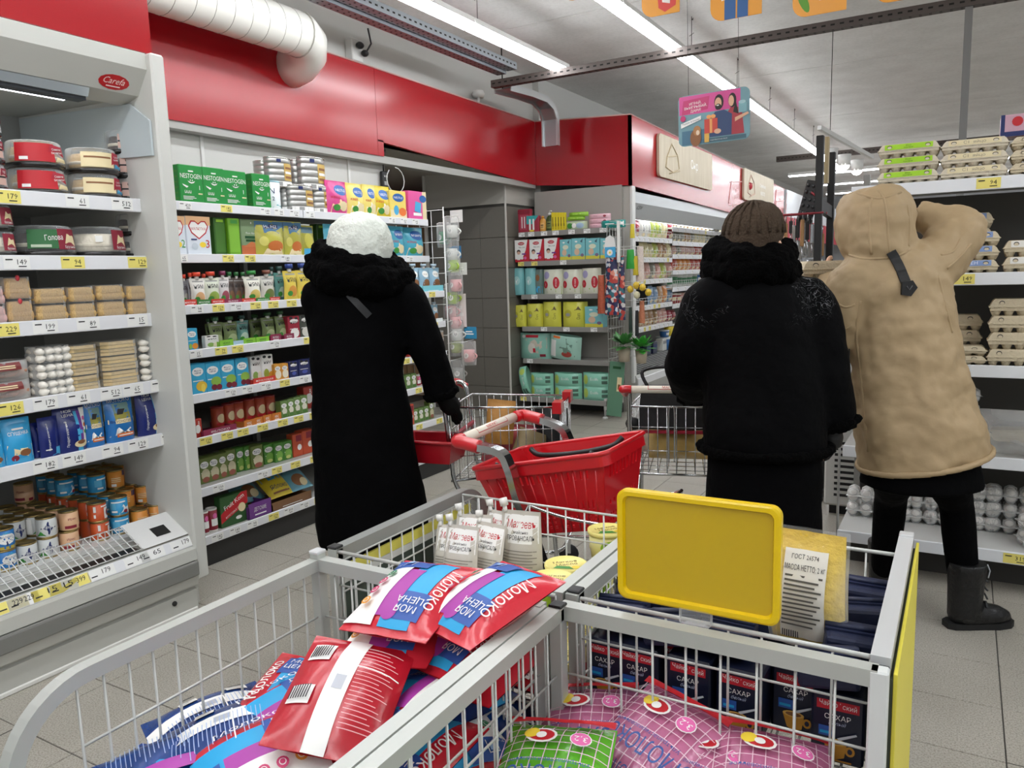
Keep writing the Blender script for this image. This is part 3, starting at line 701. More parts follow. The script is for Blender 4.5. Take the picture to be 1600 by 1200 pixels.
def k_can(key, name, cat, R, H, col, shapes, lid=None, desc='', ribs=0):
    lid = lid or goldtin; mb = MB()
    if ribs:
        pr = [(R*.96, 0), (R, .004)]
        for i in range(ribs): z0 = H*(i+.1)/ribs; z1 = H*(i+.9)/ribs; pr += [(R, z0), (R, z1), (R*.965, z1+H*.05/ribs), (R*.965, z1+H*.15/ribs)]
        pr = [p for p in pr if p[1] < H-.003]+[(R, H-.002)]
    else: pr = [(R*.97, 0), (R, .004), (R, H-.004)]
    mb.lathe(pr, P_(col) if not ribs else M(col, .3, metal=.6), 18); b = mb.mesh(name)
    lm = MB().lathe([(R*1.015, H-.005), (R*1.02, H), (R*.95, H+.001), (R*.93, H-.003), (0, H-.003)], lid, 18).mesh('lid')
    l2 = MB().lathe([(R*1.012, .0), (R*1.015, .004), (R, .006)], lid, 18).mesh('base_rim')
    parts = [('lid', lm, []), ('base_rim', l2, [])]
    if shapes: parts.append(front_print(cyl_F(R), shapes, 'label'))
    kind(key, name, cat, (2*R, 2*R, H), b, parts, desc)
def k_tub(key, name, cat, R, H, col, lidcol, shapes, top=None, desc='', taper=.88, handle=False):
    b = MB().lathe([(R*taper, 0), (R, H*.88)], P_(col), 18).mesh(name)
    lm = MB().lathe([(R*1.04, H*.84), (R*1.06, H*.9), (R*1.05, H), (R*.98, H), (R*.95, H*.975), (0, H*.975)], P_(lidcol), 20).mesh('lid')
    F = lambda x, z, o: ((R*(taper+(1-taper)*z/H/.88)+o)*math.sin(x/R), -(R*(taper+(1-taper)*z/H/.88)+o)*math.cos(x/R), z)
    subs = [('printed_top', MB().decal(lambda x, y, o: (x, y, H*.975+o), top).mesh('printed_top'), [])] if top else []
    parts = [('lid', lm, [(n, m) for n, m, _ in subs])]
    if shapes: parts.append(front_print(F, shapes, 'label'))
    kind(key, name, cat, (2*R, 2*R, H), b, parts, desc)

def put(key, face, px0, px1, pytop, front, z, label=None, group=None, sd=None, n=1, yaw=0., dz=0., hfix=None):
    """stand goods on a shelf at height z: px0..px1 are the columns of the front, pytop its top row; face 'x' looks to +x, 'y' to -y; n = stack height"""
    name, cat, (W, D, H), *_ = K[key]
    if face == 'x':
        a = solve(px0, True, 'y', x=front, z=z); b = solve(px1, True, 'y', x=front, z=z); w = b-a
        h = (solve(pytop, False, 'z', x=front, y=(a+b)/2)-z) if hfix is None else hfix*n
        sd_ = sd or w/W; loc = (front-D*sd_/2, (a+b)/2, z); rz = PI/2
    else:
        a = solve(px0, True, 'x', y=front, z=z); b = solve(px1, True, 'x', y=front, z=z); w = b-a
        h = (solve(pytop, False, 'z', y=front, x=(a+b)/2)-z) if hfix is None else hfix*n
        sd_ = sd or w/W; loc = ((a+b)/2, front+D*sd_/2, z); rz = 0
    out = []
    for i in range(n):
        lb = label[i] if isinstance(label, (list, tuple)) else label
        out.append(spawn(key, (loc[0], loc[1], z+h/n*i+dz), (0, 0, rz+yaw), (w/W, sd_, h/n/H), lb, group))
    return out

# ---- cakes and sweets of the cooler
blackp = M('#1b1918', .25, coat=.3); cake_tan = M('#d3b27c', .8, bump=.4, bscale=120, var=.2); cake_dk = M('#3a2620', .7, bump=.4, bscale=90); cream = M('#efe6d2', .7, bump=.5, bscale=60)
def k_cake(key, wrap, ck, shapes, W=.17, H=.085):
    R = W/2
    tray = MB().lathe([(R*.93, 0), (R, .004), (R*1.01, .014), (R*.95, .016), (R*.9, .012)], blackp, 20).mesh('tray')
    cake = MB().lathe([(R*.84, .013), (R*.86, .03), (R*.85, H*.72), (R*.7, H*.78), (0, H*.78)], ck, 18).lathe([(R*.865, H*.34), (R*.87, H*.42), (R*.865, H*.46)], cream, 18).mesh('cake')
    lid = MB().lathe([(R*.99, .012), (R*.95, H*.5), (R*.9, H*.95), (R*.85, H), (0, H)], CLEAR, 22).mesh('clear_lid')
    mb = MB(); F = lambda x, z, o: ((R*(1.0-.08*z/H)+o)*math.sin(x/R), -(R*(1.0-.08*z/H)+o)*math.cos(x/R), z)
    mb.decal(F, shapes, .0012)
    kind(key, 'cake_box', 'cake box', (W, W, H), None, [('tray', tray, []), ('cake', cake, []), ('clear_lid', lid, []), ('label', mb.mesh('label'), [])])
CR2 = paperm('#b1263c')
k_cake('cake_red', RED, cake_tan, [('r', -.1, .018, .02, .075, RED, (8, 3)), ('p', [(.0, .05), (.07, .04), (.06, .07), (.01, .074)], CR2), ('t', 'Сливочно\nбисквитный', .033, .055, .018, W_, .05, .12), ('p', [(.02, .02), (.075, .02), (.07, .032), (.03, .036)], CRM), ('r', -.085, .022, -.06, .032, W_, (2, 1))])
k_cake('cake_cream', CRM, cake_tan, [('r', -.08, .02, .03, .07, CRM, (8, 3)), ('r', -.07, .05, .02, .056, BRN, (8, 1)), ('p', [(.02, .03), (.09, .025), (.085, .074), (.03, .074)], CR2), ('t', 'Сливочно\nбисквитный', .055, .055, .016, W_, .045, .1), ('p', [(.03, .02), (.09, .02), (.085, .028), (.04, .034)], SKY)])
k_cake('cake_pink', PNK, cake_dk, [('r', -.08, .02, .06, .07, paperm('#c9a79b'), (8, 3)), ('r', -.08, .042, .06, .048, BK, (8, 1)), ('e', -.05, .062, .007, .006, BK), ('e', -.03, .062, .007, .006, BK), ('p', [(.02, .05), (.08, .045), (.08, .073), (.03, .073)], MAR), ('t', 'торт', .05, .06, .01, W_, .04)])
k_cake('cake_green', GRN, cake_dk, [('r', -.08, .022, -.0, .07, paperm('#2c6a3a'), (6, 3)), ('r', .0, .02, .07, .072, MAR, (6, 3)), ('t', 'Голова', -.01, .05, .014, W_, .05, .05), ('p', [(.02, .035), (.065, .03), (.06, .055), (.03, .06)], CRM), ('t', 'Брусника', .04, .026, .009, W_, .05), ('r', -.07, .025, -.02, .032, paperm('#b9c7b0'), (3, 1))], H=.08)
k_cake('cake_berry', RED, cream, [('r', .005, .02, .075, .072, MAR, (6, 3)), ('p', [(.02, .035), (.065, .03), (.06, .055), (.03, .06)], CRM), ('t', 'Брусника', .04, .026, .009, W_, .05), ('r', -.045, .04, -.025, .056, W_, (1, 1))], H=.08)
k_cake('cake_dark', BK, cake_dk, [('r', -.02, .02, .03, .034, BRN, (4, 1)), ('r', .0, .05, .03, .062, W_, (2, 1))], H=.075)
def k_clam(key, name, cat, fill, W=.15, D=.11, H=.06, red=False, style='roll'):
    hw, hd = W/2, D/2; rd = random.Random(len(K)); oc = [(-hw*.94, -hd*.6), (-hw*.65, -hd*.94), (hw*.65, -hd*.94), (hw*.94, -hd*.6), (hw*.94, hd*.9), (-hw*.94, hd*.9)]
    mb = MB()
    if style == 'roll':
        mb.rbox(-hw*.95, hw*.95, -hd*.94, hd*.94, .003, H*.55, fill, H*.24, None, 3, True); mb.rbox(-hw*.9, hw*.9, -hd*.88, hd*.88, H*.3, H*.93, fill, H*.28, None, 3, True)
        if red: mb.blob((0, -hd*.8, H*.93), (.012, .012, .008), M('#c2303a', .5))
    elif style == 'wafer':
        for q in range(4): mb.prism([(x*(.97-.02*(q % 2)), y*(.97-.03*(q % 2))) for x, y in oc], .004+q*H*.23, .002+(q+1)*H*.23, fill)
    else:
        for i in range(4):
            for j in range(2):
                for q in range(2): mb.blob((-hw*.75+i*W*.24+rd.uniform(-.004, .004), -hd*.6+j*D*.5, H*(.26+.42*q)), (W*.14, D*.24, H*.24), fill, 8, 5, rd.randint(0, 99), .25)
    body = mb.mesh('filling')
    lid = MB().prism([(x*1.03, y*1.03) for x, y in oc], H*.48, H*.5, CLEAR).prism([(x*1.0, y*1.0) for x, y in oc], 0.0005, H*.48, CLEAR).prism([(x*.97, y*.97) for x, y in oc], H*.5, H*.98, CLEAR).mesh('clear_box')
    kind(key, name, cat, (W, D, H), None, [('filling', body, []), ('clear_box', lid, [])])
tanm = M('#c9a76e', .75, bump=.5, bscale=150, var=.25)
k_clam('roll_tan', 'cake_roll_box', 'cake box', tanm); k_clam('roll_red', 'cake_roll_box', 'cake box', M('#c2a070', .75, bump=.5, bscale=150, var=.25), red=True)
k_clam('roll_pink', 'cake_roll_box', 'cake box', M('#cfa9a4', .7, bump=.3)); k_clam('wafer', 'wafer_box', 'cake box', M('#d9c08c', .8, bump=.6, bscale=90, var=.15), style='wafer')
k_clam('zefir', 'marshmallow_box', 'sweets box', M('#f0ebe0', .6, bump=.15), style='blobs')
mb = MB(); rd = random.Random(4)
for i in range(16): mb.blob((rd.uniform(-.07, .07), rd.uniform(-.04, .04), rd.uniform(.015, .05)), (.03, .022, .014), M('#b98468', .5, bump=.3), 7, 5, i, .3)
fl = pouch_mesh('film', .2, .13, .08, FILM, 'x', seed=5, wr=.06)
kind('pastry_bag', 'pastry_bag', 'sweets bag', (.2, .13, .08), None, [('filling', mb.mesh('filling'), []), ('film', fl, []), front_print(pouch_F(.2, .135, .08, 'x'), [('r', -.08, .045, .05, .075, M('#7c3130', .4), (6, 3)), ('r', -.06, .052, .03, .056, CRM, (4, 1)), ('r', -.06, .06, .03, .064, CRM, (4, 1))], 'label')])

# ---- condensed milk pouches
k_pouch('pouch_sky', 'milk_pouch', 'pouch', .1, .05, .15, '#2f9fd4', [('p', [(-.045, .005), (.045, .005), (.042, .06), (0, .05), (-.04, .065)], CRM), ('e', .015, .035, .02, .012, BRN), ('e', -.02, .02, .012, .01, MAR), ('r', -.045, .004, .045, .018, SKY), ('t', 'СГУЩЕНКА', 0, .1, .014, W_, .07), ('r', -.02, .112, .02, .118, W_)], cap=('#eceae4', -.5, .013, .022, .9), taper=.08, desc='light blue spouted milk pouch')
k_pouch('pouch_navy', 'milk_pouch', 'pouch', .1, .05, .17, '#16246a', [('t', 'Продукт молочный', -.01, .085, .012, W_, .13, PI/2), ('r', .02, .01, .05, .04, SKY), ('p', [(.0, .005), (.045, .005), (.045, .03)], SKY), ('r', -.03, .03, .0, .034, W_)], desc='dark blue milk product pouch')
k_pouch('pouch_mc', 'milk_pouch', 'pouch', .1, .05, .17, '#16246a', [('r', .012, .0, .03, .15, SKY), ('r', .022, .02, .036, .15, PUR), ('r', .033, .02, .05, .16, W_), ('t', 'МОЯ\nЦЕНА', -.008, .145, .026, W_, .05), ('t', 'Продукт молочный', -.02, .07, .01, W_, .11, PI/2), ('e', .042, .12, .006, .008, PNK), ('e', .042, .095, .006, .008, ORA), ('e', .042, .07, .006, .008, GRN), ('e', .022, .028, .024, .014, CRM), ('e', .022, .034, .014, .008, BRN)], desc='dark blue pouch with a white striped edge')
k_pouch('pouch_cow', 'milk_pouch', 'pouch', .1, .06, .17, '#2470b4', [('r', -.05, .08, .05, .14, paperm('#6f8f8a')), ('r', -.05, .08, .05, .105, paperm('#8f8a3a')), ('p', [(-.02, .1), (.0, .1), (.012, .118), (-.012, .12)], BK), ('t', 'МОЛОКО', 0, .15, .013, W_, .085), ('r', -.045, .068, .045, .084, CRM), ('t', 'ВКУСНОТЕЕВО', 0, .076, .009, NAVY, .08), ('p', [(-.045, .02), (-.02, .055), (0, .03), (.02, .05), (.045, .02)], W_), ('r', -.025, .018, .035, .032, ORA), ('r', -.02, .023, .03, .027, W_)], desc='bright blue condensed milk pouch with a cow picture')
k_pouch('pouch_cyan', 'milk_pouch', 'pouch', .1, .05, .15, '#3a8fd0', [('e', .0, .04, .03, .02, BRN), ('r', -.04, .08, .04, .12, NAVY)], desc='blue pouch with biscuits')

# ---- tins
k_can('tin_cow', 'milk_tin', 'tin', .037, .083, '#2672b6', [('e', 0, .045, .034, .022, W_), ('p', [(-.03, .045), (.03, .045), (0, .018)], NAVY), ('t', 'МОЛОКО', 0, .052, .008, NAVY, .05), ('r', -.045, .006, .045, .016, paperm('#b9a33a')), ('p', [(-.02, .062), (.02, .062), (0, .072)], SKY)], desc='blue and white condensed milk tin')
k_can('tin_white', 'milk_tin', 'tin', .037, .083, '#c9cbc9', [('p', [(-.03, .04), (0, .068), (.03, .04), (0, .014)], NAVY), ('t', 'молоко', 0, .044, .009, W_, .045), ('p', [(-.05, .008), (-.01, .01), (-.03, .03)], GRN), ('r', .04, .01, .08, .07, W_), ('r', -.08, .01, -.05, .07, W_)], desc='silver and navy condensed milk tin')
k_can('tin_tan', 'milk_tin', 'tin', .037, .083, '#d8ac86', [('r', -.05, .012, -.005, .024, MAR), ('r', .01, .008, .03, .02, MAR), ('t', 'Ирис', -.02, .05, .012, MAR, .04)], desc='beige toffee tin')
k_can('tin_red', 'milk_tin', 'tin', .037, .083, '#c8552b', [('r', .012, .012, .05, .06, W_), ('e', .035, .036, .014, .016, MAR), ('r', .0, .064, .05, .07, W_), ('r', -.03, .045, -.02, .07, W_), ('r', -.03, .02, -.022, .035, W_)], desc='brick red chocolate milk tin')
k_can('tin_sky', 'milk_tin', 'tin', .037, .083, '#2f93c4', [('p', [(.0, .008), (.05, .008), (.05, .04), (.02, .05)], W_), ('e', .03, .02, .01, .008, MAR), ('r', -.04, .03, -.01, .06, M('#5fb6de', .4)), ('r', -.03, .018, -.005, .026, W_), ('r', -.03, .06, .03, .066, W_)], desc='sky blue milk tin')
k_can('tin_orange', 'milk_tin', 'tin', .037, .083, '#d58a36', [('r', .0, .055, .06, .078, NAVY), ('r', .02, .01, .035, .06, MAR), ('r', -.05, .03, -.01, .033, CRM), ('r', -.05, .038, -.01, .041, CRM), ('r', -.05, .046, -.01, .049, CRM), ('r', -.05, .01, -.03, .022, W_), ('p', [(.035, .01), (.06, .01), (.05, .03)], CRM)], desc='orange boiled milk tin')

# ---- baby food
BKB = paperm('#0d4f25')
k_box('formula_green', 'formula_box', 'formula box', .14, .08, .2, '#1f8a3a', [('t', 'NESTOGEN', 0, .143, .024, W_, .125), ('r', -.015, .165, .015, .172, W_), ('p', [(-.022, .118), (-.014, .108), (0, .104), (.014, .108), (.022, .118), (.013, .112), (0, .109), (-.013, .112)], W_), ('e', -.006, .121, .003, .004, W_), ('e', .006, .121, .003, .004, W_), ('p', [(-.055, .1), (-.02, .088), (-.03, .08), (-.05, .092)], W_), ('t', 'ωωω', -.025, .06, .016, W_, .04), ('t', '1', .045, .085, .022, W_), ('r', .035, .05, .06, .056, CRM), ('r', -.055, .034, .01, .037, W_, (1, 1)), ('r', -.055, .027, .02, .03, W_, (1, 1)), ('r', -.055, .02, 0, .023, W_, (1, 1))],
      side=[('r', -.03, .02+.028*i, -.008, .032+.028*i, GRN, (1, 1)) for i in range(6)]+[('r', .004, .02+.028*i, .03, .03+.028*i, GRN, (1, 1)) for i in range(6)], desc='green infant formula box')
k_can('formula_tin', 'formula_tin', 'tin', .055, .13, '#b9b8b4', [('r', -.0, .03, .05, .105, M('#c9a85a', .4)), ('r', .005, .08, .045, .09, BRN), ('r', .005, .06, .045, .07, W_), ('r', .005, .04, .045, .05, BRN), ('r', -.03, .108, -.012, .122, NAVY), ('r', -.06, .004, .05, .026, W_), ('r', -.03, .007, -.01, .023, GRY)], tin, 'silver ribbed formula tin', 5)
k_can('nan_tin', 'formula_tin', 'tin', .055, .15, '#e3e9ea', [('t', 'N', -.025, .1, .028, NAVY), ('t', '2', -.02, .06, .02, NAVY), ('p', [(-.08, .005), (.08, .005), (.08, .05), (.04, .02), (0, .03)], TEAL), ('e', .03, .1, .004, .004, NAVY), ('e', .045, .09, .004, .004, NAVY)], M('#8fc3cf', .4), 'white and teal formula tin')
def cereal(key, col, blob, desc, top='NESTLE', style='stand'):
    k_pouch(key, 'cereal_pouch', 'cereal pouch', .15, .06, .2, col, [('e', .015, .145, .045, .032, M('#1f5fa8', .4)), ('t', top, .015, .145, .016, W_, .07), ('p', [(-.06, .01), (.06, .01), (.05, .07), (0, .09), (-.05, .06)], paperm(blob)), ('e', .02, .05, .026, .03, CRM), ('e', -.025, .04, .022, .02, GRN), ('t', 'каша', -.03, .1, .014, RED, .05)], style, desc=desc, wr=.03)
cereal('cereal_pink', '#d4448a', '#f2d7a6', 'pink porridge pouch'); cereal('cereal_yellow', '#ecd873', '#f4efdc', 'pale yellow porridge pouch'); cereal('cereal_gold', '#d9c02a', '#f0e9d5', 'golden porridge pouch')
cereal('cereal_teal', '#45a6bd', '#ead7b8', 'light blue porridge pouch', 'мама')
k_box('cereal_box_y', 'cereal_box', 'cereal box', .13, .05, .2, '#efd66a', [('e', 0, .15, .045, .03, M('#1f5fa8', .4)), ('t', 'NESTLE', 0, .15, .015, W_, .07), ('r', -.065, 0, .065, .06, CRM), ('e', -.02, .06, .02, .035, SKY), ('e', .03, .05, .03, .03, ORA)], desc='yellow porridge box')
k_box('cereal_box_p', 'cereal_box', 'cereal box', .15, .06, .2, '#e0559a', [('r', .04, 0, .075, .2, CRM), ('e', .045, .15, .03, .026, M('#1f5fa8', .4)), ('p', [(-.03, .06), (.02, .05), (.03, .12), (-.02, .13)], SKY), ('r', -.04, .03, .03, .05, W_)], desc='pink porridge box')
k_box('malutka', 'formula_box', 'formula box', .15, .07, .22, '#dfe6ee', [('r', -.075, .17, .075, .22, paperm('#e8b98a')), ('p', [(0, .09), (.045, .125), (.062, .165), (.045, .195), (.02, .195), (0, .18), (-.02, .195), (-.045, .195), (-.062, .165), (-.045, .125)], RED), ('p', [(0, .098), (.04, .13), (.055, .165), (.04, .188), (.02, .188), (0, .172), (-.02, .188), (-.04, .188), (-.055, .165), (-.04, .13)], W_), ('t', 'МАЛЮТКА', 0, .15, .016, RED, .09), ('e', .02, .06, .02, .016, YEL), ('t', '3', .05, .065, .045, RED), ('e', -.03, .05, .02, .02, paperm('#c9d3dc')), ('r', -.05, .085, -.015, .093, NAVY)], desc='pale formula box with a red heart')
k_box('malutka2', 'formula_box', 'formula box', .15, .07, .22, '#dfe6ee', [('r', -.075, .17, .075, .22, paperm('#e8b98a')), ('p', [(0, .09), (.045, .125), (.062, .165), (.045, .195), (.02, .195), (0, .18), (-.02, .195), (-.045, .195), (-.062, .165), (-.045, .125)], RED), ('p', [(0, .098), (.04, .13), (.055, .165), (.04, .188), (.02, .188), (0, .172), (-.02, .188), (-.04, .188), (-.055, .165), (-.04, .13)], W_), ('t', 'МАЛЮТКА', 0, .15, .016, RED, .09), ('e', .02, .06, .02, .016, YEL), ('t', '2', .05, .065, .045, GRN), ('e', -.03, .05, .02, .02, paperm('#c9d3dc')), ('r', -.05, .085, -.015, .093, NAVY)], desc='pale formula box with a red heart and green figure')
k_box('box_dkgreen', 'cereal_box', 'cereal box', .1, .08, .21, '#35621f', [('r', -.04, .02, .04, .18, paperm('#47772a')), ('r', -.03, .185, .03, .2, LIME)], desc='dark green cereal box')
k_box('box_lime', 'cereal_box', 'cereal box', .1, .08, .21, '#6aa022', [('r', -.045, .02, .04, .17, paperm('#7db534')), ('r', -.03, .18, .03, .2, GRN)], desc='lime green cereal box')
k_box('box_carrot', 'cereal_box', 'cereal box', .14, .05, .21, '#8aa27a', [('r', -.07, 0, .07, .06, paperm('#c96b3e')), ('p', [(-.06, .05), (0, .085), (.06, .055)], paperm('#d07a48')), ('t', 'Fleur Alpine', 0, .13, .014, W_, .11), ('r', -.045, .1, .045, .115, BKB), ('r', -.04, .082, .04, .095, BKB), ('e', 0, .19, .004, .006, W_)], desc='grey green cereal box with a carrot print')
k_pouch('heinz', 'cereal_pouch', 'cereal pouch', .16, .06, .22, '#b8b347', [('p', [(-.08, .16), (-.04, .14), (.04, .14), (.08, .16), (.08, .215), (-.08, .215)], paperm('#4f7ea6')), ('r', -.04, .17, .045, .195, NAVY), ('t', 'HEINZ', 0, .182, .018, W_, .075), ('e', .01, .06, .045, .035, paperm('#c66d2e')), ('p', [(-.06, .0), (.06, .0), (.04, .045), (-.04, .045)], CRM), ('e', -.05, .09, .02, .03, paperm('#d8cf6a'))], wr=.05, desc='yellow and blue porridge pouch')
k_pouch('pouch_pear', 'cereal_pouch', 'cereal pouch', .12, .06, .2, '#a9a53a', [('e', 0, .1, .035, .05, paperm('#c9c24e')), ('r', -.04, .01, .04, .05, SKY), ('r', -.05, .15, .05, .19, paperm('#5d7d8c'))], wr=.05, desc='olive porridge pouch with pears')
def puree(key, col, capc, fruit, desc):
    k_pouch(key, 'puree_pouch', 'puree pouch', .085, .04, .13, col, [('t', 'ням', 0, .09, .02, BK, .055), ('e', .0, .04, .028, .025, paperm(fruit)), ('e', -.018, .03, .014, .012, GRN), ('r', -.03, .112, .03, .118, GRY)], cap=(capc, 0, .018, .03), waist=.14, wr=.02, desc=desc)
puree('puree_white', '#e6e3dc', '#e0472b', '#d8a878', 'white puree pouch with a red cap'); puree('puree_grey', '#8f9095', '#d8452c', '#b7b9b0', 'grey puree pouch with a red cap'); puree('puree_leaf', '#d7dcc8', '#d8452c', '#8fae4a', 'pale green puree pouch with a red cap')
puree('puree_purple', '#d9d6d4', '#7c2a50', '#9a4a58', 'white puree pouch with a purple cap'); puree('puree_greencap', '#e4e2d4', '#2f8b3c', '#d9c06a', 'white puree pouch with a green cap'); puree('puree_browncap', '#c9c7bd', '#7a4a3a', '#6b7a3f', 'grey puree pouch with a brown cap')
puree('puree_dk', '#5a4e48', '#2c6b38', '#7b5d42', 'dark puree pouch with a green cap'); puree('puree_green', '#6f7f4a', '#37603a', '#a7b183', 'green puree pouch'); puree('puree_teal', '#5c938c', '#2b4b47', '#b8c9bd', 'teal puree pouch'); puree('puree_bar', '#d9c24a', '#27408a', '#cf8f3a', 'yellow and pink puree pouch with a blue cap')
k_pouch('puree_milk', 'puree_pouch', 'puree pouch', .085, .04, .13, '#8fb4c9', [('e', 0, .04, .03, .03, BRN), ('e', 0, .095, .025, .018, W_), ('t', 'йогурт', 0, .095, .01, BRN, .04)], cap=('#b6c9d6', 0, .015, .02), waist=.1, desc='blue and brown yogurt pouch')
def tray(key, col, txt, desc, txtcol=None, D=.13):
    W, H = .13, .045; m = P_(col); mb = MB()
    mb.box(-W/2, W/2, -D/2, -D/2+.002, 0, H, m); mb.box(-W/2, -W/2+.002, -D/2, D/2, 0, H*.8, m); mb.box(W/2-.002, W/2, -D/2, D/2, 0, H*.8, m); mb.box(-W/2, W/2, -D/2, D/2, 0, .002, m)
    kind(key, 'display_tray', 'display tray', (W, D, H), mb.mesh('display_tray'), [front_print(flat_front(W, D), [('t', txt, 0, H*.55, H*.3, txtcol or W_, W*.8), ('r', -W*.25, H*.18, W*.25, H*.26, txtcol or W_, (1, 1))])], desc)
tray('tray_red', '#cf3f33', 'ФРУКТОВАЯ', 'red cardboard tray'); tray('tray_green', '#3f7f3d', 'ФРУКТОВАЯ', 'green cardboard tray'); tray('tray_maroon', '#8b2b4a', 'ЯБЛОКО', 'maroon cardboard tray'); tray('tray_lime', '#86c23b', 'НЕЖКА', 'lime cardboard tray', BKB); tray('tray_blue', '#a9c9d8', ' ', 'pale blue cardboard tray'); tray('tray_orange', '#c9762c', 'HEINZ', 'orange cardboard tray', W_); tray('tray_teal', '#7fd0dc', ' ', 'light blue slotted tray'); tray('tray_white', '#dfe6e4', ' ', 'white cardboard tray'); tray('tray_purple', '#6f3a86', 'ДЕТСКИЕ', 'purple cardboard tray'); tray('tray_brown', '#7a5636', ' ', 'brown cardboard tray')
def juice(key, col, fruits, desc, W=.08, H=.16, cow=False):
    sh = [('e', -.003, H*.73, W*.38, H*.14, W_), ('t', 'Фруто\nНЯНЯ', -.003, H*.73, H*.14, NAVY, W*.6)] if not cow else [('e', 0, H*.78, W*.36, H*.1, W_), ('t', 'ням', 0, H*.72, H*.1, BK, W*.6), ('e', -.02, H*.93, .012, .008, BK), ('e', .015, H*.9, .012, .008, BK)]
    sh += [('r', -W*.4, H*.42, W*.3, H*.45, W_, (1, 1))]
    for (x, z, rx, rz, c) in fruits: sh.append(('e', x, z, rx, rz, paperm(c)))
    k_box(key, 'juice_carton', 'juice carton', W, .05, H, col, sh, desc=desc, extra=[('straw_top', MB().prism([(-.025, 0), (.025, 0), (.025, .028), (-.025, .028)], H, H+.001, P_(col), lambda x, y, h: (x, y-.014, h)).mesh('straw_top'), [])])
juice('juice_banana', '#3aa7cf', [(.012, .04, .03, .026, '#e2b93a'), (.02, .03, .012, .022, '#f0d257')], 'light blue juice carton with bananas')
juice('juice_cherry', '#3aa7cf', [(.012, .055, .028, .026, '#8fb84a'), (.0, .024, .016, .016, '#6e1a2c'), (.026, .022, .016, .016, '#7c2034')], 'light blue juice carton with apple and cherries')
juice('juice_orange', '#3aa7cf', [(.014, .03, .022, .022, '#e58f2a'), (-.02, .03, .012, .02, '#8fb84a')], 'narrow blue juice carton with oranges')
juice('milk_cow', '#e9e8e4', [(-.01, .045, .02, .026, '#8db35a'), (.02, .04, .016, .03, '#ece3c8')], 'white milk carton with pears', cow=True)
juice('milk_avo', '#efeeea', [(-.012, .05, .018, .028, '#9aa63c'), (.02, .04, .018, .02, '#d09a35')], 'white milk carton with avocado', cow=True)
juice('milk_red', '#9f2337', [(0, .04, .03, .035, '#efeeea')], 'dark red milk carton with a spotted cow', cow=True)
juice('milk_black', '#4a4d44', [(0, .04, .03, .035, '#d9d8cf')], 'dark spotted milk carton', cow=True)
juice('pack_small', '#d99a3c', [(0, .04, .025, .03, '#efe7d0')], 'small orange and white drink carton', W=.06, H=.11)
juice('pack_navy', '#232a5e', [(0, .03, .02, .012, '#4a57a8')], 'navy yogurt drink pack', W=.08, H=.11, cow=True)
juice('juice_sage', '#6a7a3c', [(0, .045, .022, .03, '#c9c2a0'), (0, .02, .018, .014, '#9c5a4a')], 'olive green juice box', W=.055, H=.13)
juice('juice_green', '#4d8a35', [(0, .045, .02, .03, '#7fb24a'), (0, .02, .015, .012, '#c9d27a')], 'bright green juice box', W=.055, H=.13)
juice('juice_small', '#6c8a4a', [(0, .04, .02, .02, '#e7e4d2'), (0, .015, .02, .01, '#4f7d35')], 'little green and white juice box', W=.06, H=.1)
k_box('box_red', 'snack_box', 'snack box', .12, .08, .13, '#b23a2e', [('e', 0, .06, .04, .03, W_), ('t', 'B', .02, .1, .03, W_)], desc='red snack box')
k_box('box_orange', 'snack_box', 'snack box', .12, .08, .15, '#c4502f', [('e', .02, .06, .026, .02, W_), ('r', -.02, .1, .05, .14, MAR)], desc='orange red snack box')
k_can('jar_red', 'vitamin_jar', 'jar', .028, .08, '#8f2433', [('r', -.02, .02, .02, .045, W_), ('e', 0, .055, .012, .01, PNK)], M('#e9e7e2', .5), 'red jar with a white lid')
k_can('jar_small', 'puree_jar', 'jar', .03, .075, '#b09a86', [('r', -.03, .015, .03, .05, W_), ('e', 0, .03, .015, .012, RED)], M('#c9c9c4', .4), 'small glass puree jar with a printed label')
k_can('jar_rust', 'puree_jar', 'jar', .036, .1, '#a8452c', [('e', 0, .05, .025, .02, CRM), ('r', -.03, .02, .03, .03, RED)], M('#8a2a2a', .4), 'rust red puree jar')
k_pouch('snack_blue', 'snack_bag', 'snack bag', .18, .07, .2, '#6aa5b8', [('e', 0, .06, .05, .04, BRN), ('r', -.07, .13, .07, .17, paperm('#2c6f94')), ('e', .03, .04, .03, .025, CRM)], 'pillow', wr=.06, desc='blue snack bag')
k_pouch('snack_yellow', 'snack_bag', 'snack bag', .18, .07, .2, '#d9c02f', [('r', -.08, .11, .08, .19, SKY), ('t', 'Яблоко', 0, .06, .03, NAVY, .12), ('r', -.06, .02, .06, .03, BRN)], 'pillow', wr=.06, desc='yellow and blue snack bag')
k_box('snack_show', 'snack_box', 'snack box', .22, .06, .2, '#2f5a2c', [('p', [(-.11, .03), (.11, .12), (.11, .2), (.06, .2), (-.11, .09)], RED), ('t', 'Fruit Kom', .0, .15, .03, W_, .17, .35), ('t', 'ФРУКТОВЫЕ СНЕКИ', .0, .09, .014, W_, .16, .4), ('e', .06, .1, .03, .03, CRM), ('e', .03, .04, .025, .012, W_)], desc='tilted green and red snack display box')

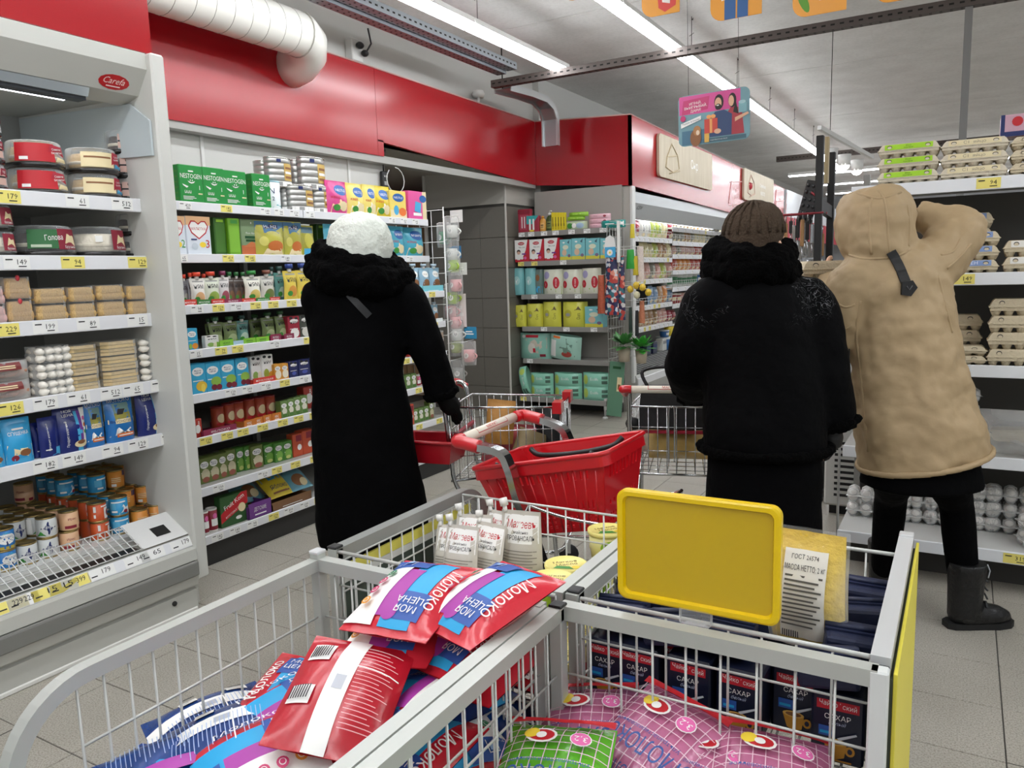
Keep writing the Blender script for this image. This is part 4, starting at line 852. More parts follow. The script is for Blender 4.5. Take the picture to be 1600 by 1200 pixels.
# ---- diapers, wipes, bottles
HUG = paperm('#c21f32')
k_box('diaper_red', 'diaper_box', 'diaper box', .22, .12, .3, '#c21f32', [('p', [(-.11, .04), (0, .04), (.06, .16), (.09, .3), (-.11, .3)], W_), ('e', -.01, .25, .05, .022, HUG), ('t', 'Huggies', -.01, .25, .022, W_, .08), ('t', 'Elite Soft', 0, .2, .018, BK, .11), ('e', -.05, .14, .03, .03, paperm('#4a3a34')), ('e', -.05, .125, .026, .022, paperm('#d8b09a')), ('r', -.075, .03, -.03, .1, W_), ('r', .0, .1, .06, .118, PUR), ('e', .05, .055, .022, .02, PNK), ('e', -.0, .055, .022, .02, W_)], desc='red and white diaper box')
k_box('diaper_teal', 'diaper_box', 'diaper box', .2, .12, .32, '#7cc0c6', [('r', -.1, .0, .1, .06, paperm('#d8cf4a')), ('e', -.0, .2, .05, .035, paperm('#dfe3c8')), ('e', -.02, .12, .04, .05, paperm('#d9b89a')), ('e', .06, .07, .025, .025, paperm('#7d6a86')), ('p', [(.03, .27), (.07, .31), (.06, .25)], paperm('#3c5a6a')), ('e', -.03, .27, .02, .012, W_)], desc='light blue diaper box with a baby picture')
def pack(key, col, col2, shapes, desc, W=.2, D=.13, H=.3, wr=.05):
    k_pouch(key, 'diaper_pack', 'diaper pack', W, D, H, col, shapes, 'x', wr=wr, seed=len(K), desc=desc)
pack('pack_teal', '#7cbcbe', '', [('e', .0, .16, .05, .05, paperm('#a9d3d0')), ('p', [(-.02, .16), (.02, .18), (.0, .12)], W_)], 'teal wrapped diaper pack')
pack('pack_grey', '#6a7f78', '', [('e', .0, .2, .04, .04, BRN), ('r', -.08, .02, .08, .1, SKY)], 'grey teal diaper pack')
pack('pack_hug', '#dfe0cd', '', [('p', [(-.1, .0), (.1, .0), (.1, .1), (0, .07), (-.1, .12)], paperm('#9cc24a')), ('e', .055, .14, .032, .07, HUG), ('t', 'HUGGIES', .055, .14, .016, W_, .11, PI/2), ('e', -.05, .23, .035, .045, paperm('#a9a4c9')), ('e', -.065, .12, .03, .045, HUG), ('t', 'Huggies', -.065, .12, .011, W_, .06, PI/2)], 'cream and green diaper pack', W=.22)
pack('pack_yellow', '#d8d653', '', [('e', -.03, .16, .03, .05, paperm('#b9b53a')), ('e', -.03, .15, .02, .02, GRY), ('t', 'Ours', .05, .13, .025, paperm('#6a6a2a'), .1, PI/2), ('p', [(.02, .2), (.07, .2), (.05, .25)], paperm('#6a5a3a'))], 'yellow wrapped diaper pack')
pack('pack_mintbig', '#8fc5b4', '', [('p', [(-.03, .02), (.05, .0), (.1, .1), (.1, .2), (0, .23), (-.06, .18)], paperm('#c9bfae')), ('r', -.06, .2, .04, .225, HUG), ('e', -.08, .21, .016, .016, W_), ('r', .05, .02, .09, .045, MAR), ('e', -.01, .1, .03, .05, paperm('#d8d2c6')), ('r', .0, .06, .02, .1, HUG)], 'flat mint diaper pack', W=.25, H=.24, D=.1)
pack('pack_mintred', '#a3cdbd', '', [('p', [(-.02, .02), (.09, .04), (.1, .2), (.02, .22), (-.03, .12)], paperm('#6f8f80')), ('e', .03, .06, .04, .03, paperm('#a8443a')), ('r', -.09, .21, -.03, .232, ORA), ('r', -.11, .02, -.06, .19, W_)], 'tilted mint and red diaper pack', W=.25, H=.24, D=.1)
k_pouch('wipe_mint', 'wipes_pack', 'wipes pack', .24, .12, .085, '#8ccab2', [('t', 'Ecolife', -.0, .05, .018, W_, .09), ('r', .06, .02, .1, .04, paperm('#4d6a5c')), ('r', .06, .05, .1, .068, paperm('#4d6a5c')), ('e', -.08, .045, .025, .03, paperm('#b9cf62'))], 'x', wr=.04, desc='mint wipes pack')
k_pouch('wipe_lime', 'wipes_pack', 'wipes pack', .2, .1, .06, '#8dbf3a', [('r', -.08, .02, .08, .04, paperm('#a5d356'))], 'x', wr=.03, desc='lime wipes pack')
k_pouch('wipe_leaf', 'wipes_pack', 'wipes pack', .2, .1, .06, '#b9c9a8', [('e', -.04, .03, .03, .02, GRN), ('e', .0, .03, .02, .018, W_), ('e', .05, .03, .03, .02, paperm('#9fb8d0'))], 'x', wr=.03, desc='pale leafy wipes pack')
k_pouch('wipe_pink', 'wipes_pack', 'wipes pack', .2, .1, .05, '#e6b9c3', [('t', 'Honey', -.02, .028, .012, MAR, .06), ('e', .06, .026, .012, .012, MAR)], 'x', wr=.03, desc='pale pink wipes pack')
k_pouch('wipe_teal', 'wipes_pack', 'wipes pack', .24, .11, .07, '#2a9c94', [('p', [(.06, .01), (.11, .01), (.11, .06), (.08, .06)], W_), ('r', -.06, .03, .03, .04, W_)], 'x', wr=.04, desc='turquoise wipes pack')
k_box('pads_red', 'toothbrush_pack', 'hygiene pack', .14, .05, .25, '#a3223a', [('r', -.05, .03, .05, .19, paperm('#b5475a')), ('r', -.03, .05, -.02, .17, W_), ('r', .0, .05, .01, .17, W_), ('r', .03, .05, .04, .17, W_), ('r', -.07, .2, .07, .24, MAR)], desc='tall red hygiene pack')
k_box('pads_teal', 'toothbrush_pack', 'hygiene pack', .14, .05, .2, '#9c2a3c', [('p', [(-.07, .1), (.0, .1), (.07, .2), (-.07, .2)], TEAL), ('r', -.04, .03, -.02, .16, W_), ('r', .0, .03, .02, .16, W_), ('e', -.01, .02, .03, .01, YEL)], desc='red and teal hygiene pack')
def bottle(key, col, labcol, capc, desc, pump=False):
    R, H = .035, .19
    b = MB().lathe([(R*.9, 0), (R, .006), (R, H*.6), (R*.75, H*.74), (R*.38, H*.8), (R*.36, H*.84)], P_(col), 14, squash=(1, .65)).mesh('bottle')
    c = MB().lathe([(R*.42, H*.82), (R*.42, H*.92), (R*.3, H*.95)], P_(capc), 12)
    if pump: c.tube([(0, 0, H*.94), (0, 0, H*1.05)], .005, P_(capc)).tube([(0, 0, H*1.05), (.022, 0, H*1.04)], .006, P_(capc))
    F = lambda x, z, o: ((R+o)*math.sin(x/R), -(R*.65+o)*math.cos(x/R), z)
    kind(key, 'shampoo_bottle', 'bottle', (2*R, 1.3*R, H), b, [('cap', c.mesh('cap'), []), front_print(F, [('r', -.025, .03, .025, .1, paperm(labcol)), ('r', -.015, .07, .015, .08, BK), ('r', -.015, .05, .015, .056, BK)], 'label')], desc)
bottle('bottle_orange', '#dba04a', '#e2b46a', '#d8973c', 'orange shampoo bottle'); bottle('bottle_green', '#3f4f24', '#77824a', '#d9d9d2', 'dark green pump bottle', True)
k_box('tube_yellow', 'toothpaste_box', 'tube box', .035, .035, .2, '#e3cf28', [('r', -.012, .02, .012, .08, paperm('#c9b41e')), ('r', -.004, .05, .004, .15, BK)], desc='tall yellow tube box')

# ---- cheese cooler goods
def gbag(key, col, c2, desc, W=.11, H=.15, D=.05): k_pouch(key, 'cheese_pack', 'cheese pack', W, D, H, col, [('r', -W*.4, H*.35, W*.4, H*.68, paperm(c2), (3, 3)), ('t', 'Сыр', 0, H*.52, H*.14, W_, W*.5), ('e', .0, H*.18, W*.3, H*.1, CRM)], 'pillow', wr=.05, desc=desc)
gbag('bag_white', '#dcdad0', '#2b3550', 'white and black cheese pack'); gbag('bag_green', '#b9c25a', '#3f8a34', 'yellow green cheese pack'); gbag('bag_cream', '#dcd0a4', '#7a8f3a', 'cream cheese pack'); gbag('bag_pink', '#d4a79a', '#b8453c', 'salmon pink sausage pack'); gbag('bag_brown', '#8a6a3c', '#c98a3c', 'brown cheese pack'); gbag('bag_grey', '#8d8b7c', '#b9b394', 'grey smoked cheese pack'); gbag('bag_red', '#c4503f', '#e2a28a', 'red sausage pack'); gbag('bag_orange', '#d8873a', '#e8b860', 'orange sausage pack'); gbag('bag_blue', '#7896b4', '#2a4f8f', 'blue and white dairy pack'); gbag('bag_tan', '#b08a62', '#8a5a3a', 'tan smoked pack'); gbag('bag_crimson', '#8f2030', '#c9404c', 'crimson bottle shaped pack')
k_tub('tub_white', 'dairy_tub', 'tub', .05, .07, '#dfe0da', '#e9e9e4', [('r', -.05, .015, .05, .05, paperm('#3f7a52'), (8, 1))], desc='white and green dairy tub'); k_tub('tub_blue', 'dairy_tub', 'tub', .05, .07, '#3f72ae', '#dfe4ea', [('r', -.04, .02, .04, .045, W_, (8, 1))], desc='blue dairy tub'); k_tub('tub_red', 'dairy_tub', 'tub', .05, .07, '#a83a3c', '#d9cfc4', [('r', -.04, .02, .04, .045, CRM, (8, 1))], desc='red dairy tub'); k_tub('tub_yellow', 'dairy_tub', 'tub', .06, .12, '#e2c93a', '#e6e6e0', [('e', 0, .06, .03, .03, BRN)], desc='tall yellow tub'); k_tub('tub_bigblue', 'dairy_tub', 'tub', .1, .13, '#2f6aa8', '#dfe6ea', [('e', 0, .05, .05, .03, W_)], desc='big blue tub')
k_box('box_navy', 'butter_box', 'dairy box', .12, .08, .12, '#232a44', [('r', -.05, .04, .05, .09, NAVY)], desc='navy dairy box'); k_box('box_white', 'butter_box', 'dairy box', .12, .08, .12, '#dcdcd6', [('r', -.05, .07, .05, .1, GRY)], desc='white dairy box')

# ---- eggs
pulp = M('#cfc2a6', .9, bump=.35, bscale=110, var=.08); pulp_w = M('#d8cfba', .9, bump=.35, bscale=110)
def k_eggbox(key, labcol, txt, desc, m=pulp, lab2=None, W=.28, D=.11, H=.075):
    hw, hd = W/2, D/2; zb = H*.5
    base = MB()
    for j, y in enumerate((-hd*.5, hd*.5)):
        for i in range(5):
            x = -W*.4+W*.2*i; base.lathe([(W*.055, 0), (W*.085, zb*.55), (W*.1, zb*.98)], m, 10, (x, y, 0))
    base.prism([(-hw*.97, -hd*.97), (hw*.97, -hd*.97), (hw*.97, hd*.97), (-hw*.97, hd*.97)], zb*.6, zb, m)
    base.prism([(-hw*1.02, -hd*1.03), (hw*1.02, -hd*1.03), (hw*1.02, hd*1.03), (-hw*1.02, hd*1.03)], zb, zb+.004, m)
    lid = MB(); lv = []
    for (k, z) in ((1., zb+.004), (.97, H*.62), (.9, H*.86), (.82, H)):
        kx, ky = (k+1)/2*k, k
        lv.append([(-hw*(1-(1-k)*.9), -hd*k), (hw*(1-(1-k)*.9), -hd*k), (hw*(1-(1-k)*.9), hd*k), (-hw*(1-(1-k)*.9), hd*k)]); lv[-1] = [(x, y, z) for x, y in lv[-1]]
    vs = [p for l in lv for p in l]; fs = []
    for a in range(3):
        for b in range(4): fs.append((a*4+b, a*4+(b+1) % 4, a*4+4+(b+1) % 4, a*4+4+b))
    fs.append((12, 13, 14, 15)); lid.add(vs, fs, m)
    F = lambda x, z, o: (x, -hd*(1.0-.17*max(0, (z-zb)/(H-zb))**1.3)-o-.001, z)
    tabs = MB()
    for sx in (-.62, .62):
        tabs.decal(F, [('e', sx*hw, H*.78, .012, .009, BK), ('e', sx*hw, H*.755, .010, .007, m)], .0014)
    sub = []
    if labcol:
        L = [('r', -hw*.78, zb+.006, hw*.78, H*.97, paperm(labcol), (6, 5))]
        if txt: L.append(('t', txt, 0, H*.77, H*.28, paperm(lab2 or '#2f5a1e'), W*.4))
        sub = [('label', MB().decal(F, L, .001).mesh('label'))]
    kind(key, 'egg_carton', 'egg carton', (W, D, H), base.mesh('egg_carton'), [('lid', lid.mesh('lid'), sub), ('latch', tabs.mesh('latch'), [])], desc)
k_eggbox('eggs_green', '#a3d62f', 'Яйцо\nкуриное', 'egg carton with a bright green label', pulp_w); k_eggbox('eggs_plain', None, '', 'plain grey pulp egg carton'); k_eggbox('eggs_cream', '#e3d6ae', 'С1  яйцо', 'cream egg carton with a pale label', pulp_w, '#8a8272'); k_eggbox('eggs_blue', '#7f97c4', 'ДЕРЕВЕН', 'egg carton with a blue label', pulp, '#e6ebf5'); k_eggbox('eggs_white', '#e3e1da', '', 'egg carton with a white label')
egg_m = M('#dedbd6', .45)
egg = MB().lathe([(0, 0), (.012, .003), (.02, .014), (.0215, .024), (.018, .04), (.009, .051), (0, .054)], egg_m, 10).mesh('egg')
hw, hd = .13, .055; tb_ = MB()
for i in range(5):
    for j in range(2): tb_.lathe([(.012, 0), (.022, .014), (.0245, .03)], CLEAR, 8, (-.104+.052*i, -.026+.052*j, 0))
tb_.prism([(-hw, -hd), (hw, -hd), (hw, hd), (-hw, hd)], .03, .0315, FILM)
tl_ = MB()
for i in range(5):
    for j in range(2): tl_.lathe([(.0255, .032), (.022, .052), (.01, .06), (0, .061)], FILM, 8, (-.104+.052*i, -.026+.052*j, 0))
kind('egg_tray', 'egg_pack', 'egg pack', (.26, .11, .062), None, [('clear_tray', tb_.mesh('clear_tray'), []), ('clear_lid', tl_.mesh('clear_lid'), [])], 'clear pack of white eggs')
def spawn_eggs(loc, rz, sc, label, group):
    o = spawn('egg_tray', loc, (0, 0, rz), (sc,)*3, label, group)
    for i in range(5):
        for j in range(2): link('egg', egg, o, loc=(-.104+.052*i, -.026+.052*j, .004))
    return o
# ------------------------------------------------------------ goods in the open cooler
def lv(n): return [''] if n == 1 else (['lower', 'upper'] if n == 2 else ['lowest', 'middle', 'topmost'])
def stack(key, a, b, top, front, z, n, what, where, group, sd=None, face='x', hf=None):
    lab = [('%s %s' % (l, what) if l else what)+', '+where for l in lv(n)]
    return put(key, face, a, b, top, front, z, lab, group, sd, n, hfix=hf)
F1 = FX-.025
G = 'cake boxes on the top cooler shelf'
stack('cake_pink', -28, 24, 168, F1, FRZ[0], 3, 'pink layered cake box', 'cut by the photo edge, top cooler shelf', G)
stack('cake_red', 40, 125, 219, F1, FRZ[0], 2, 'cake box with a red wrap', 'top cooler shelf', G)
stack('cake_cream', 134, 208, 231, F1, FRZ[0], 2, 'cream cake box with a red corner', 'top cooler shelf', G)
stack('cake_pink', 195, 250, 204, F1-.03, FRZ[0], 3, 'pink cake box in the stack', 'beside the cooler end panel', G)
G = 'cake boxes on the second cooler shelf'
stack('cake_berry', -30, 42, 319, F1, FRZ[1], 2, 'cake box with a red berry label', 'cut by the photo edge, second cooler shelf', G)
stack('cake_green', 46, 140, 352, F1, FRZ[1], 1, 'cake box with a green and dark red label', 'second cooler shelf', G)
stack('cake_berry', 134, 217, 354, F1, FRZ[1], 1, 'single low cake box with a red berry label', 'middle of the second cooler shelf', G)
stack('cake_dark', 208, 262, 334, F1-.03, FRZ[1], 2, 'dark chocolate cake box', 'second cooler shelf by the end panel', G)
G = 'cake rolls on the third cooler shelf'
for key, a, b, top, what, where in [('roll_pink', -30, 16, 447, 'pink cake roll box', 'third cooler shelf'), ('roll_red', 15, 58, 432, 'round cake roll box with a red bow', 'beside the pink rolls'),
        ('roll_tan', 60, 112, 449, 'tan cake roll box', 'first stack after the red bow'), ('roll_tan', 113, 155, 447, 'tan cake roll box', 'second stack after the red bow'), ('roll_tan', 156, 202, 444, 'tan cake roll box', 'third stack after the red bow'),
        ('roll_tan', 203, 240, 445, 'tan cake roll box', 'fourth stack after the red bow'), ('roll_red', 236, 264, 430, 'cake roll box with a red bow', 'by the cooler end panel')]:
    stack(key, a, b, top, F1, FRZ[2], 2, what, where, G)
G = 'sweets on the fourth cooler shelf'
stack('pastry_bag', -40, 66, 566, F1, FRZ[3], 2, 'brown film bag of pastries', 'fourth cooler shelf', G)
stack('zefir', 66, 122, 540, F1, FRZ[3], 3, 'clear box of white marshmallows', 'beside the pastry bags', G)
stack('wafer', 114, 163, 539, F1, FRZ[3], 3, 'box of pale wafer cake', 'next to the first marshmallow stack', G)
stack('wafer', 166, 226, 532, F1, FRZ[3], 3, 'box of pale wafer cake', 'next to the second marshmallow stack', G)
stack('zefir', 227, 278, 527, F1, FRZ[3], 3, 'clear box of white marshmallows', 'beside the cooler end panel', G)
G = 'milk pouches on the fifth cooler shelf'
for key, a, b, top, lab, dx in [('pouch_sky', -26, 14, 680, 'light blue milk pouch cut by the photo edge, fifth cooler shelf', 0), ('pouch_sky', 12, 60, 654, 'light blue milk pouch with a white spout on its shoulder', 0), ('pouch_navy', 56, 78, 660, 'dark blue pouch tucked between its neighbours, fifth cooler shelf', .03),
        ('pouch_navy', 68, 99, 652, 'dark blue pouch with white upright writing', 0), ('pouch_mc', 95, 143, 636, 'dark blue pouch with white and purple edge, beside the cow pouch', 0), ('pouch_cow', 140, 170, 625, 'narrower blue cow pouch on the fifth cooler shelf', .01),
        ('pouch_cow', 175, 219, 617, 'wide blue cow pouch standing alone on the fifth cooler shelf', 0), ('pouch_mc', 222, 260, 611, 'dark blue pouch with striped edge, second one, nearer the end panel', .01), ('pouch_navy', 254, 290, 606, 'dark blue pouch beside the cooler end panel', .01)]:
    put(key, 'x', a, b, top, F1-dx, FRZ[4], lab, G)
# tins on the cooler floor
G = 'tins on the cooler floor'
CRad, CH = .074, .083
def tins(key, px, rows, hs, what, x0=-3.135, zb=DECK_Z, tw=None):
    y = solve(px, True, 'y', x=x0, z=DECK_Z)
    for r in range(rows):
        h0, h1 = hs[r]
        for h in range(h0, h1):
            k2, w2 = (tw if tw and h >= tw[2] and r >= tw[3] else (key, what))[:2]
            spawn(k2, (x0-.037-.076*r+random.uniform(-.003, .003), y+random.uniform(-.004, .004), zb+CH*h), (0, 0, PI/2+random.uniform(-.6, .6)), (1, 1, 1),
                  '%s, %s row back, %s tier' % (w2, ORD[r], ['bottom', 'second', 'third', 'top'][h]), G)
tins('tin_cow', 20, 4, [(0, 2), (0, 2), (0, 2), (0, 2)], 'blue cow milk tin')
tins('tin_white', 54, 3, [(0, 1), (0, 2), (0, 2)], 'silver navy tin of the low front column')
tins('tin_white', 85, 5, [(0, 2)]*5, 'silver navy tin of the second column')
tins('tin_tan', 119, 5, [(0, 2)]*4+[(0, 3)], 'beige toffee tin of the column beside the silver ones')
tins('tin_red', 166, 6, [(0, 2)]*3+[(0, 3)]*3, 'brick red tin', tw=('tin_sky', 'sky blue tin standing on the red column', 2, 3))
tins('tin_sky', 198, 5, [(0, 2), (0, 2), (0, 3), (0, 3), (0, 3)], 'sky blue tin of the low column', tw=('tin_sky', 'sky blue tin stacked on the low blue column', 2, 2))
tins('tin_orange', 226, 5, [(0, 1), (0, 2), (0, 3), (0, 3), (0, 3)], 'orange tin of the first orange column')
tins('tin_orange', 252, 5, [(0, 1), (0, 2), (0, 2), (0, 3), (0, 3)], 'orange tin of the second orange column')
tins('tin_orange', 276, 4, [(0, 1), (0, 2), (0, 3), (0, 3)], 'orange tin of the third orange column')
tins('tin_sky', 296, 3, [(0, 1), (0, 2), (0, 3)], 'sky blue tin beside the end panel')

# ------------------------------------------------------------ goods on the baby food shelf
def row(items, front, z, group, where, face='x'):
    cnt = {}; tot = {}
    for it in items: tot[it[0]] = tot.get(it[0], 0)+1
    for it in items:
        key, a, b, top = it[:4]; dx = it[4] if len(it) > 4 else 0; cnt[key] = cnt.get(key, 0)+1
        d = K[key][5]
        lab = '%s, %s' % (d, where) if tot[key] == 1 else '%s, %s along, %s' % (d, ORD[cnt[key]-1], where)
        put(key, face, a, b, top, front+(-dx if face == 'x' else dx), z, lab, group, sd=(it[5] if len(it) > 5 else None), dz=(it[6] if len(it) > 6 else 0))
B = [x-.025 for x in GX]
row([('formula_green', 283, 320, 258), ('formula_green', 320, 354, 262), ('formula_green', 352, 388, 267), ('formula_green', 397, 425, 272), ('nan_tin', 421, 447, 283, .03),
     ('cereal_pink', 517, 550, 282), ('cereal_yellow', 548, 575, 286), ('cereal_yellow', 572, 592, 288), ('cereal_gold', 588, 616, 290), ('cereal_box_y', 611, 636, 298), ('cereal_box_p', 640, 667, 299)], B[0], GZ[0], 'goods on the top baby shelf', 'top baby shelf')
for a, b, t, n, w, dx in [(446, 464, 292, 1, 'single half hidden silver formula tin', .06), (461, 498, 289, 1, 'front silver formula tin on the bottom tier', 0), (496, 520, 291, 1, 'silver formula tin beside the pink pouch', .03)]:
    put('formula_tin', 'x', a, b, t, B[0]-dx, GZ[0], w, 'silver formula tins', sd=1)
zt = solve(290, False, 'z', x=B[0]-.05, y=3.3)
for a, b, t, w, dx in [(412, 434, 251, 'silver formula tin on the upper tier, nearest the green boxes', .12), (427, 464, 246, 'second silver formula tin on the upper tier', .05), (463, 481, 250, 'narrow looking silver tin behind on the upper tier', .12), (479, 517, 246, 'silver formula tin on the upper tier, nearest the pouches', .04)]:
    put('formula_tin', 'x', a, b, t, B[0]-dx, zt, w, 'silver formula tins', sd=1)
for a, b, w in [(425, 452, 'dark silver tin under the upper tier, first'), (478, 500, 'dark silver tin under the upper tier, second')]: put('formula_tin', 'x', a, b, 292, B[0]-.13, GZ[0], w, 'silver formula tins', sd=1, hfix=zt-GZ[0]-.001)
row([('malutka2', 262, 293, 337), ('malutka', 294, 332, 338), ('box_dkgreen', 338, 356, 340, .02), ('box_lime', 360, 378, 341), ('box_carrot', 379, 411, 343, .04), ('heinz', 408, 452, 344), ('heinz', 450, 478, 346, .02), ('pouch_pear', 474, 497, 352, .02), ('box_dkgreen', 498, 512, 350, .12), ('cereal_teal', 514, 545, 350), ('cereal_teal', 548, 580, 352), ('cereal_teal', 590, 616, 352), ('cereal_teal', 613, 637, 353), ('cereal_teal', 636, 669, 355)], B[1], GZ[1], 'goods on the second baby shelf', 'second baby shelf')
GP3 = 'puree pouches on the third baby shelf'
row([('puree_grey', 287, 299, 438, .07), ('puree_grey', 297, 309, 436, .05), ('puree_white', 303, 327, 435, .02), ('puree_grey', 318, 330, 437, .09), ('puree_leaf', 324, 350, 434, .02), ('puree_purple', 345, 364, 433, .05), ('puree_dk', 357, 371, 434, .08), ('puree_dk', 368, 382, 434, .08), ('puree_dk', 378, 392, 434, .08), ('puree_greencap', 388, 414, 432, .02), ('puree_browncap', 412, 435, 431, .03), ('puree_teal', 424, 436, 427, .1), ('puree_teal', 434, 452, 426, .07), ('puree_bar', 449, 470, 423), ('puree_bar', 469, 490, 422), ('puree_bar', 488, 508, 421)], B[2]-.01, GZ[2], GP3, 'third baby shelf')
row([('tray_red', 287, 308, 468), ('tray_green', 309, 330, 468), ('tray_red', 331, 351, 467), ('tray_maroon', 351, 378, 467), ('tray_red', 379, 400, 466), ('tray_green', 401, 422, 465), ('tray_red', 422, 438, 464)], B[2]+.012, GZ[2], 'cardboard trays on the third baby shelf', 'third baby shelf', )
row([('puree_milk', 625, 641, 418, .02), ('puree_milk', 643, 660, 418, .02), ('puree_milk', 660, 676, 418, .02), ('puree_milk', 676, 692, 418, .02)], B[2], GZ[2], GP3, 'far end of the third baby shelf')
row([('tray_teal', 626, 660, 447), ('tray_teal', 661, 693, 446)], B[2]+.012, GZ[2], 'cardboard trays on the third baby shelf', 'far end of the third baby shelf')
row([('juice_orange', 294, 311, 513), ('milk_cow', 322, 343, 524, .0, .6), ('puree_green', 325, 336, 506, .08), ('puree_green', 332, 354, 504, .03), ('puree_green', 354, 377, 503, .03), ('puree_teal', 374, 394, 501, .04), ('puree_green', 395, 414, 499, .1), ('puree_green', 414, 436, 496, .03), ('puree_green', 435, 453, 494, .02), ('milk_red', 452, 470, 494), ('milk_black', 470, 488, 492)], B[3]-.012, GZ[3], 'goods on the fourth baby shelf', 'fourth baby shelf')
row([('tray_lime', 344, 365, 531), ('tray_blue', 365, 381, 532), ('tray_lime', 381, 400, 528), ('tray_lime', 401, 421, 526), ('tray_maroon', 423, 440, 522), ('tray_maroon', 445, 460, 521)], B[3]+.012, GZ[3], 'cardboard trays on the fourth baby shelf', 'fourth baby shelf')
row([('puree_milk', 650, 663, 478, .03), ('puree_milk', 665, 677, 477, .03), ('puree_milk', 677, 688, 476, .03)], B[3], GZ[3], 'goods on the fourth baby shelf', 'far end of the fourth baby shelf')
row([('tray_white', 656, 668, 499), ('tray_white', 669, 681, 498), ('tray_white', 682, 692, 497)], B[3]+.012, GZ[3], 'cardboard trays on the fourth baby shelf', 'far end of the fourth baby shelf')
row([('juice_banana', 301, 324, 568), ('juice_cherry', 324, 347, 566), ('juice_cherry', 347, 370, 563), ('juice_cherry', 371, 391, 560, .01), ('milk_cow', 394, 411, 557, .03), ('milk_avo', 411, 429, 554, .02), ('pack_small', 430, 441, 569), ('pack_small', 441, 452, 568), ('pack_navy', 453, 467, 565), ('pack_navy', 468, 485, 562), ('pack_navy', 485, 498, 560)], B[4], GZ[4], 'cartons on the fifth baby shelf', 'fifth baby shelf')
row([('tray_red', 396, 431, 589)], B[4]+.012, GZ[4], 'cardboard trays on the fifth baby shelf', 'fifth baby shelf under the white cartons')
row([('jar_small', 664, 675, 517), ('jar_small', 676, 687, 517), ('jar_small', 688, 697, 517), ('box_red', 640, 662, 512, .02)], B[4], GZ[4], 'jars on the fifth baby shelf', 'end of fifth baby shelf')
row([('box_red', 304, 317, 655), ('jar_rust', 340, 356, 636, .06), ('jar_rust', 357, 372, 631, .06), ('jar_rust', 370, 387, 628, .05), ('jar_rust', 388, 404, 624, .06), ('jar_rust', 404, 420, 621, .06), ('jar_rust', 420, 436, 618, .06), ('juice_small', 440, 451, 627), ('juice_small', 451, 461, 624), ('juice_small', 461, 471, 621), ('juice_small', 471, 482, 618), ('box_red', 476, 492, 604, .09)], B[5]-.012, GZ[5], 'goods on the sixth baby shelf', 'sixth baby shelf')
row([('tray_maroon', 319, 370, 667), ('tray_orange', 382, 398, 656), ('tray_orange', 398, 411, 652), ('tray_orange', 412, 425, 648), ('tray_orange', 426, 440, 645)], B[5]+.012, GZ[5], 'cardboard trays on the sixth baby shelf', 'sixth baby shelf')
row([('juice_sage', 314, 331, 716), ('juice_sage', 329, 345, 712), ('juice_sage', 344, 357, 708), ('juice_sage', 356, 371, 703), ('juice_green', 371, 384, 700, .03), ('juice_green', 384, 394, 698, .02), ('juice_sage', 395, 413, 696), ('juice_green', 414, 430, 694, .02), ('juice_green', 431, 444, 692), ('juice_green', 444, 458, 689), ('box_orange', 459, 474, 678), ('box_orange', 474, 492, 672)], B[6]-.06, GZ[6], 'juice boxes on the seventh baby shelf', 'seventh baby shelf')
row([('jar_red', 319, 331, 800), ('jar_red', 331, 345, 795), ('snack_show', 347, 389, 772)], B[7]-.02, GZ[7], 'goods on the bottom baby shelf', 'bottom baby shelf')
row([('tray_purple', 390, 425, 783), ('tray_brown', 426, 487, 776)], B[7], GZ[7], 'cardboard trays on the bottom baby shelf', 'bottom baby shelf')
for key, px, lab in [('snack_yellow', 444, 'yellow and blue snack bag lying in the brown tray'), ('snack_blue', 474, 'blue snack bag leaning on the brown tray'), ('snack_blue', 412, 'blue snack bag slumped behind the purple tray')]:
    y = solve(px, True, 'y', x=B[7]-.05, z=GZ[7]+.08)
    spawn(key, (B[7]-.06-(.08 if px == 412 else 0), y, GZ[7]+.05), (math.radians(-52), 0, PI/2), (1, 1, 1), lab, 'snack bags on the bottom baby shelf')
# the rows behind the woman and the far part of the lower shelves
for i, keys in [(2, ['puree_bar', 'puree_white', 'puree_greencap', 'puree_teal']), (3, ['milk_black', 'milk_red', 'puree_green', 'puree_leaf']), (4, ['pack_navy', 'juice_cherry', 'milk_avo', 'juice_banana']), (5, ['jar_rust', 'box_red', 'juice_small', 'jar_red']), (6, ['juice_sage', 'juice_green', 'box_orange', 'juice_small']), (1, ['cereal_teal'])]:
    y = {1: 4.02, 2: 3.62, 3: 3.55, 4: 3.62, 5: 3.62, 6: 3.62}[i]; cnt = {}; q = 0
    while y < (4.3 if i < 5 and i > 1 else 4.2 if i == 1 else 4.6):
        k = keys[q//3 % len(keys)]; w = K[k][2][0]; cnt[k] = cnt.get(k, 0)+1; q += 1
        spawn(k, (B[i]-.05, y+w/2, GZ[i]), (0, 0, PI/2), (1, 1, 1), '%s, %s past the coat, %s baby shelf' % (K[k][5], ORD[cnt[k]-1], ORD[i]), 'goods beyond the dark coat'); y += w+.006

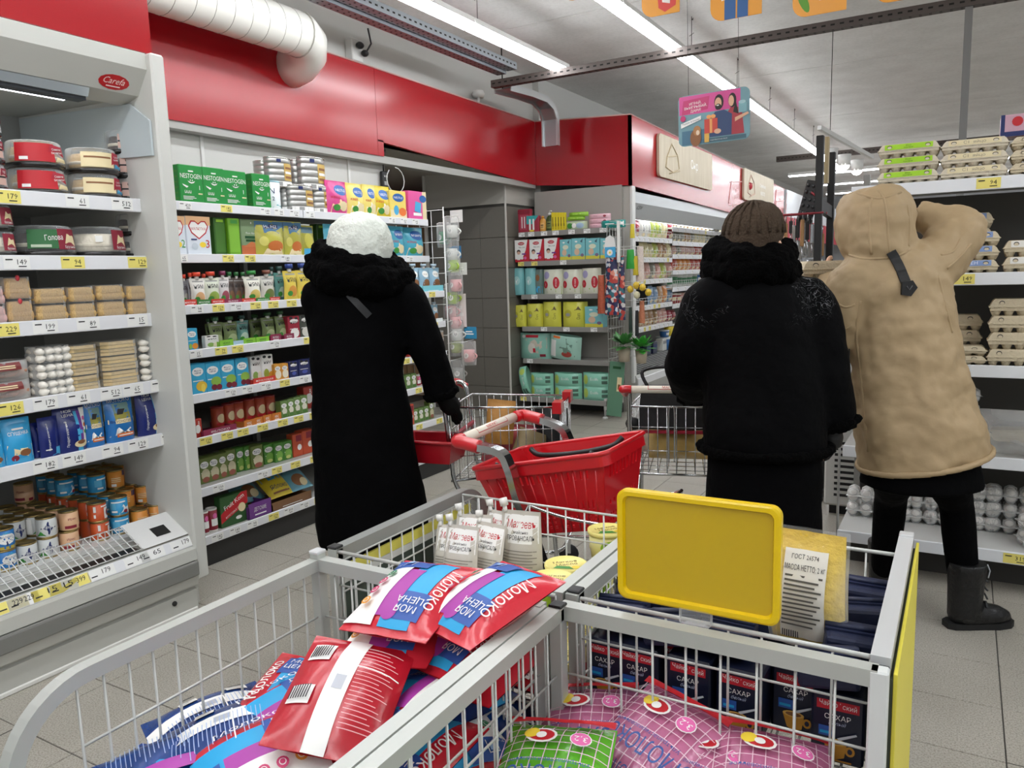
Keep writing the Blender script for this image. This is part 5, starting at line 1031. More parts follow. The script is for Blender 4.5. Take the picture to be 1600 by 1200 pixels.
# ------------------------------------------------------------ diaper shelf
D_ = [y+.02 for y in DY]
w = 'top diaper shelf'
row([('pads_red', 810, 829, 327), ('pads_teal', 823, 842, 337, -.01), ('bottle_orange', 842, 852, 336), ('bottle_green', 852, 863, 331), ('wipe_leaf', 880, 914, 346)], D_[0], DZS[0], 'toiletries on the top diaper shelf', w, 'y')
for i in range(5): put('tube_yellow', 'y', 862+4.3*i, 866.3+4.3*i, 332, D_[0], DZS[0], 'tall yellow tube box, %s of the five' % ORD[i], 'yellow tubes')
zw = DZS[0]+(solve(346, False, 'z', x=-3.6, y=D_[0])-DZS[0])
put('wipe_lime', 'y', 883, 911, 339, D_[0], zw, 'lower lime wipes pack lying on the leafy one', 'wipes on the top diaper shelf', hfix=.035)
put('wipe_lime', 'y', 886, 916, 333, D_[0], zw+.036, 'upper lime wipes pack of the little pile', 'wipes on the top diaper shelf', hfix=.04)
stack('wipe_pink', 917, 951, 334, D_[0], DZS[0], 3, 'pale pink wipes pack', 'top diaper shelf', 'wipes on the top diaper shelf', face='y')
put('wipe_teal', 'y', 936, 974, 344, D_[0]-.05, DZS[0], 'turquoise wipes pack beside the pink pile', 'wipes on the top diaper shelf')
row([('diaper_red', 805, 827, 375), ('diaper_red', 828, 850, 374), ('diaper_red', 851, 874, 372), ('diaper_teal', 875, 893, 374), ('diaper_teal', 893.5, 914, 372), ('diaper_teal', 915, 937, 372), ('diaper_teal', 938, 956, 372)], D_[1], DZS[1], 'diaper boxes on the second shelf', 'second diaper shelf', 'y')
row([('pack_teal', 799, 817, 419), ('pack_teal', 818, 835, 419), ('pack_grey', 833, 848, 421, .03), ('pack_hug', 846, 876, 421), ('pack_hug', 876, 906, 421), ('pack_hug', 906, 936, 419)], D_[2], DZS[2], 'wrapped diaper packs on the third shelf', 'third diaper shelf', 'y')
row([('pack_yellow', 800, 820, 477), ('pack_yellow', 820, 845, 475), ('pack_yellow', 845, 873, 472), ('pack_yellow', 874, 913, 472), ('diaper_teal', 914, 942, 479)], D_[3], DZS[3], 'diaper packs on the fourth shelf', 'fourth diaper shelf', 'y')
put('pack_mintbig', 'y', 809, 858, 521, D_[4]+.02, DZS[4], 'flat mint diaper pack with a heart print, fifth diaper shelf', 'mint diaper packs')
o = put('pack_mintred', 'y', 855, 903, 524, D_[4]-.02, DZS[4]+.012, 'mint and red diaper pack leaning over on the fifth shelf', 'mint diaper packs')[0]; o.rotation_euler = (.1, .12, 0)
o = put('wipe_mint', 'y', 808, 848, 598, D_[5]+.02, DZS[5], 'mint wipes pack standing on end beside the tiled corner', 'mint wipes packs', hfix=.085)[0]
o.location = (solve(817, True, 'x', y=D_[5]+.06, z=DZS[5]+.12), D_[5]+.06, DZS[5]+.15); o.rotation_euler = (0, math.radians(78), 0); o.location.x += .0
for j, (a, b) in enumerate(((826, 861), (862, 905), (907, 951))):
    stack('wipe_mint', a, b, 584, D_[5], DZS[5], 2, 'mint wipes pack', '%s pile on the bottom diaper shelf' % ORD[j], 'mint wipes packs', face='y')
# ------------------------------------------------------------ things hung on the ends of the two shelves
def hang_kind(key, name, cat, desc, mb_parts, size=(1, 1, 1)): kind(key, name, cat, size, None, mb_parts, desc)
def mug(key, col, desc, dots=BK):
    R, H = .042, .09; m = M(col, .35, coat=.2)
    b = MB().lathe([(R*.8, 0), (R, .006), (R*1.03, H), (R*.96, H), (R*.92, .012), (0, .01)], m, 18).mesh('cup')
    h = MB().tube([(R+.032*math.sin(PI*k/8)-.004, 0, H*.2+H*.6*k/8) for k in range(9)], .006, m, 6).mesh('handle')
    fl_ = pouch_mesh('film_bag', .12, .1, .18, FILM, 'x', seed=len(K), wr=.03)
    f = bpy.data.meshes.new('film_bag'); f = fl_
    F = cyl_F(R)
    d = MB().decal(F, [('e', 0, .05, .02, .022, W_), ('e', -.006, .054, .003, .004, dots), ('e', .006, .054, .003, .004, dots), ('r', -.006, .042, .006, .045, dots)]).mesh('printed_face')
    kind(key, 'baby_cup', 'cup', (.1, .1, .09), b, [('handle', h, []), ('printed_face', d, [])], desc)
mug('mug_green', '#2f8a5a', 'dark green baby cup'); mug('mug_white', '#dfe0da', 'white baby cup with ears'); mug('mug_lime', '#a9c93a', 'lime baby cup'); mug('mug_pink', '#e2a6a6', 'pink baby cup'); mug('mug_grey', '#9a9a96', 'grey baby cup'); mug('mug_sage', '#9fae5a', 'sage green baby cup')
gp = wire_panel('end_grid', ba, (-3.98, 4.77, .55), (.66, 0, 0), (0, 0, 1.38), 6, 12, .003, M('#d6d6d2', .4, metal=.4))
MB().tube([(-3.32, 4.77, .0), (-3.32, 4.77, 1.95)], .006, M('#d6d6d2', .4, metal=.4)).build('grid_post', ba)
mf = {'m': 0}
for key, px, py, lab in [('mug_green', 694, 372, 'dark green baby cup hanging high on the wire grid'), ('mug_white', 706, 362, 'white baby cup with two handles beside the dark green one'), ('mug_white', 706, 398, 'white baby cup under the dark green one'), ('mug_lime', 708, 416, 'pale lime baby cup, upper of two on the grid'),
        ('mug_lime', 706, 466, 'bright lime baby cup, lower of two on the grid'), ('mug_pink', 704, 487, 'pink baby cup under the bright lime one'), ('mug_pink', 711, 504, 'pink baby cup below another pink one'), ('mug_white', 713, 523, 'white baby cup above the sage one'), ('mug_sage', 712, 542, 'sage green baby cup low on the grid'), ('mug_pink', 733, 556, 'pink baby cup sticking out lowest on the grid'), ('mug_grey', 715, 584, 'grey baby cup at the bottom of the grid'), ('mug_white', 694, 578, 'white baby cup beside the grey one'), ('mug_pink', 712, 446, 'pink baby cup beside a clear card, above the bright lime one')]:
    y = 4.86; P = at(px, py, 'y', y)
    MB().tube([(min(P.x, -3.33), 4.77, P.z+.1), (P.x, 4.80, P.z+.11), (P.x, 4.93, P.z+.115)], .0025, fm, 4).build('hook', ba)
    spawn(key, (P.x, y, P.z-.045), (0, 0, random.uniform(-.5, .5)), (1.0,)*3, lab, 'baby cups on the wire grid')
    tag(link('hanging_bag', bpy.data.meshes['film_bag'], None, loc=(P.x, y, P.z-.07)), 'clear hanging bag around the %s' % lab.replace(' baby cup', ' cup'), 'bag', 'clear bags on the wire grid')
for px, py, c, lab in [(711, 394, '#3a7fb0', 'blue hanger card with white printing, on the wire grid'), (735, 520, '#2f8ab4', 'small blue card on the wire grid'), (713, 338, '#e4e4e0', 'white price flag above the baby cups'), (720, 420, '#dcdcd8', 'white card beside the pale lime cup'), (719, 486, '#e6dcd8', 'tall pale card behind the pink cups')]:
    P = at(px, py, 'y', 4.9); h = .13 if py == 486 else .045
    mb = MB().rbox(-.055, .055, -.0015, .0015, -h, h, P_(c), .001); mb.decal(lambda x, z, o: (x, -.0015-o, z), [('r', -.04, -h*.3, .03, -h*.1, W_, (1, 1)), ('r', -.04, h*.1, .02, h*.3, W_, (1, 1))])
    tag(mb.build('hanger_card'), lab, 'card', 'cards on the wire grid').location = P
tag(MB().rbox(-.02, .02, -.03, .03, -.09, .09, M('#161616', .35), .008).tube([(0, 0, .09), (0, 0, .2), (0, .03, .26)], .006, M('#161616', .4)).decal(lambda x, z, o: (.02+o, x, z), [('t', '16:55', 0, .05, .016, W_, .04), ('r', -.02, -.02, .02, .01, GRY), ('r', -.02, -.06, .02, -.035, GRY)]).build('wall_meter'), 'small black device on the wall edge by the doorway', 'device').location = (-4.04, 5.0, 2.2)
tag(MB().tube([(-3.97+.0*k, 5.06+.11*math.sin(2*PI*k/16), 2.22+.1*math.cos(2*PI*k/16)) for k in range(15)], .004, M('#cfcfca', .5)).build('cable_loop'), 'loop of white cable beside the black device', 'cable')
# plank crate seen through the doorway
t = thing('plank_crate', 'pale wooden plank crate seen through the doorway', 'crate', (-5.75, 7.6, 0)); pw = wood_mat('crate_wood', '#c2a078', '#94714c', 5)
plank = MB().rbox(-.047, .047, -.01, .01, 0, 2.2, pw, .003).mesh('plank')
for i in range(9): link('plank', plank, t, loc=(-.42+.1*i, 0, .1))
MB().box(-.5, .5, .011, .04, .0, .12, pw).box(-.5, .5, .011, .04, 1.9, 2.0, pw).build('batten', t)

# diaper shelf end: strips, bunches, plants
floral = bpy.data.materials.new('floral_print'); floral.use_nodes = True; nt = floral.node_tree; b = nt.nodes['Principled BSDF']; b.inputs['Roughness'].default_value = .35
tc = nt.nodes.new('ShaderNodeTexCoord'); vo = nt.nodes.new('ShaderNodeTexVoronoi'); vo.inputs['Scale'].default_value = 30; r = nt.nodes.new('ShaderNodeValToRGB'); r.color_ramp.interpolation = 'CONSTANT'
for p, c in ((0, '#2b3458'), (.25, '#b7463f'), (.42, '#d8d3cf'), (.55, '#3a6f7c'), (.68, '#e0907c'), (.8, '#3b2f55'), (.9, '#cfd8e2')):
    e = r.color_ramp.elements.new(p) if p else r.color_ramp.elements[0]; e.position = p; e.color = lin(c)
sx = nt.nodes.new('ShaderNodeSeparateColor'); nt.links.new(tc.outputs['Object'], vo.inputs['Vector']); nt.links.new(vo.outputs['Color'], sx.inputs['Color']); nt.links.new(sx.outputs[0], r.inputs['Fac']); nt.links.new(r.outputs['Color'], b.inputs['Base Color'])
def strip(px, py0, py1, wpx, y, m, lab, card=None):
    A = at(px, py0, 'y', y); z1 = solve(py1, False, 'z', x=A.x, y=y); w = wpx*(_fw.dot(A-EYE))/FPX; H = A.z-z1
    MB().tube([(DX1+.02, 7.06, A.z+.01), (A.x, y, A.z)], .003, fm, 4).build('hook', di)
    me = pouch_mesh('scented_strip', w, .05, H, m, 'x', taper=.25, seed=int(px), wr=.25, nu=8, nv=18)
    o = link('scented_strip', me, None, loc=(A.x, y, z1)); tag(o, lab, 'sachet', 'patterned sachets on the diaper shelf end')
    if card: MB().prism([(-w*.4, H*.97), (w*.4, H*.97), (w*.3, H*1.12), (0, H*1.16), (-w*.3, H*1.12)], -.004, .004, P_(card), lambda x, z, h: (x, h-.03, z)).decal(lambda x, z, o: (x, -.035-o, z), [('r', -w*.35, H*.84, w*.4, H*.99, SKY), ('e', 0, H*.91, w*.2, w*.2, W_), ('e', 0, H*.91, w*.07, w*.07, YEL)]).build('header_card', o)
strip(955, 385, 492, 24, 6.93, floral, 'longest patterned sachet strip under a white daisy header card', '#ecebe8'); strip(939, 430, 490, 13, 6.95, M('#b4583c', .5, bump=.4, bscale=50, var=.4), 'rust coloured sachet strip beside the longest one'); strip(971, 400, 500, 12, 6.96, floral, 'thin patterned sachet strip behind the longest one')
strip(966, 345, 410, 6, 6.9, M('#e3e2dc', .5), 'thin white printed strip hanging beside the daisy card'); strip(985, 390, 420, 15, 7.0, M('#2f9a3a', .5, bump=.3), 'bright green bag hung on the wire end'); strip(993, 400, 430, 9, 7.02, M('#c9b52e', .5), 'thin yellow packet hung on the wire end'); strip(1000, 385, 440, 14, 7.05, M('#d8c9c0', .5, bump=.4, var=.3), 'long pale packet hung beside the yellow one'); strip(1003, 470, 505, 10, 7.05, M('#c27a5a', .5, var=.3), 'peach coloured packet under the lemons'); strip(985, 480, 520, 6, 7.0, M('#2c3c33', .5), 'narrow dark packet hung on the wire end'); strip(995, 485, 525, 6, 7.02, M('#26282a', .5), 'narrow black packet hung on the wire end'); strip(988, 350, 372, 8, 7.0, M('#d6c23a', .5), 'small yellow packet in the upper basket')
for k, (px, py) in enumerate(((985, 452), (994, 446), (1004, 449), (1013, 457), (995, 461))):
    P = at(px, py, 'y', 6.95); MB().tube([(DX1+.02, 7.06, P.z+.04), (P.x, 6.95, P.z+.034)], .0025, fm, 4).build('hook', di); tag(MB().blob((0, 0, 0), (.032, .032, .035), M('#d9b83a', .45, bump=.2) if k != 4 else M('#d9d3b0', .5), 10, 7).build('lemon'), 'decorative lemon in the hanging bunch, %s of five' % ORD[k], 'ornament', 'lemon bunch').location = P
def bush(px, py, y, r, m, lab, n=44):
    P = at(px, py, 'y', y); MB().tube([(DX1+.02, 7.06, P.z-r*.5), (P.x, y, P.z-r*.5)], .003, fm, 4).build('hook', di); t = thing('potted_plant', lab, 'plant', P); mb = MB(); rd = random.Random(int(px))
    for i in range(n):
        a = rd.uniform(0, 2*PI); e = rd.uniform(-.3, 1.1); d = Vector((math.cos(a)*math.cos(e), math.sin(a)*math.cos(e), math.sin(e)))*r*rd.uniform(.6, 1.1); s = d.cross(Vector((0, 0, 1))).normalized()*r*.2
        mb.add([d*.2, d*.65+s, d, d*.65-s], [(0, 1, 2, 3)], m)
    mb.build('leaves', t, 'stuff'); MB().lathe([(r*.3, -r*.9), (r*.38, -r*.1)], M('#b4a894', .6), 10).build('pot', t)
bush(975, 540, 6.93, .17, M('#4f8f4a', .5, var=.3), 'variegated green potted plant at the diaper shelf end'); bush(1002, 544, 7.0, .16, M('#3f9a35', .5, var=.3), 'bright green potted plant beside the variegated one')
P = at(962, 608, 'y', 6.97); bd = MB().rbox(-.075, .075, -.006, .006, -.27, .27, M('#5f8a70', .45), .004); bd.decal(lambda x, z, o: (x, -.006-o, z), [('r', -.04, .2, .04, .225, BKB), ('r', .01, -.02, .055, .12, CRM), ('r', .02, .0, .045, .05, BRN)])
o = bd.build('cutting_board'); tag(o, 'sage green board leaning against the diaper shelf end', 'board'); o.location = P; o.rotation_euler = (0, .08, .15)

# ------------------------------------------------------------ cheese cooler goods
def fill(keys, px0, px1, wpx, tops, z, grp, where, seed, dx=.04):
    rd = random.Random(seed); x = px0; i = 0; cnt = {}
    while x < px1:
        k = keys[i*len(keys)//max(1, int((px1-px0)/wpx)) % len(keys)] if rd.random() < .85 else rd.choice(keys); w = wpx*rd.uniform(.85, 1.15)
        cnt[k] = cnt.get(k, 0)+1
        put(k, 'x', x, x+w*.97, tops+rd.uniform(-1.5, 1.5), CX-dx-rd.uniform(0, .02), z, '%s, %s along on the %s' % (K[k][5], ORD[cnt[k]-1], where), grp)
        x += w; i += 1
Z1n = ['first shelf of the near cheese bay', 'second shelf of the near cheese bay', 'third shelf of the near cheese bay', 'fourth shelf of the near cheese bay', 'fifth shelf of the near cheese bay']
fill(['bag_crimson', 'bag_white', 'bag_white', 'bag_green', 'bag_green', 'bag_cream'], 993, 1050, 9, 341, CZ1[0], 'packs in the near cheese bay', Z1n[0], 1)
fill(['bag_cream', 'bag_cream', 'bag_green', 'bag_cream', 'bag_tan'], 1002, 1046, 7, 379, CZ1[1], 'packs in the near cheese bay', Z1n[1], 2)
fill(['bag_pink', 'bag_grey', 'bag_pink', 'bag_green'], 1010, 1050, 9, 410, CZ1[2], 'packs in the near cheese bay', Z1n[2], 3)
fill(['bag_blue', 'bag_blue', 'bag_tan', 'bag_orange'], 1016, 1050, 8, 447, CZ1[3], 'packs in the near cheese bay', Z1n[3], 4)
fill(['bag_tan', 'bag_brown', 'bag_pink', 'bag_crimson'], 1000, 1058, 7, 483, CZ1[4], 'packs in the near cheese bay', Z1n[4], 5)
Z2n = ['%s shelf of the far cheese bay' % ORD[i] for i in range(6)]
S2 = [(['bag_grey', 'bag_brown', 'bag_orange', 'bag_brown', 'bag_grey'], 1053, 1132, 6, 340), (['bag_grey', 'bag_tan', 'bag_cream', 'bag_grey'], 1053, 1122, 6, 361), (['bag_grey', 'bag_pink', 'bag_red', 'bag_red', 'bag_pink'], 1053, 1116, 7, 383), (['bag_orange', 'bag_orange', 'bag_red', 'bag_red', 'bag_orange'], 1053, 1114, 7, 403), (['tub_white', 'tub_white', 'tub_white', 'tub_blue'], 1047, 1098, 7, 427), (['tub_red', 'tub_red', 'bag_pink', 'tub_red'], 1053, 1078, 7, 457)]
for i, (ks, a, b, w, t) in enumerate(S2): fill(ks, a, b, w, t, CZ2[i], 'packs in the far cheese bay', Z2n[i], 20+i)
zdk = .462
for key, px, py, lab in [('tub_bigblue', 1040, 545, 'big blue tub on the cheese cooler floor, first'), ('tub_bigblue', 1056, 543, 'big blue tub on the cheese cooler floor, second'), ('box_white', 1033, 556, 'white dairy box on the cheese cooler floor'), ('box_navy', 1018, 558, 'navy dairy box on the cheese cooler floor'), ('box_navy', 1008, 562, 'second navy dairy box nearest the diaper end')]:
    y = solve(px, True, 'y', x=-3.2, z=zdk); spawn(key, (-3.2, y, zdk), (0, 0, PI/2), (1.2,)*3, lab, 'tubs on the cheese cooler floor')
for key, px, z, lab in [('tub_blue', 1038, .6, 'blue tub standing on the big blue one'), ('tub_yellow', 1046, .6, 'tall yellow tub stacked over the blue tubs'), ('tub_yellow', 1054, .6, 'second tall yellow tub over the blue tubs')]:
    y = solve(px, True, 'y', x=-3.2, z=z); spawn(key, (-3.2, y, zdk+.158), (0, 0, PI/2), (1.2,)*3, lab, 'tubs on the cheese cooler floor')

# ------------------------------------------------------------ eggs
def egg_stack(key, a, b, top, y, z, n, what, where, grp): 
    lab = [('%s %s, %s' % (l, what, where)).strip() for l in (lv(n) if n < 4 else ['lowest', 'second', 'third', 'topmost'])]
    return put(key, 'y', a, b, top, y, z, lab, grp, sd=1.0, n=n)
GE = 'egg cartons on the top egg shelf'; ey = EY[0]+.02
egg_stack('eggs_green', 1370, 1466, 223, ey, EZ[0], 3, 'egg carton with a bright green label', 'top egg shelf', GE)
egg_stack('eggs_cream', 1468, 1574, 216, ey, EZ[0], 3, 'cream egg carton with a pale label', 'top egg shelf', GE)
egg_stack('eggs_plain', 1577, 1690, 209, ey, EZ[0], 3, 'pale egg carton cut by the photo edge', 'top egg shelf', GE)
tag(MB().rbox(-.1, .1, -.05, .05, 0, .09, P_('#c9a0b0'), .004).decal(flat_front(.2, .1), [('r', -.1, 0, .1, .02, NAVY), ('r', -.1, .02, -.085, .09, NAVY), ('e', .02, .055, .03, .02, PNK), ('e', -.04, .06, .02, .02, RED)]).build('tea_box'), 'pink patterned box on top of the egg cartons', 'box').location = (solve(1606, True, 'x', y=ey+.06, z=2.0), ey+.06, solve(209, False, 'z', x=.3, y=ey+.06))
GE = 'egg cartons on the second egg shelf'
egg_stack('eggs_blue', 1455, 1560, 363, EY[1]+.03, EZ[1], 3, 'egg carton with a blue label', 'second egg shelf', GE)
egg_stack('eggs_blue', 1448, 1548, 334, EY[1]+.16, EZ[1], 4, 'blue labelled egg carton at the back', 'second egg shelf', GE)
egg_stack('eggs_white', 1566, 1672, 374, EY[1]+.03, EZ[1], 2, 'egg carton with a white label', 'second egg shelf', GE)
GE = 'egg cartons on the third egg shelf'
egg_stack('eggs_plain', 1440, 1541, 541, EY[2]+.04, EZ[2], 2, 'plain grey egg carton of the short stack', 'third egg shelf', GE)
egg_stack('eggs_plain', 1432, 1532, 492, EY[2]+.19, EZ[2], 3, 'plain grey egg carton of the back stack', 'third egg shelf', GE)
egg_stack('eggs_plain', 1541, 1645, 467, EY[2]+.04, EZ[2], 4, 'plain grey egg carton of the tall stack', 'third egg shelf', GE)
GE = 'clear egg packs on the lower egg shelves'
y5 = 4.1
for a, n, tx in [(1323, 2, 'beside the shelf end'), (1400, 3, 'between the legs'), (1446, 3, 'behind the leg'), (1520, 3, 'in the widest pile')]:
    x = solve(a, True, 'x', y=y5, z=EZ[4]+.05)+.13*1.12
    for i in range(n): spawn_eggs((x, y5+.06, EZ[4]+.0725*i), 0, 1.16, '%s clear pack of white eggs, %s, bottom egg shelf' % (lv(n)[i], tx), GE)
x = solve(1588, True, 'x', y=4.0, z=EZ[4])
for i in range(2): spawn_eggs((x+.15, 4.0, EZ[4]+.0725*i), .3, 1.16, '%s clear egg pack at the photo edge, bottom egg shelf' % lv(2)[i], GE)
for i in range(4): spawn_eggs((solve(1470, True, 'x', y=4.2, z=EZ[3]), 4.12, EZ[3]+.0725*i), .2, 1.16, '%s clear egg pack beside the tan coat, fourth egg shelf' % ['lowest', 'second', 'third', 'topmost'][i], GE)
spawn('eggs_plain', (solve(1570, True, 'x', y=4.3, z=EZ[3]), 4.3, EZ[3]), (0, 0, .3), (1, 1, 1), 'loose grey egg carton at the back of the fourth egg shelf', 'egg cartons on the third egg shelf')
o = link('crumpled_bag', pouch_mesh('crumpled_bag', .36, .2, .2, FILM, 'pillow', seed=8, wr=.18, nu=14, nv=12), None, loc=(solve(1600, True, 'x', y=4.05, z=EZ[3]), 4.08, EZ[3]+.0)); tag(o, 'crumpled clear plastic bag lying on the fourth egg shelf', 'bag')

# ------------------------------------------------------------ hanging kitchen tools and bottles
steel = M('#b9bbbd', .25, metal=.9); tw_ = wood_mat('handle_wood', '#b48a5c', '#8a6238', 14)
def tool(px, py0, py1, pyb, y, hm, head, lab, w=.022):
    A = at(px, py0, 'y', y); z1 = solve(py1, False, 'z', x=A.x, y=y); z2 = solve(pyb, False, 'z', x=A.x, y=y); t = thing('kitchen_tool', lab, 'kitchen tool', (A.x, y, A.z), 0, 'kitchen tools on the rack')
    MB().rbox(-w/2, w/2, -.009, .009, z1-A.z, 0, hm, .005, seg=2).tube([(0, 0, 0), (0, 0, .03), (.0, .012, .045)], .003, steel).build('handle', t)
    mb = MB().tube([(0, 0, z1-A.z), (0, 0, (z1+z2)/2-A.z)], .004, steel); zz = (z1+z2)/2-A.z; ze = z2-A.z
    if head == 'spatula': mb.rbox(-.035, .035, -.002, .002, ze, zz, steel, .001)
    elif head == 'ladle': mb.blob((0, -.02, ze+.03), (.04, .04, .03), steel, 10, 6)
    elif head == 'whisk':
        for k in range(5): mb.tube([(0, 0, zz), (.028*math.cos(k*1.25), .028*math.sin(k*1.25), (zz+ze)/2), (0, 0, ze)], .002, steel, 4)
    else: mb.tube([(0, 0, zz), (0, 0, ze)], .006, steel)
    mb.build('head', t)
bh = M('#1c1b1b', .4)
yt = RKY-.0
for a in [(1228, 349, 390, 432, yt, tw_, 'rod', 'wooden handled tool hanging beside the knitted hat'), (1254, 343, 385, 436, yt+.02, tw_, 'spatula', 'wooden handled spatula in the middle of the rack'), (1241, 352, 380, 430, yt+.13, steel, 'ladle', 'steel ladle hanging behind the wooden handles'), (1247, 345, 372, 425, yt+.13, bh, 'whisk', 'black handled whisk on the rack'), (1262, 346, 375, 430, yt+.1, bh, 'spatula', 'black handled spatula by the post'), (1269, 350, 380, 420, yt+.12, steel, 'ladle', 'steel ladle by the post'), (1236, 345, 365, 440, yt+.26, bh, 'ladle', 'black handled ladle at the back of the rack'), (1258, 350, 378, 415, yt+.26, steel, 'whisk', 'steel whisk at the back of the rack'), (1222, 356, 380, 415, yt+.26, steel, 'spatula', 'steel spatula half hidden by the hat'), (1285, 365, 400, 440, yt+.2, tw_, 'rod', 'pale handled tool between the two posts')]: tool(*a)
P = at(1262, 325, 'y', yt+.2)
t = thing('hair_clip_strip', 'dark studded strip leaning up over the tool rack', 'rack strip', P)
mb = MB(); mb.rbox(-.045, .045, -.01, .01, -.09, .16, bh, .004); 
for i in range(6):
    for j in range(3): mb.blob((-.03+.03*j, -.014, -.07+.04*i), (.01, .008, .012), M('#3a3a3c', .3), 6, 4)
mb.build('strip', t); t.rotation_euler = (0, .25, 0)
o = link('tool_bag', pouch_mesh('tool_bag', .2, .12, .3, FILM, 'pillow', seed=3, wr=.15), None, loc=(solve(1255, True, 'x', y=RKY, z=1.3), RKY+.05, 1.1)); tag(o, 'clear crinkled bag hanging under the kitchen tools', 'bag', None)
for k in range(3):
    P = at(1300+10*k, 556, 'y', 4.78); t = thing('water_bottle', 'small clear bottle with a blue cap on the chest cooler, %s of three' % ORD[k], 'bottle', (P.x, 4.78, .93), 0, 'bottles on the chest cooler')
    MB().lathe([(.028, 0), (.03, .01), (.03, .1), (.012, .14), (.012, .155)], CLEAR, 12).build('bottle', t); MB().lathe([(.014, .15), (.014, .17), (0, .171)], M('#3a86c9', .4), 10).build('cap', t)
# dark clutter glimpsed by the rack foot and spotlights on a far track
tr = thing('spotlight_track', 'white track with bright spotlights beyond the black posts', 'lamp', at(1306, 256, 'y', 8.0))
MB().tube([(-.06, -.6, .25), (.25, .6, .1)], .02, lamp_white, rect=(.035, .035)).tube([(.0, -.4, .24), (.0, -.4, 1.1)], .003, wire_m).build('track', tr)
for k in range(3):
    MB().lathe([(.05, -.1), (.06, 0), (.0, .001)], M('#e8e8e6', .4), 12, (-.0+.08*k, -.3+.25*k, .10-.03*k)).build('lamp_head', tr)
    MB().blob((-.0+.08*k, -.3+.25*k, .01-.03*k), .05, M('#fffdf6', .5, emit=14), 10, 6).build('bulb', tr)
# ------------------------------------------------------------ wire bins
rail_m = M('#b9bcb6', .35, metal=.2, bump=.03, bscale=30); rail_hi = M('#d0d2d3', .35, metal=.2); zinc = M('#c9cac5', .3, metal=.15); capb = M('#1a1b1c', .5)
ZT = .83
def side_frame(parent, x, y0, y1, round0=False, round1=False, z=ZT, zl=.0, w=.026, m=rail_m):
    c = z-w/2; pts = []; R = .135 if round0 else .11
    if round0: pts += [(x, y0, zl)]+[(x, y0+R-R*math.cos(a), c-R+R*math.sin(a)) for a in (0, .16, .31, .47, .63, .79, .94, 1.1, 1.26, 1.41, PI/2)]
    else: pts += [(x, y0, c)]
    if round1: pts += [(x, y1-R+R*math.sin(a), c-R+R*math.cos(a)) for a in (0, .16, .31, .47, .63, .79, .94, 1.1, 1.26, 1.41, PI/2)]+[(x, y1, zl)]
    else: pts += [(x, y1, c)]
    MB().tube(pts, .013, m, rect=(w, w), up=(1, 0, 0)).build('side_frame', parent)
def post(parent, x, y, z=ZT, w=.026, m=rail_m, cap=True):
    mb = MB().rbox(x-w/2, x+w/2, y-w/2, y+w/2, 0, z, m, .002); o = mb.build('post', parent)
    if cap: MB().rbox(x-w/2-.001, x+w/2+.001, y-w/2-.001, y+w/2+.001, z, z+.006, capb, .002).build('post_cap', o)
def mesh_side(parent, x, y0, y1, z0, z1, sy=.05, sz=.1, r=.0024, m=zinc):
    wire_panel('wire_mesh', parent, (x, y0, z0), (0, y1-y0, 0), (0, 0, z1-z0), max(1, round((y1-y0)/sy)), max(1, round((z1-z0)/sz)), r, m)
def mesh_end(parent, y, x0, x1, z0, z1, sx=.05, sz=.09, r=.0024, rim=None, m=zinc):
    wire_panel('wire_mesh', parent, (x0, y, z0), (x1-x0, 0, 0), (0, 0, z1-z0), max(1, round((x1-x0)/sx)), max(1, round((z1-z0)/sz)), r, m, rim)
def mesh_floor(parent, x0, x1, y0, y1, z, s=.05, m=zinc):
    wire_panel('floor_grid', parent, (x0, y0, z), (x1-x0, 0, 0), (0, y1-y0, 0), round((x1-x0)/s), round((y1-y0)/s), .0024, m)
AX0, AX1, AY0, AY1 = -1.235, -.66, .60, 1.225
binA = thing('wire_bin', 'front wire bin heaped with red and blue milk bags', 'bin', (0, 0, 0))
side_frame(binA, AX0, .55, AY1, round0=True); post(binA, AX0, AY1, ZT+.014, cap=False); MB().rbox(AX0-.014, AX0+.014, AY1-.014, AY1+.014, ZT+.01, ZT+.018, rail_hi, .002).build('post_cap', binA)
MB().tube([(AX0, AY1, ZT-.013), (AX1, AY1, ZT-.013)], .013, rail_m, rect=(.026, .028)).build('rear_rail', binA)
side_frame(binA, AX1-.005, AY0-.3, AY1); post(binA, AX1-.005, AY1, ZT-.03)
mesh_side(binA, AX0, .665, AY1, .36, ZT-.026, .047, .105, .0027); mesh_side(binA, AX1-.005, AY0-.1, AY1, .36, ZT-.026, .045, .105); mesh_end(binA, AY1, AX0, AX1, .36, ZT-.026, .05, .1)
mesh_floor(binA, AX0, AX1, AY0-.2, AY1, .4); MB().tube([(AX0-.017, .55, .635), (AX0+.017, .55, .635)], .019, M('#d9d9d6', .4), 10).build('cable_tie', binA)
CX0, CX1, CY0, CY1 = -.635, -.088, 1.29, 1.93
binD = thing('wire_bin', 'near wire bin with pink milk bags', 'bin', (0, 0, 0))
side_frame(binD, CX0, AY0-.3, 1.235); post(binD, CX0, 1.235, ZT-.002); MB().tube([(CX0, 1.25, ZT-.014), (CX1, 1.25, ZT-.014)], .013, rail_m, rect=(.028, .028)).build('rear_rail', binD)
mesh_side(binD, CX0, AY0-.1, 1.235, .36, ZT-.026, .045, .105); mesh_end(binD, 1.247, CX0, CX1, .36, ZT-.028, .062, .105)
MB().rbox(CX1-.012, CX1+.016, 1.235, 1.262, 0, ZT, M('#d9dcda', .35), .003).build('post', binD, label='white corner post'); mesh_floor(binD, CX0, CX1, AY0-.2, 1.24, .46)
mesh_side(binD, CX1, AY0+.45, 1.235, .40, .5, .045, .1)
binC = thing('wire_bin', 'wire bin of sugar boxes with a yellow sign frame', 'bin', (0, 0, 0))
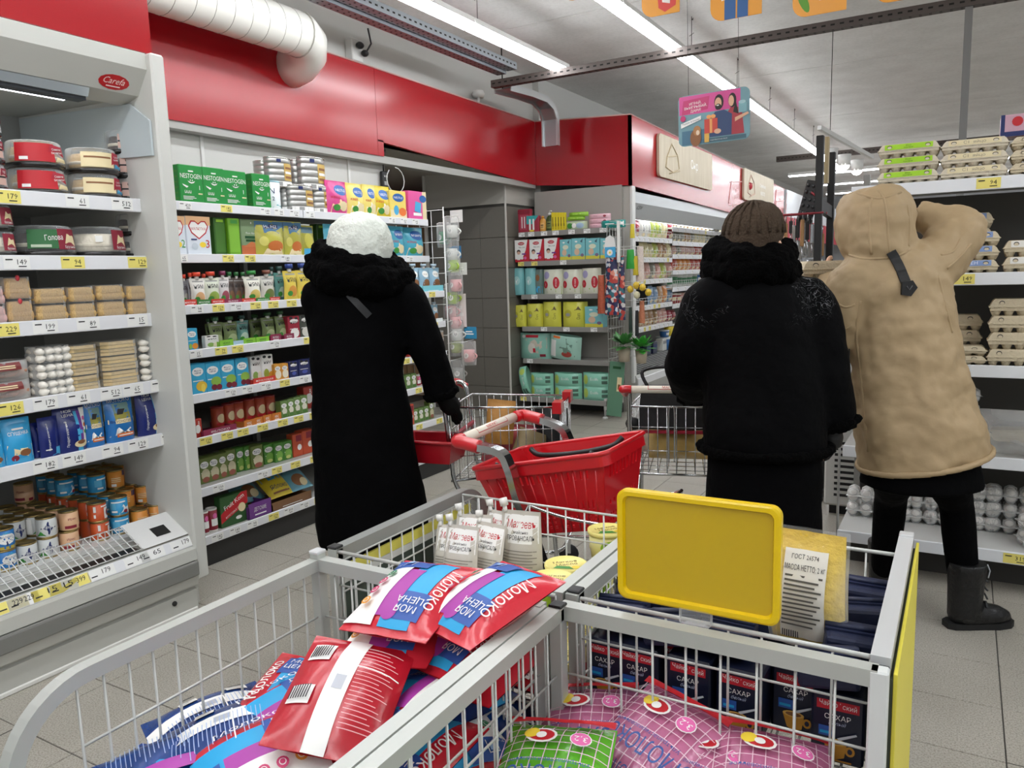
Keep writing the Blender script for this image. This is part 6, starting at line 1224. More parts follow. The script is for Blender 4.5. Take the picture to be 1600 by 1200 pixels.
side_frame(binC, CX0+.002, CY0, CY1); side_frame(binC, CX1, CY0, CY1, m=rail_hi, w=.03); post(binC, CX0+.002, CY0+.02, ZT-.0); post(binC, CX1, CY1, ZT+.004, .03, rail_hi, False); post(binC, CX1, CY0, ZT-.02, .026)
mesh_end(binC, 1.295, CX0+.02, CX1-.015, .58, ZT-.006, .055, .075, rim=.0045); mesh_end(binC, 1.80, CX0+.02, CX1-.015, .58, ZT-.006, .055, .075, rim=.0045)
mesh_side(binC, CX0+.012, CY0, CY1, .58, ZT-.03, .05, .08); mesh_floor(binC, CX0+.02, CX1-.02, 1.3, 1.8, .588, .04); mesh_side(binC, CX1-.012, CY0, 1.8, .58, ZT-.03, .05, .08)
MB().rbox(CX1+.02, CX1+.026, 1.275, CY1+.01, .06, ZT-.018, M('#e3d54a', .45), .001).build('side_board', binC, label='yellow side board'); MB().box(CX1+.0145, CX1+.0195, 1.28, CY1, .06, ZT-.03, M('#4c5547', .6)).build('backing_board', binC)
MB().box(CX0, CX1, CY0, CY1, .05, .09, M('#3b3c3b', .6)).build('base_tray', binC)
binB = thing('wire_bin', 'far wire bin with mayonnaise pouches and butter tubs', 'bin', (0, 0, 0))
BX0, BX1 = -1.245, -.665
side_frame(binB, BX0, 1.285, 1.93, round1=True, w=.03, m=M('#9a9c98', .35, metal=.4)); post(binB, BX0+.002, 1.29, ZT-.0, .026, rail_m); side_frame(binB, BX1, 1.29, CY1)
mesh_end(binB, 1.285, BX0+.01, BX1, .42, ZT-.006, .05, .085, rim=.0045); mesh_end(binB, 1.80, BX0+.02, BX1-.01, .42, ZT-.006, .055, .075, rim=.0035); mesh_side(binB, BX0+.018, 1.29, 1.88, .42, ZT-.03, .045, .07); mesh_side(binB, BX1-.012, 1.29, CY1, .42, ZT-.03, .05, .08)
MB().box(BX0-.008, BX0-.002, 1.31, 1.86, .08, ZT-.075, M('#3f4a40', .6)).build('side_board', binB, label='dark green side board'); MB().box(BX0+.0, BX0+.006, 1.3, 1.86, ZT-.075, ZT-.05, M('#d8cf5a', .5)).build('price_strip', binB, label='yellow price strip'); MB().box(BX0-.002, BX0+.004, 1.3, 1.86, ZT-.095, ZT-.077, M('#cfd0cb', .5)).build('price_strip', binB, label='white price strip')
mesh_floor(binB, BX0+.02, BX1-.02, 1.29, 1.8, .55)
# ------------------------------------------------------------ milk bags
RB = '#cc2a39'
mRED = paperm('#c4202f'); mCY = paperm('#22a3da'); mBL = paperm('#2c57a6'); mPU = paperm('#a83aa0'); mPK = paperm('#c93f7f')
BW, BH, BD = .165, .2, .055
def milk_print(first, band=True):
    s = [('r', -.042, .012, .015, .188, mCY, (6, 12)), ('r', -.052, .118, .008, .174, mBL, (7, 6)), ('r', -.004, .056, .03, .172, mPU, (4, 10)), ('e', .004, .164, .014, .014, mPU), ('r', .026, .012, .0825, .188, W_, (6, 14)), ('r', .0, .012, .0825, .05, mBL, (8, 5)),
         ('t', 'МОЯ\nЦЕНА', -.022, .146, .034, W_, .052), ('r', .035, .022, .0365, .044, W_), ('r', .035, .022, .054, .0235, W_), ('r', .0525, .022, .054, .044, W_), ('t', '3,2%', .068, .042, .009, W_), ('r', .038, .025, .051, .036, M('#9fc4e8', .4)),
         ('t', 'Молоко', -.061, .1, .021, W_, .1, PI/2)]
    for i, c in enumerate(('#2f8b5a', '#c93f6f', '#c93f6f', '#e29a3a')): s.append(('e', .054, .075+.026*i, .0085, .0085, paperm(c))); s.append(('e', .054, .075+.026*i, .005, .005, W_)); s.append(('e', .054, .075+.026*i, .0038, .0038, paperm(c)))
    return s
def bag_kind(key, col, shapes, seed, desc, wr=.055):
    m = M(col, .26, coat=.35, bump=.18, bscale=38); F0 = pouch_F(BW, BD, BH, 'pillow', 0, 0, seed, wr)
    me = pouch_mesh('milk_bag', BW, BD, BH, m, 'pillow', 0, 0, seed, wr, 18, 22)
    pr = MB().decal(F0, shapes, .0013).mesh('printed_front')
    for q in (me, pr):
        for v in q.vertices: v.co.z -= BH/2
    kind(key, 'milk_bag', 'milk bag', (BW, BD, BH), me, [('printed_front', pr, [])], desc)
for sd in (1, 2, 3): bag_kind('bag_mc%d' % sd, RB, milk_print(0), sd*5, 'red and blue milk bag')
finel = lambda c, n=11, x0=-.07, x1=-.02: [('r', x0, .03+.0065*i, x1-.006*(i % 4), .0312+.0065*i, c, (5, 1)) for i in range(2*n-1)]
backp = lambda base: [('r', -.022, .0, .012, .2, W_, (3, 12)), ('r', -.012, .09, .004, .115, M('#b9bcc4', .4)), ('r', -.07, .14, -.035, .175, W_), ('r', -.07, .06, -.035, .09, W_)]+[('r', -.068+.004*i, .145, -.066+.004*i, .17, BK, (1, 3)) for i in range(8)]+[('r', -.068+.004*i, .064, -.066+.004*i, .086, BK, (1, 3)) for i in range(8)]+finel(M('#e9aeb4', .4) if base else M('#9db4dc', .4), 11, .02, .075)+[('r', .015, .12, .08, .122, W_, (5, 1))]
bag_kind('bag_redback', '#b81c2c', backp(1), 4, 'red milk bag showing its white stripe'); bag_kind('bag_blueback', '#153a7c', backp(0), 6, 'dark blue milk bag showing its white stripe')
bag_kind('bag_blue', '#1c4488', [('p', [(.0, .0), (.05, 0), (.05, .2), (.03, .2), (-.0, .1)], mCY), ('r', .044, .02, .08, .178, W_, (4, 10))]+finel(M('#9db4dc', .4), 12, -.07, .0)+[('r', .022, .06, .045, .165, mPU, (3, 8))]+[('e', .062, .07+.028*i, .008, .008, paperm(c)) for i, c in enumerate(('#c93f7f', '#a83aa0', '#e0b060'))], 8, 'blue milk bag with a white edge')
pkl = M('#e6c3d2', .4); mNV = paperm('#2b4f94')
def molok(base, txt): return [('r', -.08+.018*i, .005, -.0785+.018*i, .195, pkl, (1, 14)) for i in range(10)]+[('r', -.08, .01+.018*i, .08, .0115+.018*i, pkl, (12, 1)) for i in range(11)]+[('t', 'МОЛОКО', -.005, .13, .03, mNV, .13), ('t', 'ультрапастеризованное', 0, .105, .008, mNV, .12), ('e', .02, .055, .024, .018, W_), ('e', .02, .055, .02, .014, RED), ('e', .036, .05, .012, .013, YEL), ('e', .02, .056, .008, .008, W_), ('e', -.04, .06, .016, .016, W_), ('e', -.04, .06, .0145, .0145, PNK), ('t', '3,2', -.04, .06, .014, W_, .022), ('r', -.0825, .0, .0825, .014, RED, (8, 2)), ('t', 'МОЛОКО', .01, .178, .018, mNV, .08)]
bag_kind('bag_pinkmilk', '#bf6f93', molok(0, ''), 11, 'pink chequered milk bag'); bag_kind('bag_pinkmilk2', '#bf6f93', molok(0, ''), 13, 'pink chequered milk bag'); bag_kind('bag_greenmilk', '#5fae2e', molok(1, ''), 12, 'green chequered milk bag')
def lay(key, px, py, z, yaw, tx=0, ty=0, lab='', grp='', sc=1.):
    P = at(px, py, 'z', z); Rm = Matrix.Rotation(math.radians(yaw), 4, 'Z') @ Matrix.Rotation(math.radians(tx), 4, 'X') @ Matrix.Rotation(math.radians(ty), 4, 'Y') @ Matrix.Rotation(-PI/2, 4, 'X')
    o = spawn(key, P, Rm.to_euler(), (sc,)*3, lab, grp); return o
G = 'milk bags in the front bin'
for a in [('bag_mc2', 612, 1085, .66, 165, -8, 0, 'red and blue milk bag at the bottom of the tall heap'), ('bag_mc1', 765, 1035, .70, 172, -8, 6, 'milk bag third from the top against the middle rail'), ('bag_mc3', 640, 1025, .71, 200, -8, 4, 'milk bag third from the top on the far side of the heap'),
          ('bag_mc2', 738, 1000, .765, 165, -10, 5, 'milk bag second from the top against the middle rail'), ('bag_mc1', 628, 985, .77, 195, -8, 5, 'milk bag second from the top on the far side of the heap'),
          ('bag_mc3', 648, 935, .84, 184, -13, 3, 'topmost milk bag of the heap, nearer the cooler'), ('bag_mc1', 762, 940, .85, 160, -14, 4, 'topmost milk bag of the heap, over the middle rail'),
          ('bag_mc2', 655, 1100, .70, -8, 8, -14, 'red and blue milk bag lying against the middle rail below the heap'), ('bag_redback', 535, 1088, .745, 18, 20, 8, 'red milk bag tilted up with its white stripe showing'),
          ('bag_mc3', 468, 1090, .665, 18, 6, 8, 'milk bag half hidden behind the white striped red one'), ('bag_blueback', 352, 1150, .65, -38, 10, -4, 'dark blue milk bag with a diagonal white stripe'), ('bag_blue', 255, 1212, .625, -30, 5, 4, 'blue milk bag lowest in the front bin corner'),
          ('bag_mc1', 405, 1190, .66, -32, 9, 8, 'milk bag turned sideways in front of the blue ones'), ('bag_mc2', 445, 1120, .665, -22, 10, 6, 'milk bag squeezed under the white striped red one'), ('bag_mc3', 640, 1180, .60, 175, -8, 4, 'dark lying milk bag deep beside the middle rail'), ('bag_mc1', 500, 1205, .61, 20, 5, 3, 'milk bag at the lower photo edge in the front bin'),
          ('bag_blue', 310, 1240, .60, -10, 5, 4, 'blue milk bag cut by the lower photo edge'), ('bag_blueback', 205, 1235, .57, 10, 4, -6, 'dark blue milk bag in the outer corner of the front bin'), ('bag_blue', 700, 1075, .62, 80, 4, 8, 'blue milk bag pressed against the middle mesh'), ('bag_blueback', 760, 1110, .55, 80, 4, 8, 'dark blue milk bag low against the middle mesh'), ('bag_blueback', 330, 1125, .585, -25, 4, -4, 'dark blue milk bag under the striped blue one'), ('bag_redback', 590, 1160, .56, 40, 4, 4, 'red milk bag on the bottom of the front bin'), ('bag_redback', 830, 1040, .60, 85, 4, 4, 'red milk bag deep under the tall heap'), ('bag_mc2', 700, 1150, .585, 60, 8, 6, 'milk bag wedged low against the middle mesh'),
          ('bag_blueback', 420, 1230, .52, 10, 0, 0, 'dark blue milk bag on the floor of the front bin'), ('bag_redback', 560, 1240, .53, 30, 0, 0, 'red milk bag on the floor of the front bin'), ('bag_blueback', 640, 1130, .52, 70, 0, 0, 'dark blue milk bag under the tall heap'), ('bag_redback', 700, 1040, .64, 40, 0, 0, 'red milk bag inside the tall heap')]:
    lay(*a, G, 1.16)
G = 'milk bags in the near bin'
for a in [('bag_pinkmilk', 920, 1150, .60, 200, -16, 6, 'pink chequered milk bag nearest the middle rail'), ('bag_pinkmilk2', 1020, 1165, .625, 160, -18, -4, 'pink chequered milk bag on top in the middle'), ('bag_pinkmilk', 1100, 1225, .60, 165, -12, 4, 'pink chequered milk bag third from the middle rail'), ('bag_pinkmilk2', 1205, 1228, .62, 190, -12, -4, 'pink chequered milk bag nearest the white post'), ('bag_greenmilk', 862, 1215, .645, 195, -10, 4, 'green chequered milk bag at the lower photo edge'), ('bag_pinkmilk', 1010, 1270, .55, 170, 4, 4, 'pink chequered milk bag below the photo edge, middle'), ('bag_greenmilk', 950, 1235, .575, 160, 4, -6, 'green chequered milk bag under the pink ones')]:
    lay(*a, G, 1.12)
# ------------------------------------------------------------ sugar boxes, flour bag, sign
SB = M('#151c3c', .42); navyp = M('#1b2340', .5, bump=.25, bscale=30)
k_box('sugar', 'sugar_box', 'sugar box', .085, .06, .125, '#12182f', [('r', -.034, .096, .034, .113, mRED), ('t', 'Чайкофский', 0, .105, .012, W_, .06, -.05), ('t', 'САХАР', 0, .084, .0095, W_, .045), ('t', 'белый', 0, .073, .007, M('#b9c4dd', .5), .03, 0, .4), ('r', -.03, .048, -.004, .066, mBL), ('r', -.028, .052, -.008, .057, mCY), ('p', [(-.022, .04), (.016, .04), (.012, .014), (-.002, .008), (-.014, .014)], M('#c98d2c', .5)), ('e', -.003, .04, .019, .006, M('#e2b45a', .5)), ('e', -.003, .04, .014, .004, BRN), ('e', .021, .028, .008, .009, M('#c98d2c', .5)), ('e', .021, .028, .004, .005, SB), ('p', [(.0, .048), (.03, .062), (.032, .059), (.004, .044)], M('#cfd3da', .4)), ('r', -.03, .006, .024, .009, M('#c98d2c', .5), (1, 1))], side=[('r', -.025+.004*i, .03, -.0235+.004*i, .1, M('#8b93a8', .5), (1, 1)) for i in range(12)], desc='navy sugar box with a yellow cup')
G = 'sugar boxes in the wire bin'
SX = [(-.588, 0), (-.52, 0), (-.418, 0), (-.322, 0), (-.232, .05), (-.155, -.005)]
for i, (x, dy) in enumerate(SX):
    spawn('sugar', (x, 1.345+dy+.03, .594), (0, 0, random.uniform(-.06, .06)), (1., 1, 1.02), 'navy sugar box with a yellow cup, %s from the middle rail, front row' % ORD[i], G)
for i in range(6): spawn('sugar', (-.58+.086*i, 1.435+.0*i, .594), (0, 0, 0), (1, 1, 1.02), 'navy sugar box hidden in the second row, %s from the middle rail' % ORD[i], G)
def navypack(i, x, y, z, rz, lab):
    mb = MB().rbox(-.05, .05, -.04, .04, 0, .05, navyp, .008, seg=2).prism([(-.05, -.012), (.05, -.012), (.05, .012), (-.05, .012)], .05, .054, navyp); mb.tube([(-.05, 0, .055), (.05, 0, .057)], .006, navyp)
    o = mb.build('sugar_pack'); tag(o, lab, 'sugar pack', 'navy sugar packs on top'); o.location = (x, y, z); o.rotation_euler = (random.uniform(-.1, .1), random.uniform(-.12, .12), rz)
k = 0
for (x, y, z, rz) in [(-.57, 1.40, .735, .2), (-.46, 1.385, .735, .1), (-.36, 1.40, .735, 0), (-.17, 1.36, .735, .1), (-.575, 1.50, .735, .3), (-.46, 1.50, .735, -.1), (-.55, 1.63, .72, .2), (-.44, 1.62, .72, 0), (-.33, 1.52, .72, 0), (-.15, 1.47, .735, .2), (-.14, 1.60, .735, .1), (-.15, 1.71, .735, 0), (-.56, 1.735, .72, 0), (-.38, 1.72, .70, .1)]:
    k += 1; navypack(k, x, y, z, rz, 'navy paper sugar pack lying on top, %s counted from the front rod' % ORD[k-1])
for i in range(12): spawn('sugar', (-.57+.1*(i % 5), 1.56+.085*(i//5), .594), (0, 0, .05*i), (1.1, 1.2, .9), 'navy sugar box under the paper packs, %s of the rear rows' % ORD[i], G)
fb = thing('flour_bag', 'clear two kilogram bag of yellow groats with a printed label', 'bag', (-.236, 1.5, .735), math.radians(-4))
fill_m = M('#f6cd48', .6, bump=.6, bscale=70, var=.2)
link('filling', pouch_mesh('filling', .148, .09, .215, fill_m, 'stand', .06, .02, 4, .05), fb); link('film', pouch_mesh('film', .158, .105, .222, CLEAR, 'stand', .03, .03, 6, .07), fb)
FF = pouch_F(.158, .106, .222, 'stand', .03, .03, 6, .07)
MB().decal(FF, [('r', -.035, .02, .045, .185, M('#e6e3da', .5), (6, 10)), ('t', 'ГОСТ 26574', .004, .173, .008, BK, .05), ('t', 'МАССА НЕТТО: 2 кг', .005, .155, .010, BK, .075)]+[('r', -.03, .138-.008*i, .04-.006*(i % 3), .1415-.008*i, M('#5a5853', .5), (1, 1)) for i in range(12)]+[('r', -.028+.004*i, .026, -.026+.004*i, .04, BK, (1, 1)) for i in range(8)], .002).build('label', fb)
sg = thing('sign_frame', 'blank yellow plastic sign frame standing over the sugar bin', 'sign', (-.387, 1.288, .85))
ym = M('#e8c400', .3, coat=.2); ym2 = M('#c9a90e', .35, coat=.3)
def rr(w, h, r, n=6):
    out = []
    for cx, cz, a0 in ((w/2-r, h/2-r, 0), (-w/2+r, h/2-r, PI/2), (-w/2+r, -h/2+r, PI), (w/2-r, -h/2+r, 1.5*PI)): out += [(cx+r*math.cos(a0+PI/2*i/n), cz+r*math.sin(a0+PI/2*i/n)) for i in range(n+1)]
    return out
o1, o2 = rr(.29, .208, .018), rr(.262, .18, .012); n = len(o1); mb = MB(); zc = .103
vs = [(x, -.007, z+zc) for x, z in o1]+[(x*.995, -.009, z*.995+zc) for x, z in rr(.284, .202, .017)]+[(x, -.009, z+zc) for x, z in rr(.268, .186, .013)]+[(x, -.001, z+zc) for x, z in o2]+[(x, .007, z+zc) for x, z in o1]
fs = [(a*n+i, a*n+(i+1) % n, (a+1)*n+(i+1) % n, (a+1)*n+i) for a in range(3) for i in range(n)]+[(4*n+i, i, (i+1) % n, 4*n+(i+1) % n)[::-1] for i in range(n)]+[tuple(4*n+i for i in range(n))]
mb.add(vs, fs, ym); mb.build('border', sg); MB().add([(x, -.0015, z+zc) for x, z in o2], [tuple(range(n))], ym2).build('insert', sg, label='darker yellow insert')
MB().rbox(-.028, .028, -.01, .012, -.028, .004, CLEAR, .003).rbox(-.02, .02, -.012, .014, -.04, -.026, CLEAR, .002).build('clamp', sg)
# ------------------------------------------------------------ mayonnaise pouches and butter tubs
k_pouch('mayo', 'mayonnaise_pouch', 'pouch', .12, .06, .19, '#cdc8bd', [('r', -.05, .11, .055, .18, W_, (5, 4)), ('t', 'Махеевъ', .005, .158, .02, RED, .085), ('t', 'майонез', .005, .138, .008, BK, .05), ('t', 'ПРОВАНСАЛЬ', .005, .124, .012, BK, .08)]+[('r', -.045, .09-.008*i, .05-.01*(i % 2), .0925-.008*i, M('#8d887e', .5), (5, 1)) for i in range(9)], cap=('#e8e6e0', -.36, .011, .03, .25), taper=.12, wr=.06, desc='grey white mayonnaise pouch')
G = 'mayonnaise pouches in the far bin'
for px, py, y, yaw, tilt, sc, lab in [(815, 893, 1.66, .15, .05, 1.0, 'tall upright mayonnaise pouch with red lettering'), (715, 905, 1.52, .1, .25, .85, 'mayonnaise pouch leaning at the front of the far bin'), (752, 905, 1.58, -.1, .3, .9, 'mayonnaise pouch leaning in the middle of the group'), (738, 893, 1.66, .3, .25, .95, 'mayonnaise pouch at the back of the leaning group'), (700, 900, 1.60, .2, .3, .85, 'mayonnaise pouch nearest the green side board'), (775, 880, 1.72, -.1, .2, .9, 'mayonnaise pouch lying behind the leaning ones')]:
    P = at(px, py, 'y', y); spawn('mayo', (P.x, y, P.z-.03), (-tilt, 0, yaw), (sc,)*3, lab, G)
for i in range(6):
    spawn('mayo', (-1.17+.16*(i % 3), 1.40+.2*(i//3), .60), (-1.35, 0, .3*i), (1, 1, 1), 'mayonnaise pouch lying flat under the others, %s one' % ORD[i], G)
k_tub('butter', 'butter_tub', 'tub', .05, .075, '#f0e9a0', '#f1e58a', [('e', 0, .035, .03, .02, LIME), ('r', -.05, .004, .05, .012, YEL, (8, 1))], [('t', 'Мягкое\nМасло', 0, .005, .03, M('#6b4a1c', .5), .07, .3), ('p', [(-.03, -.03), (.02, -.034), (.01, -.018), (-.02, -.014)], GRN), ('e', .025, -.022, .01, .008, YEL)], 'pale yellow butter tub')
G = 'butter tubs in the far bin'
for px, py, z, lab in [(884, 880, .745, 'yellow butter tub in the middle by the rail'), (862, 902, .75, 'yellow butter tub nearest the milk bags'), (838, 908, .735, 'yellow butter tub half hidden by the milk bags'), (948, 826, .755, 'yellow butter tub beside the yellow sign'), (950, 850, .68, 'yellow butter tub under the one beside the sign'), (905, 915, .66, 'yellow butter tub low behind the rail'), (930, 890, .67, 'second yellow butter tub low behind the rail')]:
    P = at(px, py, 'z', z); spawn('butter', (P.x, P.y, P.z-.075), (0, 0, random.uniform(0, 1)), (1, 1, 1), lab, G)
for i in range(4): spawn('butter', (-.72-.11*(i % 2), 1.40+.12*(i//2), .56), (0, 0, i), (1.05,)*3, 'yellow butter tub on the floor of the far bin, %s one' % ORD[i], G)
# ------------------------------------------------------------ shopping trolleys
chrome = M('#c9cbcc', .16, metal=1.); redp = M('#c4101c', .28, coat=.4); ivory = M('#e3dccb', .4, coat=.2); tyre = M('#1a1a1a', .6)
def handle_bar(parent, A, B, r=.016, txt='МАГНИТ'):
    A, B = Vector(A), Vector(B); d = B-A
    h = MB().tube([A+d*.08, B-d*.08], r, ivory, 14).build('handle', parent, label='cream handle with red lettering')
    L = d.length; dn = d.normalized(); s = dn.cross(Vector((0, 0, 1))).normalized(); mb = MB()
    def F(x, z, o):
        a = z/r; n = s*math.sin(a)*-1+Vector((0, 0, 1))*math.cos(a); n = Vector((0, 0, 1))*math.cos(a)-s*math.sin(a)
        return (A+B)/2+dn*x+n*(r+o)
    mb.decal(F, [('t', txt, 0, -.012, .012, redp, L*.4), ('r', -L*.24, -.0225, L*.24, -.0205, redp, (6, 1)), ('r', -L*.24, -.0225, -L*.235, -.004, redp), ('r', L*.235, -.0225, L*.24, -.004, redp)], .001); mb.build('lettering', h)
# ---- trolley carrying a red basket, right behind the bins
tr = thing('basket_trolley', 'chrome trolley with a cream handle carrying a red basket behind the bins', 'trolley', (0, 0, 0))
hA, hB = Vector((-1.328, 1.93, .945)), Vector((-1.342, 2.335, .955)); handle_bar(tr, hA, hB, .017)
def arc(pts, n=6):
    pts = [Vector(p) for p in pts]; out = []
    for i in range(len(pts)-1):
        p0 = pts[max(0, i-1)]; p1 = pts[i]; p2 = pts[i+1]; p3 = pts[min(len(pts)-1, i+2)]
        for k in range(n):
            t = k/n; out.append(.5*((2*p1)+(-p0+p2)*t+(2*p0-5*p1+4*p2-p3)*t*t+(-p0+3*p1-3*p2+p3)*t**3))
    return out+[pts[-1]]
for y, lab in ((1.93, 'near'), (2.335, 'far')):
    g = .012 if y > 2 else 0
    cor = arc([(-1.33, y+(.03 if y < 2 else -.03), .946+g), (-1.325, y, .946+g), (-1.30, y-.002*(1 if y < 2 else -1), .944+g), (-1.245, y, .935+g)])
    MB().tube(cor, [.021]*len(cor), redp, 12).build('corner_grip', tr)
    leg = arc([(-1.25, y, .936+g), (-1.172, y, .925), (-1.142, y, .88), (-1.118, y, .80), (-1.087, y, .727), (-1.035, y, .588), (-.97, y, .40), (-.94, y, .22), (-.97, y, .12)])
    MB().tube(leg, .014, chrome, rect=(.022, .036), up=(0, 1, 0)).build('side_tube', tr)
mb = MB(); mb.tube(arc([(-1.12, 1.95, .76), (-1.16, 1.99, .755), (-1.16, 2.27, .755), (-1.12, 2.31, .76)]), .006, chrome, 8)
for y in (1.955, 2.31): mb.tube(arc([(-1.13, y, .775), (-.98, y, .745), (-.80, y, .74), (-.74, y, .76)]), .0055, chrome, 8)
mb.tube([(-.74, 1.955, .76), (-.74, 2.31, .76)], .0055, chrome, 8); mb.tube([(-1.10, 1.955, .655), (-1.10, 2.31, .655)], .0055, chrome, 8)
for k in range(4): mb.tube([(-1.10, 2.0+.09*k, .655), (-.76, 2.0+.09*k, .70)], .004, chrome, 6)
mb.tube([(-.76, 1.955, .70), (-.76, 2.31, .70)], .005, chrome, 8); mb.tube([(-.76, 1.955, .70), (-.74, 1.955, .76)], .005, chrome); mb.tube([(-.76, 2.31, .70), (-.74, 2.31, .76)], .005, chrome)
mb.build('basket_cradle', tr)
mb = MB(); mb.tube(arc([(-.94, 1.93, .2), (-.7, 1.96, .16), (-.62, 2.13, .15), (-.7, 2.3, .16), (-.94, 2.335, .2)]), .011, chrome, 8).tube([(-.95, 1.93, .25), (-.95, 2.335, .25)], .011, chrome, 8); mb.build('base_frame', tr)
for x, y in ((-1.0, 1.93), (-1.0, 2.335), (-.68, 1.99), (-.68, 2.27)):
    w = MB().lathe([(.0, -.012), (.045, -.012), (.05, -.006), (.05, .006), (.045, .012), (0, .012)], tyre, 16, (x, y, .05), axis='y'); o = w.build('wheel', tr); MB().rbox(x-.014, x+.014, y-.02, y+.02, .06, .16, chrome, .003).build('wheel_fork', o)
# red basket: slotted walls, resting tilted in the cradle
bs = thing('shopping_basket', 'red plastic shopping basket with slots riding on the trolley', 'basket', (-1.035, 2.135, .672)); bs.rotation_euler = (0, math.radians(-11.5), 0)
TL, TW, BL, BWd, HB = .445, .315, .33, .245, .225
def bp(u, s, t):   # u along a wall, wall s, t height
    l = BL+(TL-BL)*t; w = BWd+(TW-BWd)*t
    if s == 0: return Vector((-l/2+l*u, -w/2, HB*t))
    if s == 1: return Vector((l/2, -w/2+w*u, HB*t))
    if s == 2: return Vector((l/2-l*u, w/2, HB*t))
    return Vector((-l/2, w/2-w*u, HB*t))
wall = MB()
def slot_wall(s, nu, slots):
    # wall made of strips leaving the slots open
    rows = sorted({0., 1.}|{a for sl in slots for a in sl[:2]})
    for ra, rb in zip(rows, rows[1:]):
        sl = [q for q in slots if q[0] <= ra+1e-6 and q[1] >= rb-1e-6]
        if not sl:
            wall.add([bp(0, s, ra), bp(1, s, ra), bp(1, s, rb), bp(0, s, rb)], [(0, 1, 2, 3)], redp)
        else:
            ed = [0.]; q = sl[0]; n = q[2]; u0, u1 = q[3], q[4]; duty = q[5]
            for i in range(n):
                c = u0+(u1-u0)*(i+.5)/n; hw = (u1-u0)/n*duty/2; ed += [c-hw, c+hw]
            ed.append(1.)
            for a, b in zip(ed[::2], ed[1::2]): wall.add([bp(a, s, ra), bp(b, s, ra), bp(b, s, rb), bp(a, s, rb)], [(0, 1, 2, 3)], redp)
for s in (0, 2): slot_wall(s, 8, [(.06, .10, 16, .05, .95, .45), (.13, .17, 16, .05, .95, .45), (.20, .24, 16, .05, .95, .45), (.30, .42, 4, .75, .93, .4), (.70, .82, 16, .12, .90, .35)])
for s in (1, 3): slot_wall(s, 6, [(.06, .10, 12, .05, .95, .45), (.14, .18, 12, .05, .95, .45), (.3, .36, 8, .1, .9, .4), (.66, .82, 9, .1, .9, .35)])
for i in range(9):
    y = -BWd/2+BWd*i/9; wall.add([(-BL/2, y, 0), (BL/2, y, 0), (BL/2, y+BWd/9*.6, 0), (-BL/2, y+BWd/9*.6, 0)], [(0, 1, 2, 3)], redp)
for s in (0, 2):
    for k in range(11): wall.tube([bp(.06+.088*k, s, .02)*1.004, bp(.06+.088*k, s, .86)*1.004], .0022, redp, 4)
wo = wall.build('slotted_walls', bs); m_ = wo.modifiers.new('thick', 'SOLIDIFY'); m_.thickness = .004; m_.offset = 0
rim = MB(); q = [bp(0, 0, 1), bp(1, 0, 1), bp(1, 2, 1)*1, bp(0, 3, 1)]; l, w = TL/2+.006, TW/2+.006; pr_ = [(-l, -w), (l, -w), (l, w), (-l, w)]
pp = []
for cx, cy, a0 in ((-l+.03, -w+.03, PI), (l-.03, -w+.03, 1.5*PI), (l-.03, w-.03, 0), (-l+.03, w-.03, PI/2)): pp += [(cx+.03*math.cos(a0+PI/2*i/5), cy+.03*math.sin(a0+PI/2*i/5)) for i in range(6)]
rim.tube([(x, y, HB-.016) for x, y in pp], .02, redp, rect=(.008, .036), closed=True, up=(0, 0, 1)); rim.tube([(x*1.015, y*1.015, HB+.003) for x, y in pp], .0075, redp, 8, closed=True); rim.build('rim', bs)
for sgn in (-1, 1):
    MB().tube(arc([(-.17, sgn*.118, HB+.002), (-.13, sgn*.105, HB-.02), (.0, sgn*.10, HB-.028), (.13, sgn*.105, HB-.02), (.17, sgn*.118, HB+.002)]), .009, M('#191919', .45), 8).build('carry_handle', bs, label='black folded carry handle')
